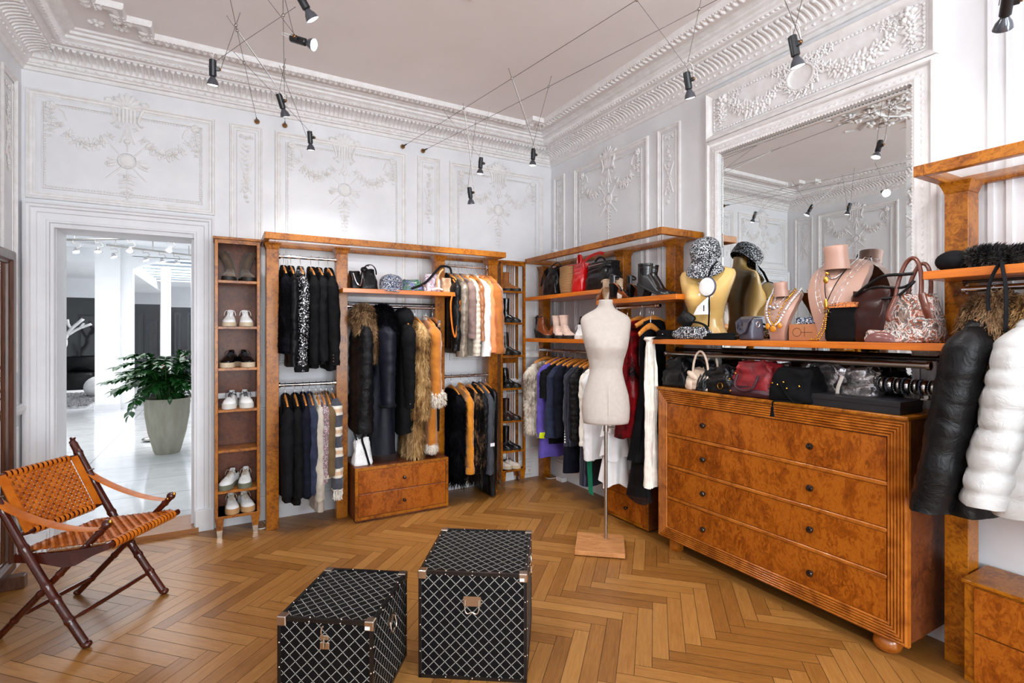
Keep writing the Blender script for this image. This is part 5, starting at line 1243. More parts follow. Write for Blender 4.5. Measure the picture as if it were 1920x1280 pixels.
pair('sneaker', 'white lace-up trainer', 'beside the mannequin on the lower shoe shelf', [(2.58, 3.42, SZ), (2.58, 3.31, SZ)], [-0.65, -0.6], 'sneaker_white', 'sole_white', 'cord_white', L=0.23)
# upper shelf, shoes (z 1.640)
UZ = 1.641
shoe('ankle_boot', 'black heeled ankle boot in profile on the upper shelf by the post', (2.56, 2.555, UZ), -2.35 + PI - 0.35, 'boot_black', 'sole_dark', shaft=0.14, heel=0.085, L=0.24, sr=0.046, t=0.014, group='black heeled ankle boots on the upper shelf')
shoe('ankle_boot', 'second black heeled ankle boot, mostly hidden behind the profile one', (2.66, 2.60, UZ), -2.35 + PI - 0.35, 'boot_black', 'sole_dark', shaft=0.14, heel=0.085, L=0.24, sr=0.046, t=0.014, group='black heeled ankle boots on the upper shelf')
def sandal(label, loc, rz, strap, heelm, hh=0.085, group=None):
    o = thing('heeled_sandal', label, 'shoe', loc, rz, group=group); L = 0.21; rings = []
    for i in range(17):
        s = i / 16; y = L / 2 - L * s; w = max(outl(s), 0.01) * 0.9; z = 0.006 + hh * (1 - min(1, s / 0.66)) ** 0.9 if s < 0.66 else 0.006
        rings.append([(w, y, z), (w, y, z + 0.008), (-w, y, z + 0.008), (-w, y, z)])
    MB().loft(rings).build('sole', 'insole_orange', o, smooth=40)
    MB().loft([[(0.014, L / 2 - 0.005, 0), (0.014, L / 2 - 0.034, 0), (-0.014, L / 2 - 0.034, 0), (-0.014, L / 2 - 0.005, 0)], [(0.024, L / 2 - 0.002, hh + 0.002), (0.024, L / 2 - 0.055, hh - 0.014), (-0.024, L / 2 - 0.055, hh - 0.014), (-0.024, L / 2 - 0.002, hh + 0.002)]]).build('heel', heelm, o, smooth=30)
    for y, r, z0, sk in ((-0.065, 0.036, 0.012, 0), (-0.03, 0.034, 0.02, 0.01), (0.03, 0.03, 0.05, 0.02)):
        MB().tube([(r * math.cos(q), y + sk * math.sin(q), z0 + 0.045 * math.sin(q)) for q in [PI * k / 10 for k in range(11)]], 0.007, 8, flat=((0, 1, 0), 1.3, 0.35)).build('strap', strap, o, smooth=180)
    MB().tube([(0.03 * math.cos(q), 0.07 + 0.034 * math.sin(q), hh + 0.05 + 0.012 * math.sin(q)) for q in [2 * PI * k / 16 for k in range(16)]], 0.006, 8, loop=True, flat=((0, 0, 1), 1.2, 0.4)).build('ankle_strap', strap, o, smooth=180)
    MB().loft([[(0.026 * math.cos(q), 0.092 + 0.016 * math.sin(q), z) for q in [PI * k / 8 for k in range(9)]] + [(0.022 * math.cos(q), 0.09 + 0.012 * math.sin(q), z) for q in [PI * (8 - k) / 8 for k in range(9)]] for z in (hh + 0.005, hh + 0.055)]).build('heel_counter', strap, o, smooth=60)
    return o
cloth('snake_beige', hexc(150, 112, 80), 0.6, 0, 90, 0.3, c2=hexc(206, 184, 158)); grain('wood_heel', hexc(150, 108, 70), hexc(186, 148, 106), (20, 20, 60), 3)
sandal('left beige strappy sandal with block heel on the upper shelf', (2.50, 3.03, UZ), 2.7, 'snake_beige', 'wood_heel', 0.08, 'beige strappy sandals')
sandal('right beige strappy sandal with block heel beside its mate', (2.55, 2.93, UZ), 2.6, 'snake_beige', 'wood_heel', 0.08, 'beige strappy sandals')
sandal('left black strappy sandal with orange insole beside the beige pair', (2.50, 2.83, UZ), 1.7, 'boot_black', 'boot_black', 0.10, 'black strappy sandals')
sandal('right black strappy sandal standing further back', (2.64, 2.80, UZ), 1.6, 'boot_black', 'boot_black', 0.10, 'black strappy sandals')
# ------------------------------------------------------------------ bags, hats, display stands
wrinkly('bag_black', hexc(13, 13, 16), 0.28, 12, 0.6, 0.012, 0.25); wrinkly('patent_red', hexc(196, 12, 16), 0.12, 10, 0.7, 0.014, 0.6); wrinkly('bag_cream', hexc(216, 192, 172), 0.5, 24, 0.5, 0.008, 0, hexc(226, 208, 190)); wrinkly('bag_red', hexc(96, 18, 26), 0.45, 16, 0.5, 0.01, 0, hexc(140, 26, 34)); wrinkly('bag_plum', hexc(58, 24, 34), 0.5, 16, 0.5, 0.01)
wrinkly('bag_brown', hexc(36, 13, 9), 0.26, 10, 0.3, 0.008, 0.1, hexc(56, 22, 15)); cloth('bag_white', hexc(228, 228, 228), 0.5, 0, bk=0.1); new_mat('handle_brown', hexc(96, 44, 28), 0.3, coat=0.2); cloth('suede_black', hexc(10, 10, 12), 0.9, 0.1); wrinkly('bag_pewter', hexc(60, 54, 54), 0.26, 12, 0.9, 0.014, 0.2, hexc(170, 166, 168)); MATS['bag_pewter'].node_tree.nodes['Principled BSDF'].inputs['Metallic'].default_value = 0.8; new_mat('flap_leather', hexc(112, 66, 62), 0.25, coat=0.3)
wrinkly('bag_slate', hexc(70, 70, 84), 0.35, 26, 0.3, 0.004, 0.1)
m = new_mat('wicker', hexc(182, 136, 88), 0.8); nt = m.node_tree; wv = nt.nodes.new('ShaderNodeTexWave'); wv.bands_direction = 'Z'; wv.inputs['Scale'].default_value = 28; wv.inputs['Distortion'].default_value = 3.0; wv.inputs['Detail Scale'].default_value = 12; nt.links.new(coords(nt), wv.inputs['Vector'])
r = ramp(nt, [(0.2, hexc(120, 82, 46)), (0.7, hexc(198, 154, 104))]); nt.links.new(wv.outputs[0], r.inputs[0]); nt.links.new(r.outputs[0], nt.nodes['Principled BSDF'].inputs['Base Color']); bump(nt, wv.outputs[0], 0.8, 0.004)
def blotch(name, cols, sc, seed=0, rough=0.4):
    m = new_mat(name, cols[0], rough, coat=0.2); nt = m.node_tree; n = noise_node(nt, coords(nt), sc, 4, 0.65, 2.5); st = [(0.30 + 0.42 * i / (len(cols) - 1), c) for i, c in enumerate(cols)]; r = ramp(nt, st); r.color_ramp.interpolation = 'CONSTANT' if sc > 20 else 'LINEAR'
    nt.links.new(n.outputs[0], r.inputs[0]); nt.links.new(r.outputs[0], nt.nodes['Principled BSDF'].inputs['Base Color']); return m
blotch('floral_print', [hexc(26, 18, 18), hexc(90, 52, 38), hexc(214, 208, 204), hexc(44, 30, 28), hexc(168, 86, 48), hexc(222, 216, 212), hexc(70, 52, 48), hexc(140, 112, 96), hexc(30, 24, 26), hexc(70, 88, 116)], 9.5)
blotch('camo_print', [hexc(20, 22, 30), hexc(60, 120, 84), hexc(28, 30, 36), hexc(120, 120, 190), hexc(22, 22, 26), hexc(140, 150, 150)], 22); blotch('clear_multi', [hexc(150, 140, 140), hexc(206, 190, 200), hexc(120, 90, 110), hexc(220, 214, 214)], 16); blotch('zebra_print', [hexc(20, 14, 10), hexc(206, 120, 60), hexc(24, 16, 12), hexc(216, 140, 80)], 24)
def bag_body(w, d, h, tw=0.9, td=0.5, slump=0.006, seed=1, n=36, m=16, bulge=0.12, e=0.45):
    rings = []
    for i in range(m + 1):
        t = i / m; k = (1 + (tw - 1) * t) * (1 + bulge * math.sin(PI * t) * 0.5); kd = (1 + (td - 1) * t) * (1 + bulge * math.sin(PI * min(1, t * 1.3)))
        if t < 0.06: k *= 0.93; kd *= 0.9
        ring = []
        for j in range(n):
            q = 2 * PI * j / n; c, s = math.cos(q), math.sin(q); x = abs(c) ** e * (1 if c > 0 else -1) * w / 2 * k; y = abs(s) ** e * (1 if s > 0 else -1) * d / 2 * kd
            f = slump * (nz(c * 2 + seed, s * 2, t * 3) + 0.6 * nz(c * 5 + seed, s * 5, t * 7)) * (0.3 + t)
            ring.append((x + f * c, y + f * s, h * t + slump * 1.2 * nz(c * 1.5 + seed, s, 7) * t))
        rings.append(ring)
    return MB().loft(rings)
def handle_mb(w, h, z0, y, r=0.006, lean=0.0, n=18, flat=None):
    return MB().tube([(w / 2 * math.cos(a), y + lean * math.sin(a), z0 + h * math.sin(a)) for a in [PI * i / n for i in range(n + 1)]], r, 8, flat=flat)
def bag(name, label, loc, rz, mat, w, d, h, handles=(), cat='bag', parts=(), group=None, **k):
    t = thing(name, label, cat, loc, rz, group=group)
    bag_body(w, d, h, **k).build('body', mat, t, smooth=60)
    for (nm, mb, mt) in list(handles) + list(parts): mb.build(nm, mt, t, smooth=60)
    return t
RBZ = -PI / 2 - 0.1
Bz = 1.723
bag('bucket_bag', 'slouchy black leather bucket bag with red lining at the corner end', (2.60, 3.83, Bz), RBZ, 'bag_black', 0.24, 0.14, 0.25, [('strap', handle_mb(0.2, 0.07, 0.23, 0.0, 0.006, 0.03), 'bag_black'), ('strap', MB().tube(smoothp([(-0.11, -0.03, 0.24), (-0.15, -0.04, 0.17), (-0.16, -0.05, 0.1), (-0.13, -0.05, 0.13), (-0.12, -0.04, 0.2)], 4), 0.006, 6), 'bag_black')], parts=[('lining', MB().ball((0, 0, 0.248), (0.095, 0.03, 0.01), 14, 6), 'patent_red')], tw=0.85, slump=0.02, seed=5)
bag('basket_bag', 'straw basket bag with a red clasp between the black and red bags', (2.62, 3.60, Bz), RBZ, 'wicker', 0.18, 0.16, 0.235, parts=[('clasp', MB().ball((0, 0, 0.24), (0.05, 0.035, 0.02), 14, 8), 'patent_red')], tw=1.15, td=1.1, slump=0.003, e=0.8)
bag('patent_tote', 'upright shiny red patent tote', (2.60, 3.42, Bz), RBZ, 'patent_red', 0.17, 0.13, 0.245, [('handle', handle_mb(0.05, 0.075, 0.24, -0.02, 0.009, 0.0, flat=((0, 1, 0), 1.6, 0.4)), 'patent_red'), ('handle', MB().tube(smoothp([(0.03, -0.02, 0.24), (0.12, 0.0, 0.285), (0.22, 0.02, 0.30), (0.27, 0.03, 0.29)], 4), 0.010, 8, flat=((0, 0, 1), 1.3, 0.4)), 'patent_red')], td=0.55, slump=0.012, seed=9)
bag('shoulder_bag', 'large black leather bag with folded flap filling the shelf end by the post', (2.60, 3.15, Bz), RBZ, 'bag_black', 0.32, 0.16, 0.21, [('handle', handle_mb(0.16, 0.07, 0.19, -0.03, 0.008), 'bag_black')], parts=[('flap', bag_body(0.30, 0.14, 0.06, 0.95, 0.7, 0.008, 3).map(lambda v: v + Vector((0, 0, 0.165))), 'bag_black'), ('zip', MB().tube([(-0.1, -0.072, 0.195), (0.1, -0.072, 0.20)], 0.003, 6), 'chrome')], td=0.75, slump=0.022, seed=12)
# middle bay shelf of the back wall (z 1.72)
Az = 1.721
bag('chain_bag', 'small black bag with a silver chain beside the second post', (0.885, 3.99, Az), 0.15, 'bag_black', 0.08, 0.12, 0.14, [('chain', MB().tube(smoothp([(-0.03, -0.06, 0.12), (-0.01, -0.075, 0.05), (0.02, -0.075, 0.03), (0.035, -0.07, 0.09), (0.04, -0.06, 0.13)], 6), 0.0045, 5), 'chrome')], parts=[('bow', MB().ball((0.05, -0.05, 0.10), (0.02, 0.02, 0.05), 8, 6).ball((0.06, -0.05, 0.15), (0.03, 0.02, 0.025), 8, 6), 'bag_black')])
bag('handbag', 'black leather handbag with a stiff looped handle on the middle shelf', (0.985, 3.98, Az), 0.1, 'bag_black', 0.14, 0.12, 0.16, [('handle', handle_mb(0.11, 0.07, 0.12, -0.03, 0.008, -0.02, flat=((0, 1, 0), 1.7, 0.45)), 'bag_black')], parts=[('clasp', MB().ball((-0.01, -0.03, 0.185), (0.012, 0.008, 0.008), 8, 6), 'chrome')], tw=0.55, td=0.45, slump=0.008)
def cap(label, loc, rz, mat, s=1.0, tilt=0.0, under='dark_lining', peak_drop=0.03, rot=None, peakl=0.075):
    t = thing('cap', label, 'cap', loc, rz, rot=rot, scale=s)
    rings = []
    for i in range(11):
        a = PI / 2 * i / 10; r = 0.098 * math.cos(a) ** 0.75 if i < 10 else 0.004; z = 0.035 + 0.085 * math.sin(a) + (0.0)
        k = 1.06 if 2 < i < 7 else 1.0
        rings.append([(r * k * math.cos(q) * 0.93 + 0.002 * nz(q, i, 3), r * k * math.sin(q) * 1.05 + 0.002 * nz(q, i, 8), z) for q in [2 * PI * j / 32 for j in range(32)]])
    rings = [[(0.088 * math.cos(q), 0.098 * math.sin(q), 0.0) for q in [2 * PI * j / 32 for j in range(32)]]] + rings
    c = MB().loft(rings, cap=False).build('crown', mat, t, smooth=60)
    MB().ball((0, 0, 0.121), (0.008, 0.008, 0.004), 8, 5).build('top_button', mat, t, smooth=180)
    rings = []
    for i in range(9):
        u = i / 8; ring_t = []; ring_b = []
        for j in range(13):
            a = -PI * 0.86 + PI * 0.72 * j / 12; rr = 0.092 + peakl * u * math.sin(PI * (0.12 + 0.76 * j / 12)) ** 0.6
            x, y = rr * math.cos(a) * 0.93, rr * math.sin(a) * 1.03; z = 0.008 - peak_drop * u - 0.012 * (math.cos(a) ** 2) * u
            ring_t.append((x, y, z + 0.002)); ring_b.append((x, y, z - 0.002))
        rings.append(ring_t + ring_b[::-1])
    MB().loft(rings).build('peak', mat, t, smooth=60)
    return t
cap('blue and white tweed cap lying on the middle shelf', (1.165, 3.97, Az + 0.012), -0.6, 'tweed_blue', 0.98)
MB_ = MB()
bag('pouch', 'green and dark camouflage pouch right of the tweed cap', (1.325, 3.97, Az), -0.1, 'camo_print', 0.20, 0.10, 0.095, [('wrist_chain', MB().tube(smoothp([(0.08, -0.04, 0.06), (0.11, -0.06, 0.03), (0.10, -0.07, -0.02)], 4), 0.004, 5), 'chrome')], tw=0.6, td=0.4, slump=0.012)
bag('clear_bag', 'iridescent clear bag leaning with striped and black straps', (1.50, 3.97, Az), 0.0, 'clear_multi', 0.17, 0.08, 0.15, [('strap', MB().tube(smoothp([(-0.19, -0.05, 0.02), (-0.08, -0.05, 0.07), (0.02, -0.04, 0.17), (0.07, -0.03, 0.215), (0.14, -0.03, 0.21), (0.16, -0.03, 0.16)], 5), 0.010, 8, flat=((0, 1, 0), 0.35, 1.0)), 'near_black'), ('strap', MB().tube(smoothp([(0.03, -0.05, 0.02), (0.02, -0.06, 0.09), (0.05, -0.05, 0.16), (0.08, -0.04, 0.19)], 5), 0.008, 8), 'sole_gum')], parts=[('trim', MB().tube(smoothp([(-0.02, -0.05, 0.02), (0.03, -0.07, 0.03), (0.08, -0.06, 0.02), (0.1, -0.06, 0.05)], 4), 0.009, 6), 'cord_white')], tw=0.6, td=0.3, slump=0.01)
bag('crossbody_bag', 'small gold and tan bag at the shelf end with long orange strap hanging down', (1.605, 3.93, Az), 0.2, 'snake_beige', 0.09, 0.07, 0.12, [('strap', MB().tube(smoothp([(0.035, -0.05, 0.11), (0.05, -0.11, 0.03), (0.055, -0.115, -0.10), (0.035, -0.11, -0.28), (0.015, -0.11, -0.36), (-0.01, -0.105, -0.27), (-0.02, -0.10, -0.1), (0.0, -0.10, -0.01)], 6), 0.007, 8, flat=((0, 1, 0), 0.35, 1.0)), 'leather_tan')], tw=0.85)
# white tote on the low cabinet
t = thing('tote_bag', 'white tote bag with black straps standing on the low cabinet', 'bag', (0.935, 3.95, 0.406), 0.1)
bag_body(0.15, 0.11, 0.20, 0.6, 0.35, 0.012, 4, bulge=0.0).build('body', 'bag_white', t, smooth=60)
MB().tube(smoothp([(0.035, -0.063, 0.0), (0.01, -0.052, 0.1), (-0.01, -0.03, 0.2), (0.03, -0.04, 0.24), (0.09, -0.05, 0.17), (0.12, -0.05, 0.10)], 5), 0.008, 8, flat=((0, 1, 0), 0.35, 1.0)).build('strap', 'near_black', t, smooth=180)
MB().tube(smoothp([(-0.05, -0.03, 0.19), (-0.06, 0.0, 0.25), (-0.02, 0.03, 0.22)], 5), 0.007, 8, flat=((0, 1, 0), 0.35, 1.0)).build('strap', 'near_black', t, smooth=180)
# ---- display shelf in front of the mirror, top z 1.356
Dz = 1.357
new_mat('resin_yellow', hexc(224, 184, 112), 0.22, coat=0.5)
t = thing('bust_form', 'glossy yellow resin torso wearing a black and white tweed cap', 'torso form', (2.668, 2.225, Dz), -1.22)
# rings: (z, half width, half depth, y centre)
TF = [(0.0, 0.150, 0.075, 0.0), (0.03, 0.142, 0.075, 0.0), (0.075, 0.118, 0.068, 0.0), (0.13, 0.112, 0.07, -0.004), (0.19, 0.122, 0.082, -0.012), (0.25, 0.142, 0.10, -0.02), (0.30, 0.160, 0.095, -0.016), (0.35, 0.178, 0.078, -0.004), (0.40, 0.190, 0.064, 0.008), (0.43, 0.178, 0.05, 0.014), (0.455, 0.10, 0.046, 0.016), (0.475, 0.055, 0.042, 0.014), (0.51, 0.048, 0.042, 0.010), (0.54, 0.046, 0.042, 0.008)]
def torso_mb(TF, sc=(1, 1, 1), m=44, n=40, bust=0.0, bz=(0.23, 0.33), dx=0.065):
    rings = []; z1 = TF[-1][0]
    for i in range(m + 1):
        z = z1 * i / m; w = lerp_tab([(a[0], a[1]) for a in TF], z); d = lerp_tab([(a[0], a[2]) for a in TF], z); c = lerp_tab([(a[0], a[3]) for a in TF], z)
        bk = bust * max(0, math.sin(PI * max(0, min(1, (z - bz[0]) / (bz[1] - bz[0]))))) ** 1.2
        ring = []
        for j in range(n):
            q = 2 * PI * j / n; x, y = w * math.cos(q), d * math.sin(q)
            if y < 0: y -= bk * (math.exp(-((x - dx) / 0.045) ** 2) + math.exp(-((x + dx) / 0.045) ** 2))
            ring.append((x * sc[0], (c + y) * sc[1], z * sc[2]))
        rings.append(ring)
    return MB().loft(rings)
torso_mb(TF, (0.93, 1, 1), bust=0.032, bz=(0.17, 0.36)).build('torso', 'resin_yellow', t, smooth=180)
MB().tube(smoothp([(-0.05, -0.07, 0.44), (-0.03, -0.09, 0.40), (0.0, -0.10, 0.375), (0.03, -0.09, 0.40), (0.055, -0.07, 0.44)], 5), 0.003, 6).ball((-0.012, -0.105, 0.345), (0.008, 0.006, 0.008)).ball((0.0, -0.104, 0.375), (0.01, 0.005, 0.01)).build('necklace', 'chrome', t, smooth=180)
cap('black and white tweed cap worn by the yellow torso', (2.655, 2.218, Dz + 0.515), 0, 'tweed_black', 1.0, rot=(0.62, 0, -1.15), peakl=0.085, peak_drop=0.055)
t = thing('round_bag', 'round white bag on a black strap hung over the yellow torso', 'bag', (2.545, 2.115, Dz + 0.315), -PI / 2)
MB().lathe([(0, 0.016), (0.046, 0.016), (0.054, 0.010), (0.054, -0.012), (0.046, -0.016), (0, -0.016)], n=32, axis='y').build('body', 'bag_white', t, smooth=40)
MB().tube([(0.054 * math.cos(a), 0, 0.054 * math.sin(a)) for a in [2 * PI * i / 32 for i in range(32)]], 0.007, 8, loop=True).build('rim', 'bag_slate', t, smooth=180)
MB().tube([(0.0, -0.002, 0.05), (-0.006, 0.045, 0.12), (-0.014, 0.09, 0.155)], 0.009, 8, flat=((0, 1, 0), 0.35, 1.0)).tube([(0.01, 0, -0.05), (0.012, 0.0, -0.14), (0.006, 0.0, -0.24)], 0.006, 8, flat=((0, 1, 0), 0.35, 1.0)).build('strap', 'near_black', t, smooth=180)
t = thing('pouch', 'small white triangular pouch below the round white bag', 'pouch', (2.55, 2.165, Dz + 0.15), -PI / 2)
MB().loft([[(0.06, -0.006, 0.105), (0.06, 0.006, 0.105), (0.055, 0.006, 0.108), (0.055, -0.006, 0.108)], [(0.05, -0.012, 0.05), (0.05, 0.012, 0.05), (-0.02, 0.012, 0.05), (-0.02, -0.012, 0.05)], [(0.055, -0.014, 0.0), (0.055, 0.014, 0.0), (-0.05, 0.014, 0.0), (-0.05, -0.014, 0.0)]]).build('body', 'bag_white', t, smooth=30)
MB().box(0.028, 0.032, -0.0165, -0.0125, 0.02, 0.055).build('print', 'near_black', t)
t = thing('pouch', 'black diamond-shaped leather pouch at the waist of the yellow torso', 'pouch', (2.54, 2.275, Dz + 0.125), -PI / 2, rot=(0, 0.6, -1.2))
MB().box(-0.05, 0.05, -0.012, 0.012, -0.045, 0.045, 0.01).build('body', 'leather_black', t, smooth=50)
MB().tube([(0.045, -0.01, -0.03), (0.07, -0.01, -0.05), (0.07, -0.01, -0.09)], 0.006, 6).build('tassel', 'leather_black', t, smooth=180)
t = thing('visor', 'black visor cap with a silver stud lying left of the yellow torso', 'cap', (2.60, 2.47, Dz), -PI / 2 + 0.3)
MB().loft([[(0.085 * math.cos(q) * k, 0.075 * math.sin(q) * k, z) for q in [2 * PI * j / 28 for j in range(28)]] for z, k in ((0.01, 1.0), (0.028, 1.02), (0.05, 0.96), (0.058, 0.8))]).build('band', 'suede_black', t, smooth=60)
rings = []
for i in range(7):
    u = i / 6; rings.append([((0.085 + 0.06 * u) * math.cos(a), (0.08 + 0.07 * u * math.sin(-a) ** 0.7) * math.sin(a), 0.014 - 0.012 * u + dz) for dz, seq in ((0.002, range(11)), (-0.002, range(10, -1, -1))) for a in [-PI * 0.95 + PI * 0.9 * j / 10 for j in seq]])
MB().loft(rings).build('peak', 'suede_black', t, smooth=60)
MB().ball((-0.01, -0.077, 0.03), 0.006, 8, 6).build('stud', 'chrome', t, smooth=180)
t = thing('belt_bag', 'black and white tweed belt bag lying under the yellow torso', 'bag', (2.535, 2.22, Dz), -PI / 2)
rr = bag_body(0.26, 0.06, 0.075, 0.75, 0.6, 0.004, 8, bulge=0.5, e=0.8); rr.build('body', 'tweed_black', t, smooth=60)
MB().tube(smoothp([(-0.12, 0, 0.04), (-0.06, 0.0, 0.088), (0.02, 0.0, 0.105), (0.1, 0, 0.08), (0.13, -0.01, 0.03), (0.17, -0.02, 0.01)], 5), 0.011, 8, flat=((0, 1, 0), 1.0, 0.6)).build('belt', 'near_black', t, smooth=180)
MB().ball((-0.125, -0.01, 0.03), (0.03, 0.02, 0.025), 10, 8).build('pompon', 'tweed_black', t, smooth=180)
for x_ in (-0.005, 0.045): MB().box(x_ - 0.009, x_ + 0.009, -0.045, -0.041, 0.035, 0.058, 0.002).build('badge', 'chrome', t)
bag('clutch', 'flat black clutch with a strap lying before the slate mini bag', (2.53, 2.02, Dz), -PI / 2, 'suede_black', 0.22, 0.055, 0.038, [('strap', MB().tube(smoothp([(0.1, 0, 0.02), (0.14, 0.0, 0.03), (0.17, 0.0, 0.06), (0.2, 0.02, 0.085)], 5), 0.006, 8, flat=((0, 1, 0), 1.0, 0.4)), 'bag_slate')], tw=0.8, td=0.6)
bag('mini_bag', 'small slate grey flap bag with jewelled animal face ornament', (2.56, 1.835, Dz), -PI / 2 - 0.35, 'bag_slate', 0.115, 0.085, 0.115, parts=[('flap', MB().loft([[(x * 0.056, y, z) for x, y, z in ((-1, 0.03, 0.122), (-1, -0.02, 0.126), (-1, -0.052, 0.10), (-0.7, -0.056, 0.045), (0, -0.058, 0.03), (0.7, -0.056, 0.045), (1, -0.052, 0.10), (1, -0.02, 0.126), (1, 0.03, 0.122))], [(x * 0.056, y - 0.004, z) for x, y, z in ((-1, 0.03, 0.126), (-1, -0.02, 0.130), (-1, -0.056, 0.10), (-0.7, -0.06, 0.045), (0, -0.062, 0.03), (0.7, -0.06, 0.045), (1, -0.056, 0.10), (1, -0.02, 0.130), (1, 0.03, 0.126))]]), 'bag_slate'), ('ornament', MB().ball((-0.025, -0.062, 0.085), (0.006, 0.004, 0.011)).ball((0.012, -0.062, 0.088), (0.006, 0.004, 0.011)).ball((-0.005, -0.063, 0.062), (0.006, 0.004, 0.005)).ball((-0.035, -0.06, 0.07), (0.004, 0.004, 0.004)), 'knob_black'), ('ring', MB().tube([(0.060 + 0.0, 0.01 * math.cos(a) - 0.0, 0.085 + 0.014 * math.sin(a)) for a in [2 * PI * i / 12 for i in range(12)]], 0.003, 6, loop=True), 'chrome')], tw=0.95, td=0.9, slump=0.002, e=0.35)
# jewellery busts: neck on a curved board
new_mat('bust_pink', hexc(178, 140, 124), 0.4, coat=0.1)
def bust(label, loc, rz, s, cat='jewellery stand'):
    """curved board leaning back with a round neck; s = overall scale (1 = 0.46 high)"""
    t = thing('jewellery_bust', label, cat, loc, rz, scale=s)
    rings = []; m = 30
    for i in range(m + 1):
        u = i / m; z = 0.40 * u; w = lerp_tab([(0, 0.055), (0.15, 0.06), (0.35, 0.085), (0.6, 0.115), (0.8, 0.125), (0.92, 0.115), (1.0, 0.07)], u)
        y = 0.02 - 0.05 * math.sin(PI * min(1, u * 0.9)) + 0.16 * u ** 3.2; th = 0.05 + 0.02 * (1 - u) ** 2
        ring = []
        for q in range(12):
            a = -1 + 2 * q / 11; ring.append((a * w, y + 0.04 * a * a * min(1, u * 1.6), z))
        for q in range(12):
            a = 1 - 2 * q / 11; ring.append((a * w, y + th + 0.04 * a * a * min(1, u * 1.6), z - 0.004))
        rings.append(ring)
    MB().loft(rings).build('board', 'bust_pink', t, smooth=50)
    MB().loft([[(r * math.cos(a), 0.085 + 0.7 * (z - 0.36) * -0.3 + r * 0.95 * math.sin(a), z + 0.25 * r * math.cos(0) * 0 + 0.02 * math.sin(a) * k) for a in [2 * PI * j / 28 for j in range(28)]] for r, z, k in ((0.058, 0.345, 0.0), (0.053, 0.385, 0.0), (0.05, 0.42, 0.1), (0.052, 0.455, 0.3), (0.05, 0.46, 0.3), (0.001, 0.461, 0.3))]).build('neck', 'bust_pink', t, smooth=60)
    MB().loft([[(-w, 0.045, z), (w, 0.045, z), (w * 0.9, 0.045 + dd, z), (-w * 0.9, 0.045 + dd, z)] for w, z, dd in ((0.054, 0.0, 0.10), (0.05, 0.08, 0.045), (0.05, 0.12, 0.01))]).build('foot', 'bust_pink', t)
    return t
def chain_pts(w, drop, z0=0.40, yk=0.0, n=24, vee=1.6):
    P = []
    for i in range(n + 1):
        a = -1 + 2 * i / n; z = z0 - drop * (1 - abs(a) ** vee); u = max(0, min(1, z / 0.40)); y = 0.02 - 0.05 * math.sin(PI * min(1, u * 0.9)) + 0.16 * u ** 3.2
        P.append((a * w, y - 0.010 + yk + (0.04 * (a * w / 0.12) ** 2), z))
    return P
big = bust('large pinkish jewellery bust hung with silver chains before the mirror', (2.60, 1.435, Dz), -PI / 2 + 0.12, 1.03)
small = bust('small pinkish jewellery bust with pearl and amber necklaces', (2.585, 1.705, Dz), -PI / 2 + 0.1, 0.68)
def necklace(label, parent_b, mbs, mat, pend=None, pmat='gold'):
    s = parent_b.scale[0]; t = thing('necklace', label, 'necklace', parent_b.location, parent_b.rotation_euler[2], scale=s, group=None)
    mbs.build('strand', mat, t, smooth=180)
    if pend: pend.build('pendant', pmat, t, smooth=180)
def beadline(P, r, k=1):
    mb = MB(); P = [Vector(p) for p in P]; 
    for a, b in zip(P, P[1:]):
        n = max(1, int((b - a).length / (2 * r)))
        for i in range(n): mb.ball(a + (b - a) * (i / n), r, 7, 5)
    return mb
necklace('silver chain necklace with pendant and gold bead, shortest on the large bust', big, MB().tube(chain_pts(0.062, 0.11, 0.41, 0.0, vee=2), 0.004, 6), 'chrome', MB().ball((0.0, -0.04, 0.288), (0.012, 0.006, 0.018)).ball((0.004, -0.035, 0.318), 0.009), 'gold')
necklace('dark cord necklace with a yellow drop pendant on the large bust', big, MB().tube(chain_pts(0.060, 0.235, 0.42, -0.002, vee=1.1), 0.0022, 5), 'near_black', MB().ball((0.0, -0.04, 0.175), (0.009, 0.006, 0.026)), 'gold')
mb = MB(); P = chain_pts(0.095, 0.30, 0.40, -0.004, 22, 1.25)
for a, b in zip(P, P[1:]):
    a, b = Vector(a), Vector(b); d = b - a; nrm = Vector((-d.z, 0, d.x)).normalized() * 0.010
    mb.tube([a + nrm, b + nrm, b - nrm, a - nrm], 0.0014, 5, loop=True)
necklace('long silver necklace of square open links on the large bust', big, mb, 'chrome')
necklace('white pearl necklace looped round the small bust', small, beadline(chain_pts(0.115, 0.30, 0.42, -0.006, 30, 2.2), 0.0085), 'sneaker_white')
necklace('amber bead necklace with large amber discs on the small bust', small, beadline(chain_pts(0.08, 0.30, 0.42, -0.01, 24, 1.7), 0.008), 'gold', MB().ball((0, -0.045, 0.09), (0.026, 0.01, 0.026), 12, 8).ball((-0.045, -0.04, 0.11), (0.02, 0.01, 0.024), 12, 8).ball((0.05, -0.04, 0.115), (0.02, 0.01, 0.024), 12, 8), 'amber') if new_mat('amber', hexc(196, 124, 20), 0.15, coat=0.5) else None
necklace('short silver and crystal necklace at the neck of the small bust', small, beadline(chain_pts(0.06, 0.14, 0.42, -0.008, 16, 2), 0.006), 'chrome', MB().ball((0, -0.04, 0.25), (0.02, 0.008, 0.016)).ball((0.03, -0.035, 0.26), (0.014, 0.008, 0.014)).ball((-0.03, -0.035, 0.262), (0.014, 0.008, 0.014)), 'chrome')
new_mat('copper_box', hexc(190, 128, 88), 0.3, 0.3, coat=0.3)
t = thing('gift_box', 'pinkish tan box with line ornament between the two busts', 'box', (2.66, 1.575, Dz), 0)
MB().box(-0.05, 0.06, -0.075, 0.075, 0, 0.085, 0.002).build('box', 'copper_box', t)
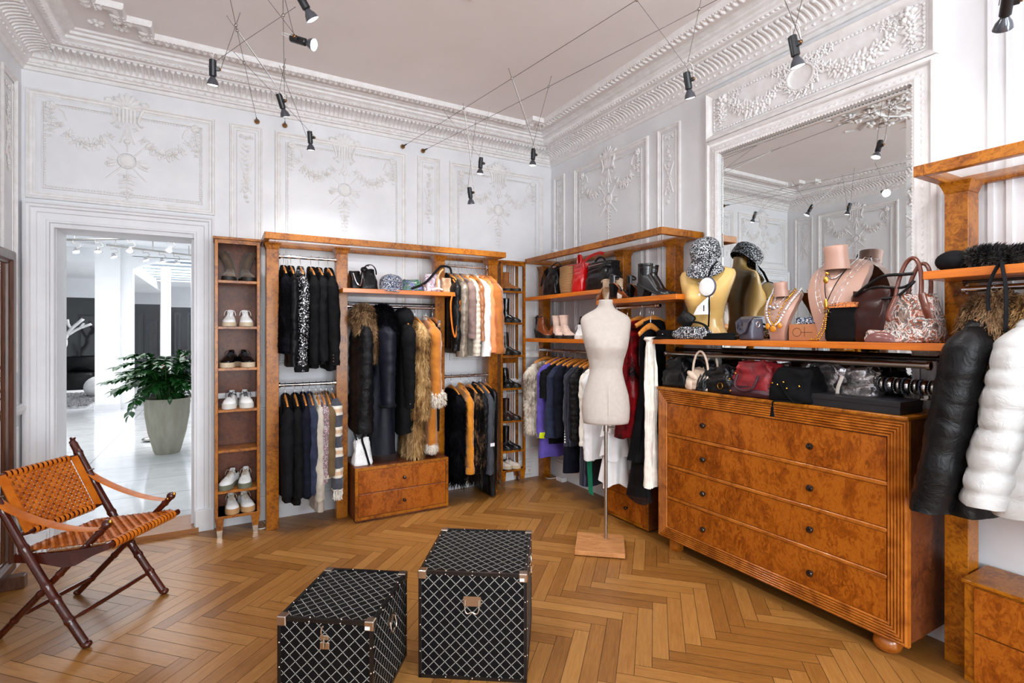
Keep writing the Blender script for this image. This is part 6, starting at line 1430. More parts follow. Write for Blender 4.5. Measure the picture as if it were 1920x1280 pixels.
MB().tube([(-0.051, 0.03 + 0.022 * math.cos(a), 0.043 + 0.022 * math.sin(a)) for a in [2 * PI * i / 20 for i in range(20)]], 0.0008, 4, loop=True).tube([(-0.051, 0.008, 0.043), (-0.051, -0.05, 0.043)], 0.0008, 4).tube([(-0.051, -0.01, 0.02), (-0.051, -0.01, 0.07)], 0.0008, 4).build('ornament', 'near_black', t)
bag('purse', 'dark blue folded purse on top of the tan box', (2.67, 1.575, Dz + 0.086), -PI / 2, 'tweed_blue', 0.13, 0.07, 0.035)
t = bag('clutch', 'black suede evening bag with orange striped top and gold chain', (2.60, 1.36, Dz), -PI / 2 - 0.2, 'suede_black', 0.17, 0.09, 0.17, parts=[('flap', MB().loft([[(x * 0.083, y, z) for y, z in ((-0.045, 0.165), (-0.02, 0.185), (0.02, 0.185), (0.04, 0.165), (0.04, 0.16), (-0.045, 0.16))] for x in (-1, -0.5, 0, 0.5, 1)]), 'zebra_print'), ('ring', MB().tube([(-0.06 + 0.012 * math.cos(a), -0.05, 0.145 + 0.014 * math.sin(a)) for a in [2 * PI * i / 16 for i in range(16)]], 0.003, 6, loop=True), 'gold'), ('chain', beadline([(-0.06, -0.052, 0.13), (-0.085, -0.055, 0.05), (-0.12, -0.055, 0.008), (-0.16, -0.05, 0.006)], 0.0048), 'gold'), ('chain', beadline([(-0.055, -0.055, 0.13), (-0.06, -0.058, 0.06), (-0.09, -0.06, 0.01), (-0.13, -0.055, 0.006)], 0.0048), 'gold')], td=0.8, slump=0.004)
bag('tote_bag', 'shiny dark brown leather tote with long black handles', (2.60, 1.235, Dz), -PI / 2 - 0.1, 'bag_brown', 0.15, 0.12, 0.235, [('handle', MB().tube(smoothp([(-0.06, -0.05, 0.21), (0.0, -0.05, 0.255), (0.07, -0.05, 0.29), (0.14, -0.045, 0.29), (0.18, -0.04, 0.29)], 5), 0.007, 8), 'bag_black'), ('handle', MB().tube(smoothp([(-0.06, -0.04, 0.21), (0.02, -0.03, 0.245), (0.13, -0.03, 0.235), (0.18, -0.03, 0.26), (0.12, -0.04, 0.2), (0.06, -0.05, 0.19)], 5), 0.006, 8), 'bag_black')], tw=1.12, td=0.6, slump=0.008)
bag('handbag', 'floral printed handbag with brown leather handles beside the post', (2.585, 1.075, Dz), -PI / 2 - 0.15, 'floral_print', 0.22, 0.14, 0.205, [('handle', handle_mb(0.10, 0.17, 0.19, -0.04, 0.0085, 0.03), 'handle_brown'), ('handle', handle_mb(0.09, 0.15, 0.19, 0.03, 0.0085, 0.03), 'handle_brown')], parts=[('trim', MB().tube(smoothp([(-0.03, -0.065, 0.2), (-0.05, -0.085, 0.12), (-0.04, -0.088, 0.09)], 4), 0.012, 8, flat=((0, 1, 0), 0.4, 1)), 'handle_brown'), ('trim', MB().tube(smoothp([(0.06, -0.05, 0.2), (0.09, -0.075, 0.14), (0.1, -0.07, 0.10)], 4), 0.016, 8, flat=((0, 1, 0), 0.4, 1)), 'handle_brown')], tw=0.62, td=0.5, slump=0.012, seed=3)
bag('purse', 'flat printed purse with mauve leather half-moon in front of the floral bag', (2.515, 1.12, Dz), -PI / 2, 'floral_print', 0.22, 0.04, 0.052, parts=[('half_moon', MB().ball((-0.045, -0.012, 0.0), (0.065, 0.02, 0.046), 20, 10).map(lambda v: Vector((v.x, v.y, max(v.z, 0.001)))), 'flap_leather')], tw=0.9)
# ---- on the chest (top z 1.048)
Cz = 1.049
def hardware(L, r=0.006): 
    mb = MB()
    for p in L: mb.ball(p, r, 8, 6)
    return mb
bag('backpack', 'crumpled black leather bag at the left end of the chest', (2.60, 2.37, Cz), -PI / 2, 'bag_black', 0.20, 0.18, 0.19, [('handle', handle_mb(0.06, 0.03, 0.17, 0.02, 0.006, -0.02), 'bag_black')], tw=0.6, td=0.5, slump=0.03, seed=22)
bag('shoulder_bag', 'black studded leather bag with curved strap behind the cream one', (2.68, 2.27, Cz), -PI / 2 - 0.2, 'bag_black', 0.20, 0.16, 0.17, [('strap', MB().tube(smoothp([(-0.09, -0.08, 0.10), (-0.05, -0.07, 0.19), (0.03, -0.06, 0.20), (0.10, -0.03, 0.13)], 5), 0.009, 8), 'bag_black')], parts=[('stud', hardware([(-0.06 + 0.012 * (i % 3), -0.075, 0.04 + 0.012 * (i // 3)) for i in range(15)], 0.004), 'chrome')], slump=0.02, seed=25)
bag('handbag', 'cream leather bow handbag with tall rolled handles on the chest', (2.58, 2.16, Cz), -PI / 2 - 0.1, 'bag_cream', 0.24, 0.15, 0.12, [('handle', handle_mb(0.13, 0.155, 0.08, -0.04, 0.007, 0.0), 'bag_cream'), ('handle', handle_mb(0.12, 0.13, 0.08, 0.03, 0.007, 0.03), 'bag_cream')], parts=[('bow', MB().ball((-0.045, -0.06, 0.085), (0.05, 0.018, 0.02), 14, 8, Matrix.Rotation(0.5, 3, 'Y')).ball((0.04, -0.062, 0.065), (0.05, 0.016, 0.02), 14, 8, Matrix.Rotation(-0.5, 3, 'Y')).box(-0.08, -0.03, -0.082, -0.072, 0.0, 0.055, 0.005), 'bag_cream')], tw=0.75, slump=0.02, seed=31)
t = bag('fringe_bag', 'glossy black bag with fringes and gold ring on the chest', (2.575, 2.02, Cz), -PI / 2 - 0.1, 'bag_black', 0.26, 0.17, 0.15, parts=[('ring', MB().tube([(0.05 + 0.018 * math.cos(a), -0.085, 0.045 + 0.018 * math.sin(a)) for a in [2 * PI * i / 16 for i in range(16)]], 0.003, 6, loop=True), 'gold')], tw=0.7, td=0.6, slump=0.028, seed=37)
mb = MB(); Rf = random.Random(8)
for i in range(40):
    x = -0.11 + Rf.random() * 0.06; z = 0.11 - Rf.random() * 0.07; mb.tube([(x, -0.075, z), (x - 0.012, -0.09, z - 0.04), (x - 0.02 + Rf.uniform(-.012, .012), -0.092, max(0.003, z - 0.08 - Rf.random() * 0.03))], [0.0035, 0.003, 0.002], 5)
o = mb.build('fringe', 'bag_black', t); o['kind'] = 'stuff'
bag('handbag', 'red and plum suede tote with looped handle in the middle of the chest', (2.58, 1.80, Cz), -PI / 2, 'bag_red', 0.29, 0.18, 0.185, [('handle', MB().tube(smoothp([(-0.07, -0.09, 0.12), (-0.075, -0.105, 0.06), (-0.03, -0.11, 0.035), (0.03, -0.105, 0.05), (0.06, -0.09, 0.12)], 5), 0.007, 8), 'bag_plum')], parts=[('lower_panel', bag_body(0.285, 0.18, 0.06, 0.95, 0.95, 0.012, 6), 'bag_plum'), ('eyelet', hardware([(-0.075, -0.098, 0.125), (-0.12, -0.09, 0.09), (-0.11, -0.095, 0.025)]), 'gold')], tw=0.7, td=0.55, slump=0.026, seed=41)
t = bag('bucket_bag', 'black drawstring bucket bag with gold eyelets and hanging tassel', (2.56, 1.57, Cz), -PI / 2, 'suede_black', 0.24, 0.18, 0.17, parts=[('eyelet', hardware([(-0.085, -0.08, 0.09), (-0.05, -0.09, 0.085), (-0.02, -0.088, 0.1), (0.0, -0.092, 0.07), (0.06, -0.085, 0.085), (0.05, -0.09, 0.03)], 0.0055), 'gold'), ('drawstring', MB().tube(smoothp([(-0.05, -0.09, 0.11), (0.0, -0.105, 0.05), (0.04, -0.11, 0.012), (0.09, -0.11, 0.01), (0.03, -0.115, 0.008), (-0.03, -0.13, 0.006), (-0.035, -0.152, 0.002), (-0.035, -0.155, -0.02)], 6), 0.004, 6), 'suede_black'), ('tassel', MB().lathe([(0, 0.0), (0.006, -0.002), (0.008, -0.012), (0.006, -0.016), (0.011, -0.05), (0.0, -0.052)], (-0.035, -0.157, -0.02), 12), 'suede_black')], tw=0.75, td=0.7, slump=0.018, seed=47)
bag('pewter_bag', 'crinkled metallic pewter bag behind the black drawstring one', (2.70, 1.50, Cz), -PI / 2, 'bag_pewter', 0.26, 0.13, 0.19, [('handle', handle_mb(0.13, 0.05, 0.15, -0.04, 0.008), 'bag_pewter')], slump=0.03, seed=50)
bag('pewter_bag', 'crinkled metallic bag with pale trim next to the bracelets', (2.68, 1.335, Cz), -PI / 2, 'bag_pewter', 0.20, 0.13, 0.18, parts=[('trim', MB().tube(smoothp([(-0.06, -0.07, 0.0), (-0.065, -0.075, 0.07), (-0.05, -0.06, 0.14)], 4), 0.009, 6), 'sneaker_pale')], slump=0.03, seed=57, tw=0.8)
bag('hobo_bag', 'plain black suede bag behind the bracelets', (2.76, 1.255, Cz), -PI / 2, 'suede_black', 0.13, 0.09, 0.16, tw=0.4, td=0.4, slump=0.01)
t = thing('flat_box', 'large flat black presentation box on the right of the chest', 'box', (2.60, 1.29, Cz), 0)
MB().box(-0.10, 0.10, -0.20, 0.20, 0, 0.046, 0.001).build('box', 'leather_matt', t) if new_mat('leather_matt', hexc(20, 20, 25), 0.5) else None
MB().box(-0.102, 0.102, -0.202, 0.202, 0.032, 0.055, 0.001).build('lid', 'leather_matt', t)
mb = MB()
for i in range(14):
    if i in (4, 9): continue
    y = -0.045 + i * 0.008; mb.box(-0.006, 0.004, y, y + 0.005, 0.055, 0.0555); 
mb.box(-0.018, -0.015, -0.03, 0.03, 0.055, 0.0555)
mb.build('lettering', 'steel', t)
# bracelet bar with bracelets
t = thing('bracelet_bar', 'horizontal padded bar holding bracelets above the flat box', 'jewellery stand', (2.69, 1.17, Cz), 0)
MB().tube([(0, -0.14, 0.115), (0, 0.14, 0.115)], 0.022, 16).build('bar', 'suede_black', t, smooth=60)
for s_ in (-0.10, 0.10): MB().box(-0.008, 0.008, s_ - 0.008, s_ + 0.008, 0.056, 0.115).box(-0.03, 0.03, s_ - 0.012, s_ + 0.012, 0.056, 0.062).build('foot', 'steel', t)
Rb = random.Random(15)
for i in range(17):
    y = 1.17 + 0.13 - i * 0.0163; k = i % 4; r = 0.030 + 0.006 * Rb.random()
    desc = ['plain silver bangle', 'dark beaded bracelet', 'chunky engraved silver cuff', 'thin crystal bracelet'][k]
    tt = thing('bracelet', '%s on the bracelet bar over the flat box' % desc, 'bracelet', (2.69, y, Cz + 0.108), 0, 'bracelets on the bar')
    cpts = [(r * math.cos(a), 0, r * math.sin(a)) for a in [2 * PI * j / 24 for j in range(24)]]
    if k == 1: mb = MB(); [mb.ball(p, 0.0046, 6, 5) for p in cpts]; mb.build('beads', 'bag_slate', tt, smooth=180)
    elif k == 3: mb = MB(); [mb.ball(p, 0.003, 5, 4) for p in cpts]; mb.build('crystals', 'chrome', tt, smooth=180)
    else: MB().tube(cpts, 0.0035 if k == 0 else 0.006, 8, loop=True, flat=((0, 1, 0), 1.5, 0.6)).build('band', 'steel' if k == 0 else 'chrome', tt, smooth=60)
# wire rack seen behind the bracelets
t = thing('wire_rack', 'thin dark wire frame standing behind the bracelets', 'stand', (2.80, 1.2, Cz))
MB().tube([(0, -0.06, 0), (0, -0.06, 0.2), (0, 0.06, 0.2), (0, 0.06, 0)], 0.0025, 5).tube([(0, -0.06, 0.13), (0, 0.06, 0.13)], 0.002, 5).tube([(0, -0.06, 0.002), (0, 0.06, 0.002)], 0.0025, 5).build('frame', 'wire_metal', t)
# hats on the right shelf (z 1.645)
Rz = 1.646
t = thing('knit_hat', 'soft black hat at the left end of the right-hand shelf', 'hat', (2.60, 0.935, Rz), 0)
MB().ball((0, 0, 0.04), (0.09, 0.065, 0.045), 20, 12).map(lambda v: v + Vector((0.004 * nz(v.x * 30, v.y * 30, 1), 0, 0.004 * nz(v.x * 20, v.y * 20, 5)))).build('crown', 'near_black', t, smooth=180)
t = thing('fur_scarf', 'dark grey-black fur stole lying along the right-hand shelf', 'scarf', (2.58, 0.78, Rz), 0)
mb = MB().tube(smoothp([(0.0, 0.105, 0.034), (-0.02, 0.04, 0.04), (0.0, -0.02, 0.03), (0.02, -0.12, 0.034), (0.0, -0.25, 0.03)], 6), 0.036, 12); o = mb.build('core', 'fur_grey', t, smooth=180)
fur_tufts(mb, 3800, 0.022, 0.0025, 0.1, 0.8, 6, (0.3, -0.9, 0)).build('fur_pile', 'fur_grey', o)
t = thing('ribbon_loop', 'black ribbon looped over the right-hand shelf edge above the coats', 'ribbon', (2.47, 0.74, 1.64), 0)
MB().tube(smoothp([(0.03, 0.02, 0.012), (-0.008, 0.02, 0.008), (-0.012, 0.045, -0.06), (-0.012, 0.05, -0.14), (-0.012, 0.045, -0.16)], 5), 0.007, 8, flat=((1, 0, 0), 0.3, 1)).tube(smoothp([(0.03, 0.015, 0.012), (-0.008, 0.012, 0.008), (-0.012, 0.0, -0.08), (-0.012, 0.0, -0.2), (-0.012, 0.002, -0.24)], 5), 0.009, 8, flat=((1, 0, 0), 0.3, 1)).build('ribbon', 'near_black', t, smooth=180)
# ------------------------------------------------------------------ tailor's dummy
m = noisy('linen', hexc(190, 180, 171), hexc(197, 187, 179), 40, 0.9, 0.1, 0.001); nt = m.node_tree
wv = nt.nodes.new('ShaderNodeTexWave'); wv.bands_direction = 'Z'; wv.inputs['Scale'].default_value = 160; wv.inputs['Distortion'].default_value = 1.5; nt.links.new(coords(nt), wv.inputs['Vector']); bump(nt, wv.outputs[0], 0.25, 0.0008)
t = thing('dress_form', 'linen covered tailor dummy on a steel pole with square oak base', 'mannequin', (2.231, 2.676, 0), -0.52)
DF = [(0.0, 0.148, 0.098, 0.0), (0.03, 0.155, 0.108, 0.0), (0.10, 0.160, 0.115, 0.008), (0.18, 0.152, 0.108, 0.008), (0.26, 0.128, 0.092, 0.0), (0.33, 0.110, 0.078, -0.004), (0.36, 0.108, 0.076, -0.004), (0.42, 0.118, 0.088, -0.010), (0.50, 0.140, 0.110, -0.018), (0.56, 0.152, 0.108, -0.014), (0.62, 0.162, 0.092, 0.0), (0.67, 0.168, 0.076, 0.010), (0.70, 0.160, 0.064, 0.014), (0.725, 0.125, 0.056, 0.016), (0.745, 0.085, 0.052, 0.016), (0.765, 0.055, 0.048, 0.012), (0.79, 0.046, 0.046, 0.004), (0.815, 0.046, 0.047, 0.0)]
torso_mb(DF, (1, 1, 1), 60, 44, 0.022, (0.42, 0.60), 0.068).build('torso', 'linen', t, smooth=180, loc=(0, 0, 0.80))
MB().box(-0.0014, 0.0014, -0.001, 0.0, 0, 0.2).build('seam', 'sneaker_pale', t, loc=(0, -0.118, 0.86))
MB().tube([(0, 0, 0.03), (0, 0, 0.806)], 0.0115, 16).build('pole', 'steel', t, smooth=60)
MB().tube([(0, 0, 0.745), (0, 0, 0.80)], 0.017, 16).tube([(0.012, -0.01, 0.775), (0.05, -0.02, 0.765)], [0.006, 0.009], 8).build('clamp_collar', 'steel', t, smooth=60)
o = MB().box(-0.155, 0.155, -0.155, 0.155, 0.006, 0.034, 0.002).build('base', 'base_board_wood', t); o.location = (-0.05, -0.07, 0); o.rotation_euler = (0, 0, -0.18)
# ------------------------------------------------------------------ trunks
def trunk_mat():
    m = new_mat('trunk_cloth', hexc(14, 14, 17), 0.55, spec=0.15); nt = m.node_tree; L = nt.links
    uv = nt.nodes.new('ShaderNodeUVMap'); uv.uv_map = 'UVMap'; s = nt.nodes.new('ShaderNodeSeparateXYZ'); L.new(uv.outputs[0], s.inputs[0])
    def mth(op, a, b=None, c=None):
        n = nt.nodes.new('ShaderNodeMath'); n.operation = op
        for i, v in enumerate((a, b, c)):
            if v is None: continue
            if isinstance(v, (int, float)): n.inputs[i].default_value = v
            else: L.new(v, n.inputs[i])
        return n.outputs[0]
    K = 6.0; P = 0.045; U = mth('DIVIDE', s.outputs[0], P / K); V = mth('DIVIDE', s.outputs[1], P / K)
    A = mth('ADD', U, V); B = mth('SUBTRACT', U, V)
    A = mth('MULTIPLY', A, 1.0); fa, fb = mth('ROUND', A), mth('ROUND', B)
    da, db = mth('SUBTRACT', A, fa), mth('SUBTRACT', B, fb)
    d2 = mth('ADD', mth('MULTIPLY', da, da), mth('MULTIPLY', db, db)); dot = mth('LESS_THAN', d2, 0.075)
    la = mth('LESS_THAN', mth('ABSOLUTE', mth('WRAP', fa, K - 0.5, -0.5)), 0.25); lb = mth('LESS_THAN', mth('ABSOLUTE', mth('WRAP', fb, K - 0.5, -0.5)), 0.25)
    on = mth('MULTIPLY', dot, mth('MAXIMUM', la, lb))
    mx = nt.nodes.new('ShaderNodeMix'); mx.data_type = 'RGBA'; L.new(on, mx.inputs[0]); mx.inputs[6].default_value = hexc(9, 9, 12); mx.inputs[7].default_value = hexc(226, 226, 218); L.new(mx.outputs[2], nt.nodes['Principled BSDF'].inputs['Base Color'])
trunk_mat(); new_mat('trunk_edge', hexc(12, 12, 14), 0.32, coat=0.2)
def trunk(label, loc, rz, w, d, h, front):
    t = thing('storage_trunk', label, 'trunk', loc, rz, group='black diamond-pattern trunks')
    # body with uv in metres on every face
    def uvbox(name, x0, x1, y0, y1, z0, z1):
        me = bpy.data.meshes.new(name); V = [(x, y, z) for x in (x0, x1) for y in (y0, y1) for z in (z0, z1)]; F = [(0, 1, 3, 2), (4, 6, 7, 5), (0, 4, 5, 1), (2, 3, 7, 6), (0, 2, 6, 4), (1, 5, 7, 3)]
        me.from_pydata(V, [], F); u = me.uv_layers.new(name='UVMap')
        for p in me.polygons:
            nx, ny, nz_ = [abs(c) for c in p.normal]
            for li in p.loop_indices:
                c = me.vertices[me.loops[li].vertex_index].co; u.data[li].uv = (c.x, c.y) if nz_ > 0.5 else ((c.x, c.z) if ny > 0.5 else (c.y, c.z))
        me.materials.append(M('trunk_cloth')); o = bpy.data.objects.new(name, me); COL.objects.link(o); o.parent = t; return o
    uvbox('body', -w / 2, w / 2, -d / 2, d / 2, 0.004, h - 0.075); lid = uvbox('lid', -w / 2, w / 2, -d / 2, d / 2, h - 0.073, h - 0.002)
    e = 0.011; g = 0.0025; mb = MB()
    for (x, sx) in ((-w / 2, 1), (w / 2, -1)):
        for (y, sy) in ((-d / 2, 1), (d / 2, -1)):
            a, b = sorted((x - sx * g, x + sx * e)); c_, f_ = sorted((y - sy * g, y + sy * e)); mb.box(a, b, c_, f_, 0, h - 0.0)
    for z0, z1 in ((0, e + 0.003), (h - e, h + g)):
        for (y, sy) in ((-d / 2, 1), (d / 2, -1)): c_, f_ = sorted((y - sy * g, y + sy * e)); mb.box(-w / 2, w / 2, c_, f_, z0, z1)
        for (x, sx) in ((-w / 2, 1), (w / 2, -1)): a, b = sorted((x - sx * g, x + sx * e)); mb.box(a, b, -d / 2, d / 2, z0, z1)
    mb.build('edge_trim', 'trunk_edge', t)
    for (x, sx) in ((-w / 2, 1), (w / 2, -1)):
        for (y, sy) in ((-d / 2, 1), (d / 2, -1)):
            a, b = sorted((x - sx * 0.005, x + sx * 0.030)); c_, f_ = sorted((y - sy * 0.005, y + sy * 0.030))
            MB().box(a, b, c_, f_, h - 0.030, h + 0.005, 0.003).build('corner_cap', 'nickel', t, smooth=30)
    mb = MB(); S = []
    n = max(2, round(w / 0.11))
    for i in range(1, n):
        x = -w / 2 + w * i / n; S += [(x, -d / 2 - g, h - 0.008), (x, -d / 2 + 0.006, h + g), (x, d / 2 - 0.006, h + g), (x, -d / 2 - g, 0.008)]
    n = max(2, round(h / 0.10))
    for i in range(1, n):
        z = h * i / n; S += [(-w / 2 + 0.005, -d / 2 - g, z), (w / 2 - 0.005, -d / 2 - g, z), (w / 2 + g, -d / 2 + 0.005, z), (w / 2 + g, d / 2 - 0.005, z)]
    n = max(2, round(d / 0.09))
    for i in range(1, n):
        y = -d / 2 + d * i / n; S += [(-w / 2 + 0.005, y, h + g), (w / 2 - 0.005, y, h + g), (w / 2 + g, y, h - 0.006)]
    for p in S: MB().ball(p, 0.0036, 8, 5).build('stud', 'nickel', t, smooth=180)
    def at(mb, face):
        if face == 'x': mb.map(lambda v: Vector((w / 2 - (v.y + d / 2), v.x, v.z)))
        return mb
    def latch(face):
        y = -d / 2 - 0.001; zc = h - 0.075
        p = at(MB().box(-0.018, 0.018, y - 0.004, y, zc - 0.03, zc - 0.004, 0.002).box(-0.016, 0.016, y - 0.005, y, zc + 0.004, zc + 0.022, 0.002), face).build('latch', 'nickel', t)
        at(MB().tube(smoothp([(-0.005, y - 0.006, zc + 0.02), (-0.009, y - 0.009, zc + 0.035), (-0.006, y - 0.007, zc + 0.052), (0.0, y - 0.006, zc + 0.056)], 4), 0.0035, 8).tube([(0, y - 0.008, zc + 0.01), (0, y - 0.009, zc - 0.02)], 0.004, 8), face).build('hook', 'nickel', p)
    def hand(face):
        y = -d / 2 - 0.001; zc = h * 0.72
        p = at(MB().box(-0.036, 0.036, y - 0.003, y, zc - 0.012, zc + 0.028, 0.003), face).build('handle_plate', 'nickel', t)
        at(MB().tube(smoothp([(-0.028, y - 0.006, zc + 0.01), (-0.028, y - 0.012, zc - 0.022), (-0.018, y - 0.013, zc - 0.036), (0, y - 0.013, zc - 0.030), (0.018, y - 0.013, zc - 0.036), (0.028, y - 0.012, zc - 0.022), (0.028, y - 0.006, zc + 0.01)], 4), 0.003, 8), face).build('handle_ring', 'nickel', p)
    if front == 'latch': latch('y'); hand('x')
    else: hand('y'); latch('x')
    MB().box(w / 2 - 0.026, w / 2 - 0.008, -d / 2 - 0.0065, -d / 2 - 0.005, h - 0.024, h - 0.012).build('price_label', 'white_plastic', t)
    return t
def corners(FL, FR, BL, z): pass
trunk('shorter black trunk with white dotted diamonds and small front latch, nearest', ((0.193 + 0.697) / 2, (2.056 + 2.180) / 2, 0), math.atan2(1.849 - 2.056, 0.483 - 0.193), 0.356, 0.393, 0.36, 'latch')
trunk('taller black trunk with white dotted diamonds and a ring handle in front', ((0.708 + 1.318) / 2, (2.012 + 2.143) / 2, 0), math.atan2(1.768 - 2.012, 1.069 - 0.708), 0.436, 0.455, 0.43, 'ring')
# ------------------------------------------------------------------ folding bamboo-style chair
t = thing('folding_chair', 'folding chair of dark bamboo-turned wood with woven tan leather seat and back', 'chair', (-0.578, 3.248, 0), math.radians(57))
def bamboo(p, q, r, knots, parent, name='leg', bend=None, cap=None):
    p, q = Vector(p), Vector(q); pts = []; rs = []
    N = 130
    for i in range(N + 1):
        u = i / N; c = p + (q - p) * u
        if bend: c += Vector(bend) * math.sin(PI * u)
        pts.append(c); k = min(abs(u - a) for a in knots); rs.append(r * (1 + 0.22 * math.exp(-(k / 0.011) ** 2)))
    return MB().tube(pts, rs, 14).build(name, 'bamboo_dark', parent, smooth=60)
for s in (-1, 1):
    x = 0.235 * s; nm = 'leg'
    l = bamboo((x, 0.285, 0.80), (x, -0.225, 0.012), 0.018, (0.06, 0.24, 0.45, 0.66, 0.74, 0.86), t, bend=(0, 0.012, -0.014))
    MB().lathe([(0, 0.034), (0.012, 0.032), (0.014, 0.024), (0.010, 0.018), (0.016, 0.008), (0.017, 0), (0, 0)], (x, 0.289, 0.80), 16).build('finial', 'bamboo_dark', l, smooth=60)
    MB().ball((x, -0.229, 0.016), (0.021, 0.021, 0.016), 14, 8).build('foot', 'bamboo_dark', l, smooth=180)
    l2 = bamboo((x * 1.0 - s * 0.034, -0.285, 0.525), (x - s * 0.034, 0.225, 0.012), 0.015, (0.05, 0.22, 0.42, 0.6, 0.85), t)
    MB().ball((x - s * 0.034, -0.292, 0.537), (0.021, 0.021, 0.021), 14, 8).build('finial', 'bamboo_dark', l2, smooth=180)
    MB().ball((x - s * 0.034, -0.309, 0.548), (0.009, 0.009, 0.009), 10, 6).ball((x - s * 0.052, -0.287, 0.527), (0.006, 0.006, 0.006), 8, 6).build('stud', 'gold', l2, smooth=180)
    MB().ball((x - s * 0.034, 0.229, 0.014), (0.019, 0.019, 0.014), 14, 8).build('foot', 'bamboo_dark', l2, smooth=180)
    # leather arm strap
    P = smoothp([(x, 0.195, 0.645), (x, 0.13, 0.605), (x - s * 0.005, 0.0, 0.555), (x - s * 0.015, -0.14, 0.522), (x - s * 0.028, -0.25, 0.515), (x - s * 0.034, -0.285, 0.525)], 5)
    o = MB().tube(P, [0.027 * lerp_tab([(0, 0.75), (0.2, 1), (0.8, 1), (1, 0.35)], i / (len(P) - 1)) for i in range(len(P))], 10, flat=((1, 0, 0), 1.0, 0.09)).build('arm_strap', 'leather_tan', t, smooth=60)
    MB().tube([(x + 0.022 * math.cos(a), 0.195 + 0.02 * math.sin(a), 0.652 - 0.012 * math.sin(a)) for a in [2 * PI * i / 20 for i in range(20)]], 0.002, 6, loop=True).build('strap_ring', 'steel', o, smooth=180)
for nm, p, q, r in (('stretcher', (-0.235, -0.155, 0.12), (0.235, -0.155, 0.12), 0.011), ('stretcher', (-0.2, 0.14, 0.10), (0.2, 0.14, 0.10), 0.011), ('back_rail', (-0.235, 0.245, 0.735), (0.235, 0.245, 0.735), 0.014), ('back_rail', (-0.235, 0.105, 0.485), (0.235, 0.105, 0.485), 0.014)):
    P = [Vector(p) + (Vector(q) - Vector(p)) * (i / 24) for i in range(25)]
    MB().tube(P, [r * lerp_tab([(0, 0.35), (0.12, 0.9), (0.3, 1.0), (0.32, 1.15), (0.34, 1.0), (0.66, 1.0), (0.68, 1.15), (0.7, 1.0), (0.88, 0.9), (1, 0.35)], i / 24) for i in range(25)], 12).build(nm, 'bamboo_dark', t, smooth=60)
# seat frame
for s in (-1, 1):
    MB().loft([[(s * 0.205, y, z0), (s * 0.222, y, z0), (s * 0.222, y, z1), (s * 0.205, y, z1)] for y, z0, z1 in ((0.13, 0.36, 0.395), (0.0, 0.36, 0.405), (-0.1, 0.345, 0.415), (-0.16, 0.355, 0.425), (-0.24, 0.40, 0.44), (-0.30, 0.425, 0.452))]).build('seat_rail', 'bamboo_dark', t, smooth=30)
MB().tube([(-0.225, -0.31, 0.445), (0.225, -0.31, 0.445)], 0.016, 14).build('seat_bar', 'bamboo_dark', t, smooth=60)
MB().tube([(-0.21, 0.13, 0.385), (0.21, 0.13, 0.385)], 0.013, 12).build('seat_bar', 'bamboo_dark', t, smooth=60)
noisy('leather_dark_tan', hexc(146, 66, 10), hexc(180, 92, 22), 14, 0.45, 0.1, 0.002, spec=0.25)
def weave(parent, name, P00, P10, P01, P11, nu, nv, wk=0.8, amp=0.0045, wrap=True):
    """woven straps across a four-cornered panel"""
    P = lambda u, v: (Vector(P00) * (1 - u) * (1 - v) + Vector(P10) * u * (1 - v) + Vector(P01) * (1 - u) * v + Vector(P11) * u * v)
    nrm = (Vector(P10) - Vector(P00)).cross(Vector(P01) - Vector(P00)).normalized(); mats = ('leather_tan', 'leather_dark_tan')
    for ax, (na, nb) in enumerate(((nu, nv), (nv, nu))):
        mb = MB()
        for a in range(na):
            c = (a + 0.5) / na; hw_ = 0.5 * wk / na
            rings = []
            for k in range(nb * 2 + 1):
                t_ = k / (nb * 2); ph = (a + (k // 2 if k % 2 == 0 else k / 2)) ; off = amp * math.cos(PI * (t_ * nb - 0.5 + a)) * (1 if ax == 0 else -1)
                pa, pb = ((P(c - hw_, t_), P(c + hw_, t_)) if ax == 0 else (P(t_, c - hw_), P(t_, c + hw_)))
                rings.append([pa + nrm * (off + 0.0009), pb + nrm * (off + 0.0009), pb + nrm * (off - 0.0009), pa + nrm * (off - 0.0009)])
            mb.loft(rings)
        mb.build(name, mats[ax], parent, smooth=40)
weave(t, 'seat', (-0.205, -0.30, 0.462), (0.205, -0.30, 0.462), (-0.205, 0.135, 0.402), (0.205, 0.135, 0.402), 20, 20)
weave(t, 'backrest', (-0.165, 0.240, 0.735), (0.165, 0.240, 0.735), (-0.165, 0.10, 0.485), (0.165, 0.10, 0.485), 16, 15, 0.74)
mb = MB()
for i in range(18):
    x = -0.185 + i * 0.0215; mb.tube([(x + 0.008 * 0, -0.31 + 0.0205 * math.cos(a), 0.445 + 0.0205 * math.sin(a)) for a in [PI * 0.35 + PI * 1.3 * k / 10 for k in range(11)]], 0.0085, 6, flat=((1, 0, 0), 1.0, 0.2))
mb.build('front_wrap', 'leather_tan', t, smooth=60)
for (yy, zz) in ((0.245, 0.735), (0.105, 0.485)):
    mb = MB()
    for i in range(13):
        x = -0.15 + i * 0.025; mb.tube([(x, yy + 0.018 * math.cos(a), zz + 0.018 * math.sin(a)) for a in [2 * PI * k / 14 for k in range(14)]], 0.0085, 6, loop=True, flat=((1, 0, 0), 1.0, 0.2))
    mb.build('back_wrap', 'leather_tan', t, smooth=60)
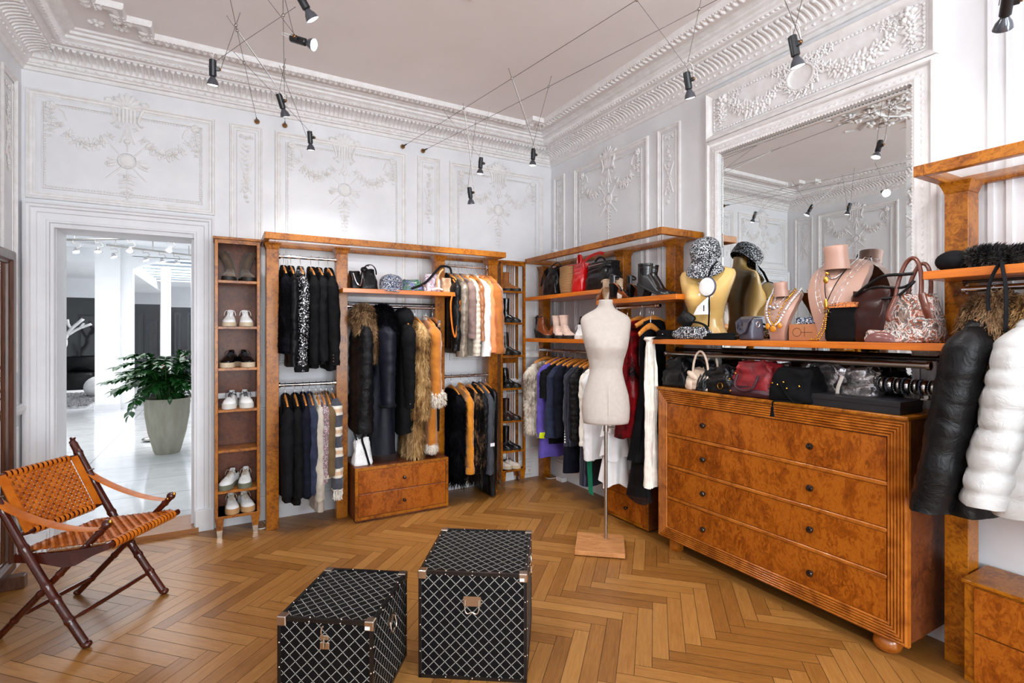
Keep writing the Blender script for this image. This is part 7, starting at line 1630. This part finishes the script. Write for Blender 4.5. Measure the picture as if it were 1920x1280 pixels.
for s in (-1, 1):
    MB().loft([[(s * 0.165, y, z), (s * 0.205, y, z), (s * 0.205, y + 0.004, z - 0.002), (s * 0.165, y + 0.004, z - 0.002)] for y, z in ((0.232, 0.742), (0.16, 0.61), (0.095, 0.49))]).build('side_band', 'leather_tan', t)
    mb = MB()
    for i in range(14): mb.ball((s * 0.223, 0.11 - i * 0.029, 0.402 + i * 0.0042), 0.0042, 6, 5)
    mb.build('nail_row', 'steel', t, smooth=180)
# ------------------------------------------------------------------ framed mirror leaning on the left wall, wall sensor, plugs
t = thing('floor_mirror', 'brown wood framed standing mirror at the left edge against the wall', 'mirror', (-1.0, 3.55, 0), 0)
fx = lambda u, v, h: (-1.02 + h - 0.0 * v, u, v)
mb = MB(); sweep_poly(mb, rect(3.05, 3.905, 0.07, 1.85), [(0, -0.03), (0, 0.02), (0.012, 0.026), (0.05, 0.026), (0.06, 0.012), (0.07, 0.008), (0.075, -0.005)], fx); mb.build('frame', 'mirror_frame_wood', t, True, 30)
MB().box(-1.03, -1.022, 3.12, 3.835, 0.14, 1.78).build('pane', 'mirror_glass', t, True)
for y in (3.12, 3.80): MB().box(-1.04, -0.93, y - 0.03, y + 0.03, 0, 0.07, 0.004).build('foot', 'mirror_frame_wood', t, True)
t = thing('motion_sensor', 'small white motion sensor high on the right wall by the corner', 'sensor', (XB - 0.02, 4.19, 2.165), 0)
MB().box(-0.02, 0.02, -0.024, 0.024, -0.045, 0.045, 0.006).build('case', 'white_plastic', t, smooth=40); MB().ball((-0.02, 0.006, 0.025), 0.005, 8, 6).build('lens', 'knob_black', t, smooth=180)
t = thing('socket_strip', 'white double wall socket above the floor in the corner', 'socket', (2.56, YA - 0.03, 0.075), 0)
MB().box(-0.06, 0.06, -0.014, 0.014, -0.035, 0.035, 0.004).build('plate', 'white_plastic', t, smooth=40)
for x in (-0.03, 0.03): MB().lathe([(0, -0.001), (0.016, -0.001), (0.016, 0.001), (0, 0.001)], (x, -0.015, 0), 16, 'y').build('outlet', 'sole_white', t)
t = thing('plug_adapter', 'white plug block with a loose cable under the purple coat', 'adapter', (2.80, 4.0, 0.03), 0)
MB().box(-0.03, 0.03, -0.05, 0.05, -0.03, 0.01, 0.004).build('block', 'white_plastic', t, smooth=40); MB().tube(smoothp([(-0.03, 0.03, 0), (-0.06, 0.1, -0.024), (-0.07, 0.16, -0.024), (0.0, 0.18, -0.02)], 5), 0.003, 6).build('cable', 'cord_white', t, smooth=180)
t = thing('floor_cable', 'white cable on the floor between the left shoe tower and the first post', 'cable', (0.255, 4.09, 0.004), 0)
MB().tube(smoothp([(-0.03, 0.0, 0), (0.0, -0.02, 0), (0.03, -0.01, 0), (0.045, 0.03, 0), (0.02, 0.15, 0)], 5), 0.0035, 6).build('cable', 'cord_white', t, smooth=180)
# ------------------------------------------------------------------ the bright hall beyond the doorway
HY0 = YA + 0.3
struct('floor', MB().box(-9, 5, HY0 - 0.02, 22, -0.05, 0.0), 'marble_tile').name = 'floor_hall'
struct('ceiling', MB().box(-9, 5, HY0, 12.5, 3.0, 3.1), 'hall_paint')
struct('ceiling', MB().box(-9, -1.7, 12.5, 22, 2.75, 3.1).box(-1.7, 5, 19.5, 22, 3.0, 3.1).box(3.2, 5, 12.5, 19.5, 3.0, 3.1), 'hall_paint')
struct('wall_far', MB().box(-9, 5, 21.8, 22, 0, 3.1), 'hall_paint')
struct('wall_hall_left', MB().box(-9.2, -9, HY0, 22, 0, 3.1), 'hall_paint')
struct('wall_hall_right', MB().box(5, 5.2, HY0, 22, 0, 5), 'hall_paint')
# pillar and partition with the shallow arch
struct('pillar', MB().box(-1.93, -1.57, 11.62, 12.0, 0, 3.0), 'hall_paint').name = 'wall_pillar'
mb = MB().box(-1.57, -1.40, 11.75, 12.0, 0, 3.0).box(-1.40, 3.5, 11.75, 12.0, 2.80, 3.0)
xs = [-1.40 + 0.9 * i / 12 for i in range(13)]
for a, b in zip(xs, xs[1:]):
    za = 2.80 - 0.22 * (1 - math.sin(PI / 2 * min(1, (a + 1.40) / 0.9))) ** 1.3; zb = 2.80 - 0.22 * (1 - math.sin(PI / 2 * min(1, (b + 1.40) / 0.9))) ** 1.3
    mb.loft([[(a, 11.75, za), (a, 12.0, za), (a, 12.0, 2.81), (a, 11.75, 2.81)], [(b, 11.75, zb), (b, 12.0, zb), (b, 12.0, 2.81), (b, 11.75, 2.81)]])
struct('wall_arch', mb, 'hall_paint')
struct('trim_50', MB().box(-1.94, -1.56, 11.60, 11.62, 0, 0.11).box(-1.57, -1.40, 11.735, 11.75, 0, 0.11), 'white_paint')
struct('wall_soffit', MB().box(-5.4, -2.3, 16.6, 16.9, 2.27, 3.0), 'hall_paint')
# dark glazed shop fronts behind
new_mat('dark_front', hexc(24, 26, 30), 0.15, coat=0.3); new_mat('dark_grey', hexc(44, 47, 52), 0.4); new_mat('glass_dark', hexc(14, 15, 18), 0.05, coat=0.6)
def front(label, x0, x1, y, z1, divs):
    t = thing('glazed_partition', label, 'partition', ((x0 + x1) / 2, y, 0))
    MB().box(x0, x1, y, y + 0.1, 0, z1).build('panel', 'dark_front', t, True)
    for (a, b, c, d) in divs:
        o = MB().box(a, b, y - 0.02, y - 0.005, c, d).build('pane', 'glass_dark', t, True)
        mb = MB(); sweep_poly(mb, rect(a, b, c, d), [(0, 0), (0, 0.03), (0.05, 0.03), (0.05, 0)], lambda u, v, h: (u, y - 0.005 - h, v)); mb.build('pane_frame', 'dark_grey', o, True)
front('dark glazed partition behind the white branch sculpture', -5.4, -2.3, 16.7, 2.27, [(-4.3, -3.5, 0.1, 1.9), (-3.1, -2.6, 0.25, 1.85)])
front('dark partition with narrow panes seen through the arch', -2.28, -1.37, 16.4, 2.13, [(-1.9, -1.72, 0.3, 1.9), (-1.66, -1.42, 0.1, 1.7)])
front('dark shelving bay with pale uprights at the right of the arch', -1.25, 1.6, 17.2, 2.1, [(-1.1, -0.95, 0.1, 1.95), (-0.8, 0.2, 0.1, 1.95)])
for i, x in enumerate((-1.2, -0.62)):
    t = thing('white_column', ['slim white column left of the dark shelving bay', 'slim white post right before the dark shelving bay'][i], 'column', (x, 15.9, 0)); MB().box(-0.10 if i == 0 else -0.03, 0.10 if i == 0 else 0.03, -0.1, 0.1, 0, 3.03).build('shaft', 'hall_paint', t)
# skylight with dark glazing bars
t = struct('window_3', MB().box(-1.7, 3.2, 12.5, 12.6, 3.1, 3.9).box(-1.8, -1.7, 12.5, 19.5, 3.1, 3.9).box(3.2, 3.3, 12.5, 19.5, 3.1, 3.9).box(-1.7, 3.2, 19.5, 19.6, 3.1, 3.9), 'hall_paint')
mb = MB()
for i in range(8): y = 13.6 + i * 0.8; mb.box(-1.7, 3.2, y, y + 0.16, 3.03, 3.06)
for x in (0.2, 2.0): mb.box(x, x + 0.06, 12.6, 19.5, 3.05, 3.10)
struct('window_4', mb, new_mat('bar_grey', hexc(128, 140, 150), 0.5))
# white branch sculpture and its plinth
t = thing('branch_sculpture', 'bare white branch sculpture standing before the dark glazing', 'sculpture', (-3.2, 15.5, 0))
Y_ = 13.2
bmap = lambda v: Vector((-3.17 + (v.x + 2.98) * 0.95, 15.5 + (v.y - 13.2), v.z * 0.745))
tr = MB().tube(smoothp([(-3.0, Y_, 0.02), (-2.98, Y_, 0.5), (-3.10, Y_, 0.9), (-3.06, Y_, 1.2), (-2.94, Y_, 1.45), (-2.93, Y_, 1.65)], 5), [0.075] * 8 + [0.065] * 10 + [0.055] * 8, 10); tr.map(bmap).build('trunk', 'sneaker_white', t, True, 180)
for P, r in (([(-2.93, Y_, 1.65), (-3.02, Y_, 1.85), (-3.08, Y_, 2.12)], 0.036), ([(-2.93, Y_, 1.65), (-2.82, Y_, 1.95), (-2.58, Y_, 2.30)], 0.042), ([(-2.80, Y_, 1.98), (-2.86, Y_, 2.12), (-2.88, Y_, 2.28)], 0.032), ([(-2.86, Y_, 1.8), (-2.68, Y_, 1.98), (-2.42, Y_, 2.14)], 0.036), ([(-2.64, Y_, 2.02), (-2.60, Y_, 2.10), (-2.56, Y_, 2.16)], 0.026), ([(-3.09, Y_, 0.9), (-3.2, Y_, 1.2), (-3.24, Y_, 1.5)], 0.036)):
    MB().tube(smoothp(P, 5), r, 8).map(bmap).build('branch', 'sneaker_white', t, True, 180)
t = thing('plinth', 'thin white plinth under the branch sculpture', 'plinth', (-3.1, 15.5, 0)); MB().box(-0.55, 0.55, -0.3, 0.3, 0, 0.025, 0.004).build('slab', 'sneaker_white', t)
rug = MB().box(-4.6, -2.15, 12.2, 15.1, 0.0, 0.03); cloth('rug_grey', hexc(120, 120, 124), 0.95, 0.3, 30, 0.9, c2=hexc(206, 206, 208))
t = thing('shag_rug', 'grey shaggy rug behind the white pillar', 'rug', (-3.3, 13, 0.0)); o = rug.build('base', 'rug_grey', t, True)
p = fur_tufts(MB().add([(-4.2, 12.2, 0.03), (-2.15, 12.2, 0.03), (-2.15, 14.8, 0.03), (-4.2, 14.8, 0.03)], [(0, 1, 2, 3)]), 9000, 0.05, 0.008, -0.6, 0.6, 3).build('pile', 'rug_grey', t, True); p['kind'] = 'stuff'
t = thing('pouf', 'pale grey tufted pouf half hidden by the pillar', 'pouf', (-2.20, 13.9, 0.0)); MB().ball((0, 0, 0.24), (0.30, 0.30, 0.24), 20, 12).build('cushion', 'sneaker_white', t, smooth=180)
t = thing('black_armchair', 'low black armchair in the dark behind the sculpture', 'armchair', (-3.0, 16.2, 0)); MB().box(-0.32, 0.32, -0.3, 0.3, 0.0, 0.42, 0.05).build('seat', 'leather_black', t, smooth=50); MB().box(-0.32, 0.32, 0.15, 0.32, 0.4, 0.8, 0.05).build('backrest', 'leather_black', t, smooth=50)
t = thing('red_cloth', 'red cloth seen behind the plant leaves', 'cloth', (-1.12, 12.9, 0.0)); MB().ball((0, 0, 0.6), (0.2, 0.15, 0.16), 14, 10).map(lambda v: v + Vector((nz(v.x * 9, v.y * 9, v.z * 9), 0, nz(v.z * 9, v.x * 9, 1))) * 0.05).build('fabric', 'patent_red', t, smooth=60); MB().box(-0.25, 0.25, -0.12, 0.12, 0, 0.5, 0.03).build('stand', 'leather_black', t)
t = thing('weight_stone', 'small grey object on the tiles beside the planter', 'object', (-0.78, 8.05, 0)); MB().ball((0, 0, 0.03), (0.09, 0.07, 0.03), 14, 8).build('body', 'steel', t, smooth=180)
# track lights
def track(label, a, b, z):
    a, b = Vector(a), Vector(b); t = thing('light_track', label, 'light track', a)
    MB().tube([a, b], 0.016, 8).build('rail', 'steel', t, True, 60)
    for k in (0.08, 0.45, 0.85): p = a + (b - a) * k; MB().tube([p, p + Vector((0, 0, 3.0 - p.z))], 0.008, 6).build('hanger_rod', 'steel', t, True)
def hall_spot(p, aim, label):
    t = thing('track_spotlight', label, 'spotlight', p, group='spotlights on the hall tracks'); p = Vector(p)
    MB().tube(smoothp([p, p + Vector((0.0, 0, -0.06)), p + Vector((0.06, 0, -0.05)), p + Vector((0.09, 0, -0.10)), p + Vector((0.03, 0, -0.13))], 5), 0.006, 6).build('arm', 'steel', t, True, 180)
    q = (-Vector(aim).normalized()).to_track_quat('Z', 'Y'); m4 = Matrix.Translation(p + Vector((0.03, 0, -0.15))) @ q.to_matrix().to_4x4()
    MB().lathe([(0, 0.03), (0.018, 0.03), (0.024, 0.0), (0.055, -0.05), (0.05, -0.05), (0.02, 0.0), (0, 0.0)], n=16, mat=m4).build('shade', 'chrome', t, True, 60)
    MB().lathe([(0, -0.035), (0.04, -0.035), (0.04, -0.04), (0, -0.04)], n=14, mat=m4).build('bulb_face', 'bulb_glow', t, True)
ZR = 2.83
track('front grey light track under the hall ceiling', (-2.1, 10.35, ZR), (-0.2, 9.15, ZR), ZR)
track('rear grey light track, sloping away to the right', (-1.61, 10.63, ZR), (-0.3, 11.4, ZR), ZR)
for i, (k, lb) in enumerate(((0.07, 'leftmost'), (0.23, 'second'), (0.46, 'third'), (0.74, 'fourth'))):
    hall_spot((-2.1 + 1.9 * k, 10.35 - 1.2 * k, ZR), (0.3 - 0.2 * i, -0.4, -1), lb + ' spotlight on the front hall track')
for i, (k, lb) in enumerate(((0.04, 'leftmost'), (0.35, 'second'), (0.52, 'third'), (0.68, 'rightmost'))):
    hall_spot((-1.61 + 1.31 * k, 10.63 + 0.77 * k, ZR), (0.4, -0.3, -1), lb + ' spotlight on the rear hall track')
# planter with the glossy plant
noisy('planter_stone', hexc(142, 138, 122), hexc(160, 156, 140), 14, 0.8, 0.2, 0.003, vscale=(1, 1, 0.2)); noisy('leaf_green', hexc(14, 58, 20), hexc(34, 96, 34), 8, 0.4); new_mat('stem_green', hexc(60, 96, 44), 0.5); new_mat('soil', hexc(40, 30, 24), 0.95)
PX, PY, PS = -0.53, 7.2, 1.0
t = thing('potted_plant', 'glossy green plant in a tall tapered stone planter beyond the doorway', 'plant', (PX, PY, 0))
MB().lathe([(0, 0), (0.12, 0), (0.135, 0.03), (0.19, 0.25), (0.22, 0.45), (0.228, 0.64), (0.212, 0.64), (0.205, 0.6), (0, 0.6)], n=36).build('planter', 'planter_stone', t, smooth=50)
MB().lathe([(0, 0.615), (0.208, 0.615), (0.208, 0.60), (0, 0.60)], n=24).build('soil', 'soil', t)
Rp = random.Random(4); nleaf = 0
def leaf_blade(mb, p, d, up, L, W):
    d = d.normalized(); s = d.cross(up)
    if s.length < 1e-3: s = d.orthogonal()
    s.normalize(); n = s.cross(d).normalized(); k = len(mb.v); rows = 6
    for i in range(rows + 1):
        u = i / rows; w = W * math.sin(PI * min(1, 0.08 + 0.92 * u) ** 0.85) * 0.5 if u < 1 else 0.0005; c = p + d * (L * u) - n * (0.15 * L * u * u)
        mb.v += [tuple(c - s * w + n * w * 0.35), tuple(c), tuple(c + s * w + n * w * 0.35)]
    for i in range(rows):
        a = k + i * 3; mb.f += [(a, a + 1, a + 4, a + 3), (a + 1, a + 2, a + 5, a + 4)]
for si in range(44):
    a = Rp.random() * 2 * PI if si > 5 else (PI + Rp.uniform(-0.5, 0.5)); r0 = 0.12 * Rp.random()
    spread = Rp.uniform(0.12, 0.5) if si > 4 else (0.62 if si == 0 else Rp.uniform(0.4, 0.55)); top_ = Rp.uniform(0.25, 0.72) - spread * 0.35; base = Vector((r0 * math.cos(a), r0 * math.sin(a), 0.61))
    if si % 4 == 3: top_ -= 0.35
    end = base + Vector((math.cos(a) * spread, math.sin(a) * spread, top_)); mid = base + Vector((math.cos(a) * spread * 0.35, math.sin(a) * spread * 0.35, max(top_, 0.15) * 0.75 + 0.12))
    P = smoothp([base, mid, end], 9)
    st = MB().tube(P, [0.009 - 0.006 * i / (len(P) - 1) for i in range(len(P))], 5).build('stem', 'stem_green', t, smooth=180)
    mb = MB()
    for i in range(4, len(P) - 1):
        d = (P[i + 1] - P[i]).normalized(); sd = d.cross(Vector((0, 0, 1)))
        if sd.length < 0.1: sd = Vector((1, 0, 0))
        sd.normalize()
        for s in (-1, 1): leaf_blade(mb, P[i], d * 0.6 + sd * s * 0.9 + Vector((0, 0, Rp.uniform(-0.3, 0.3))), Vector((0, 0, 1)), Rp.uniform(0.085, 0.125), 0.062)
    leaf_blade(mb, P[-1], P[-1] - P[-2], Vector((0, 0, 1)), 0.09, 0.045)
    mb.build('leaves', 'leaf_green', st, smooth=180)
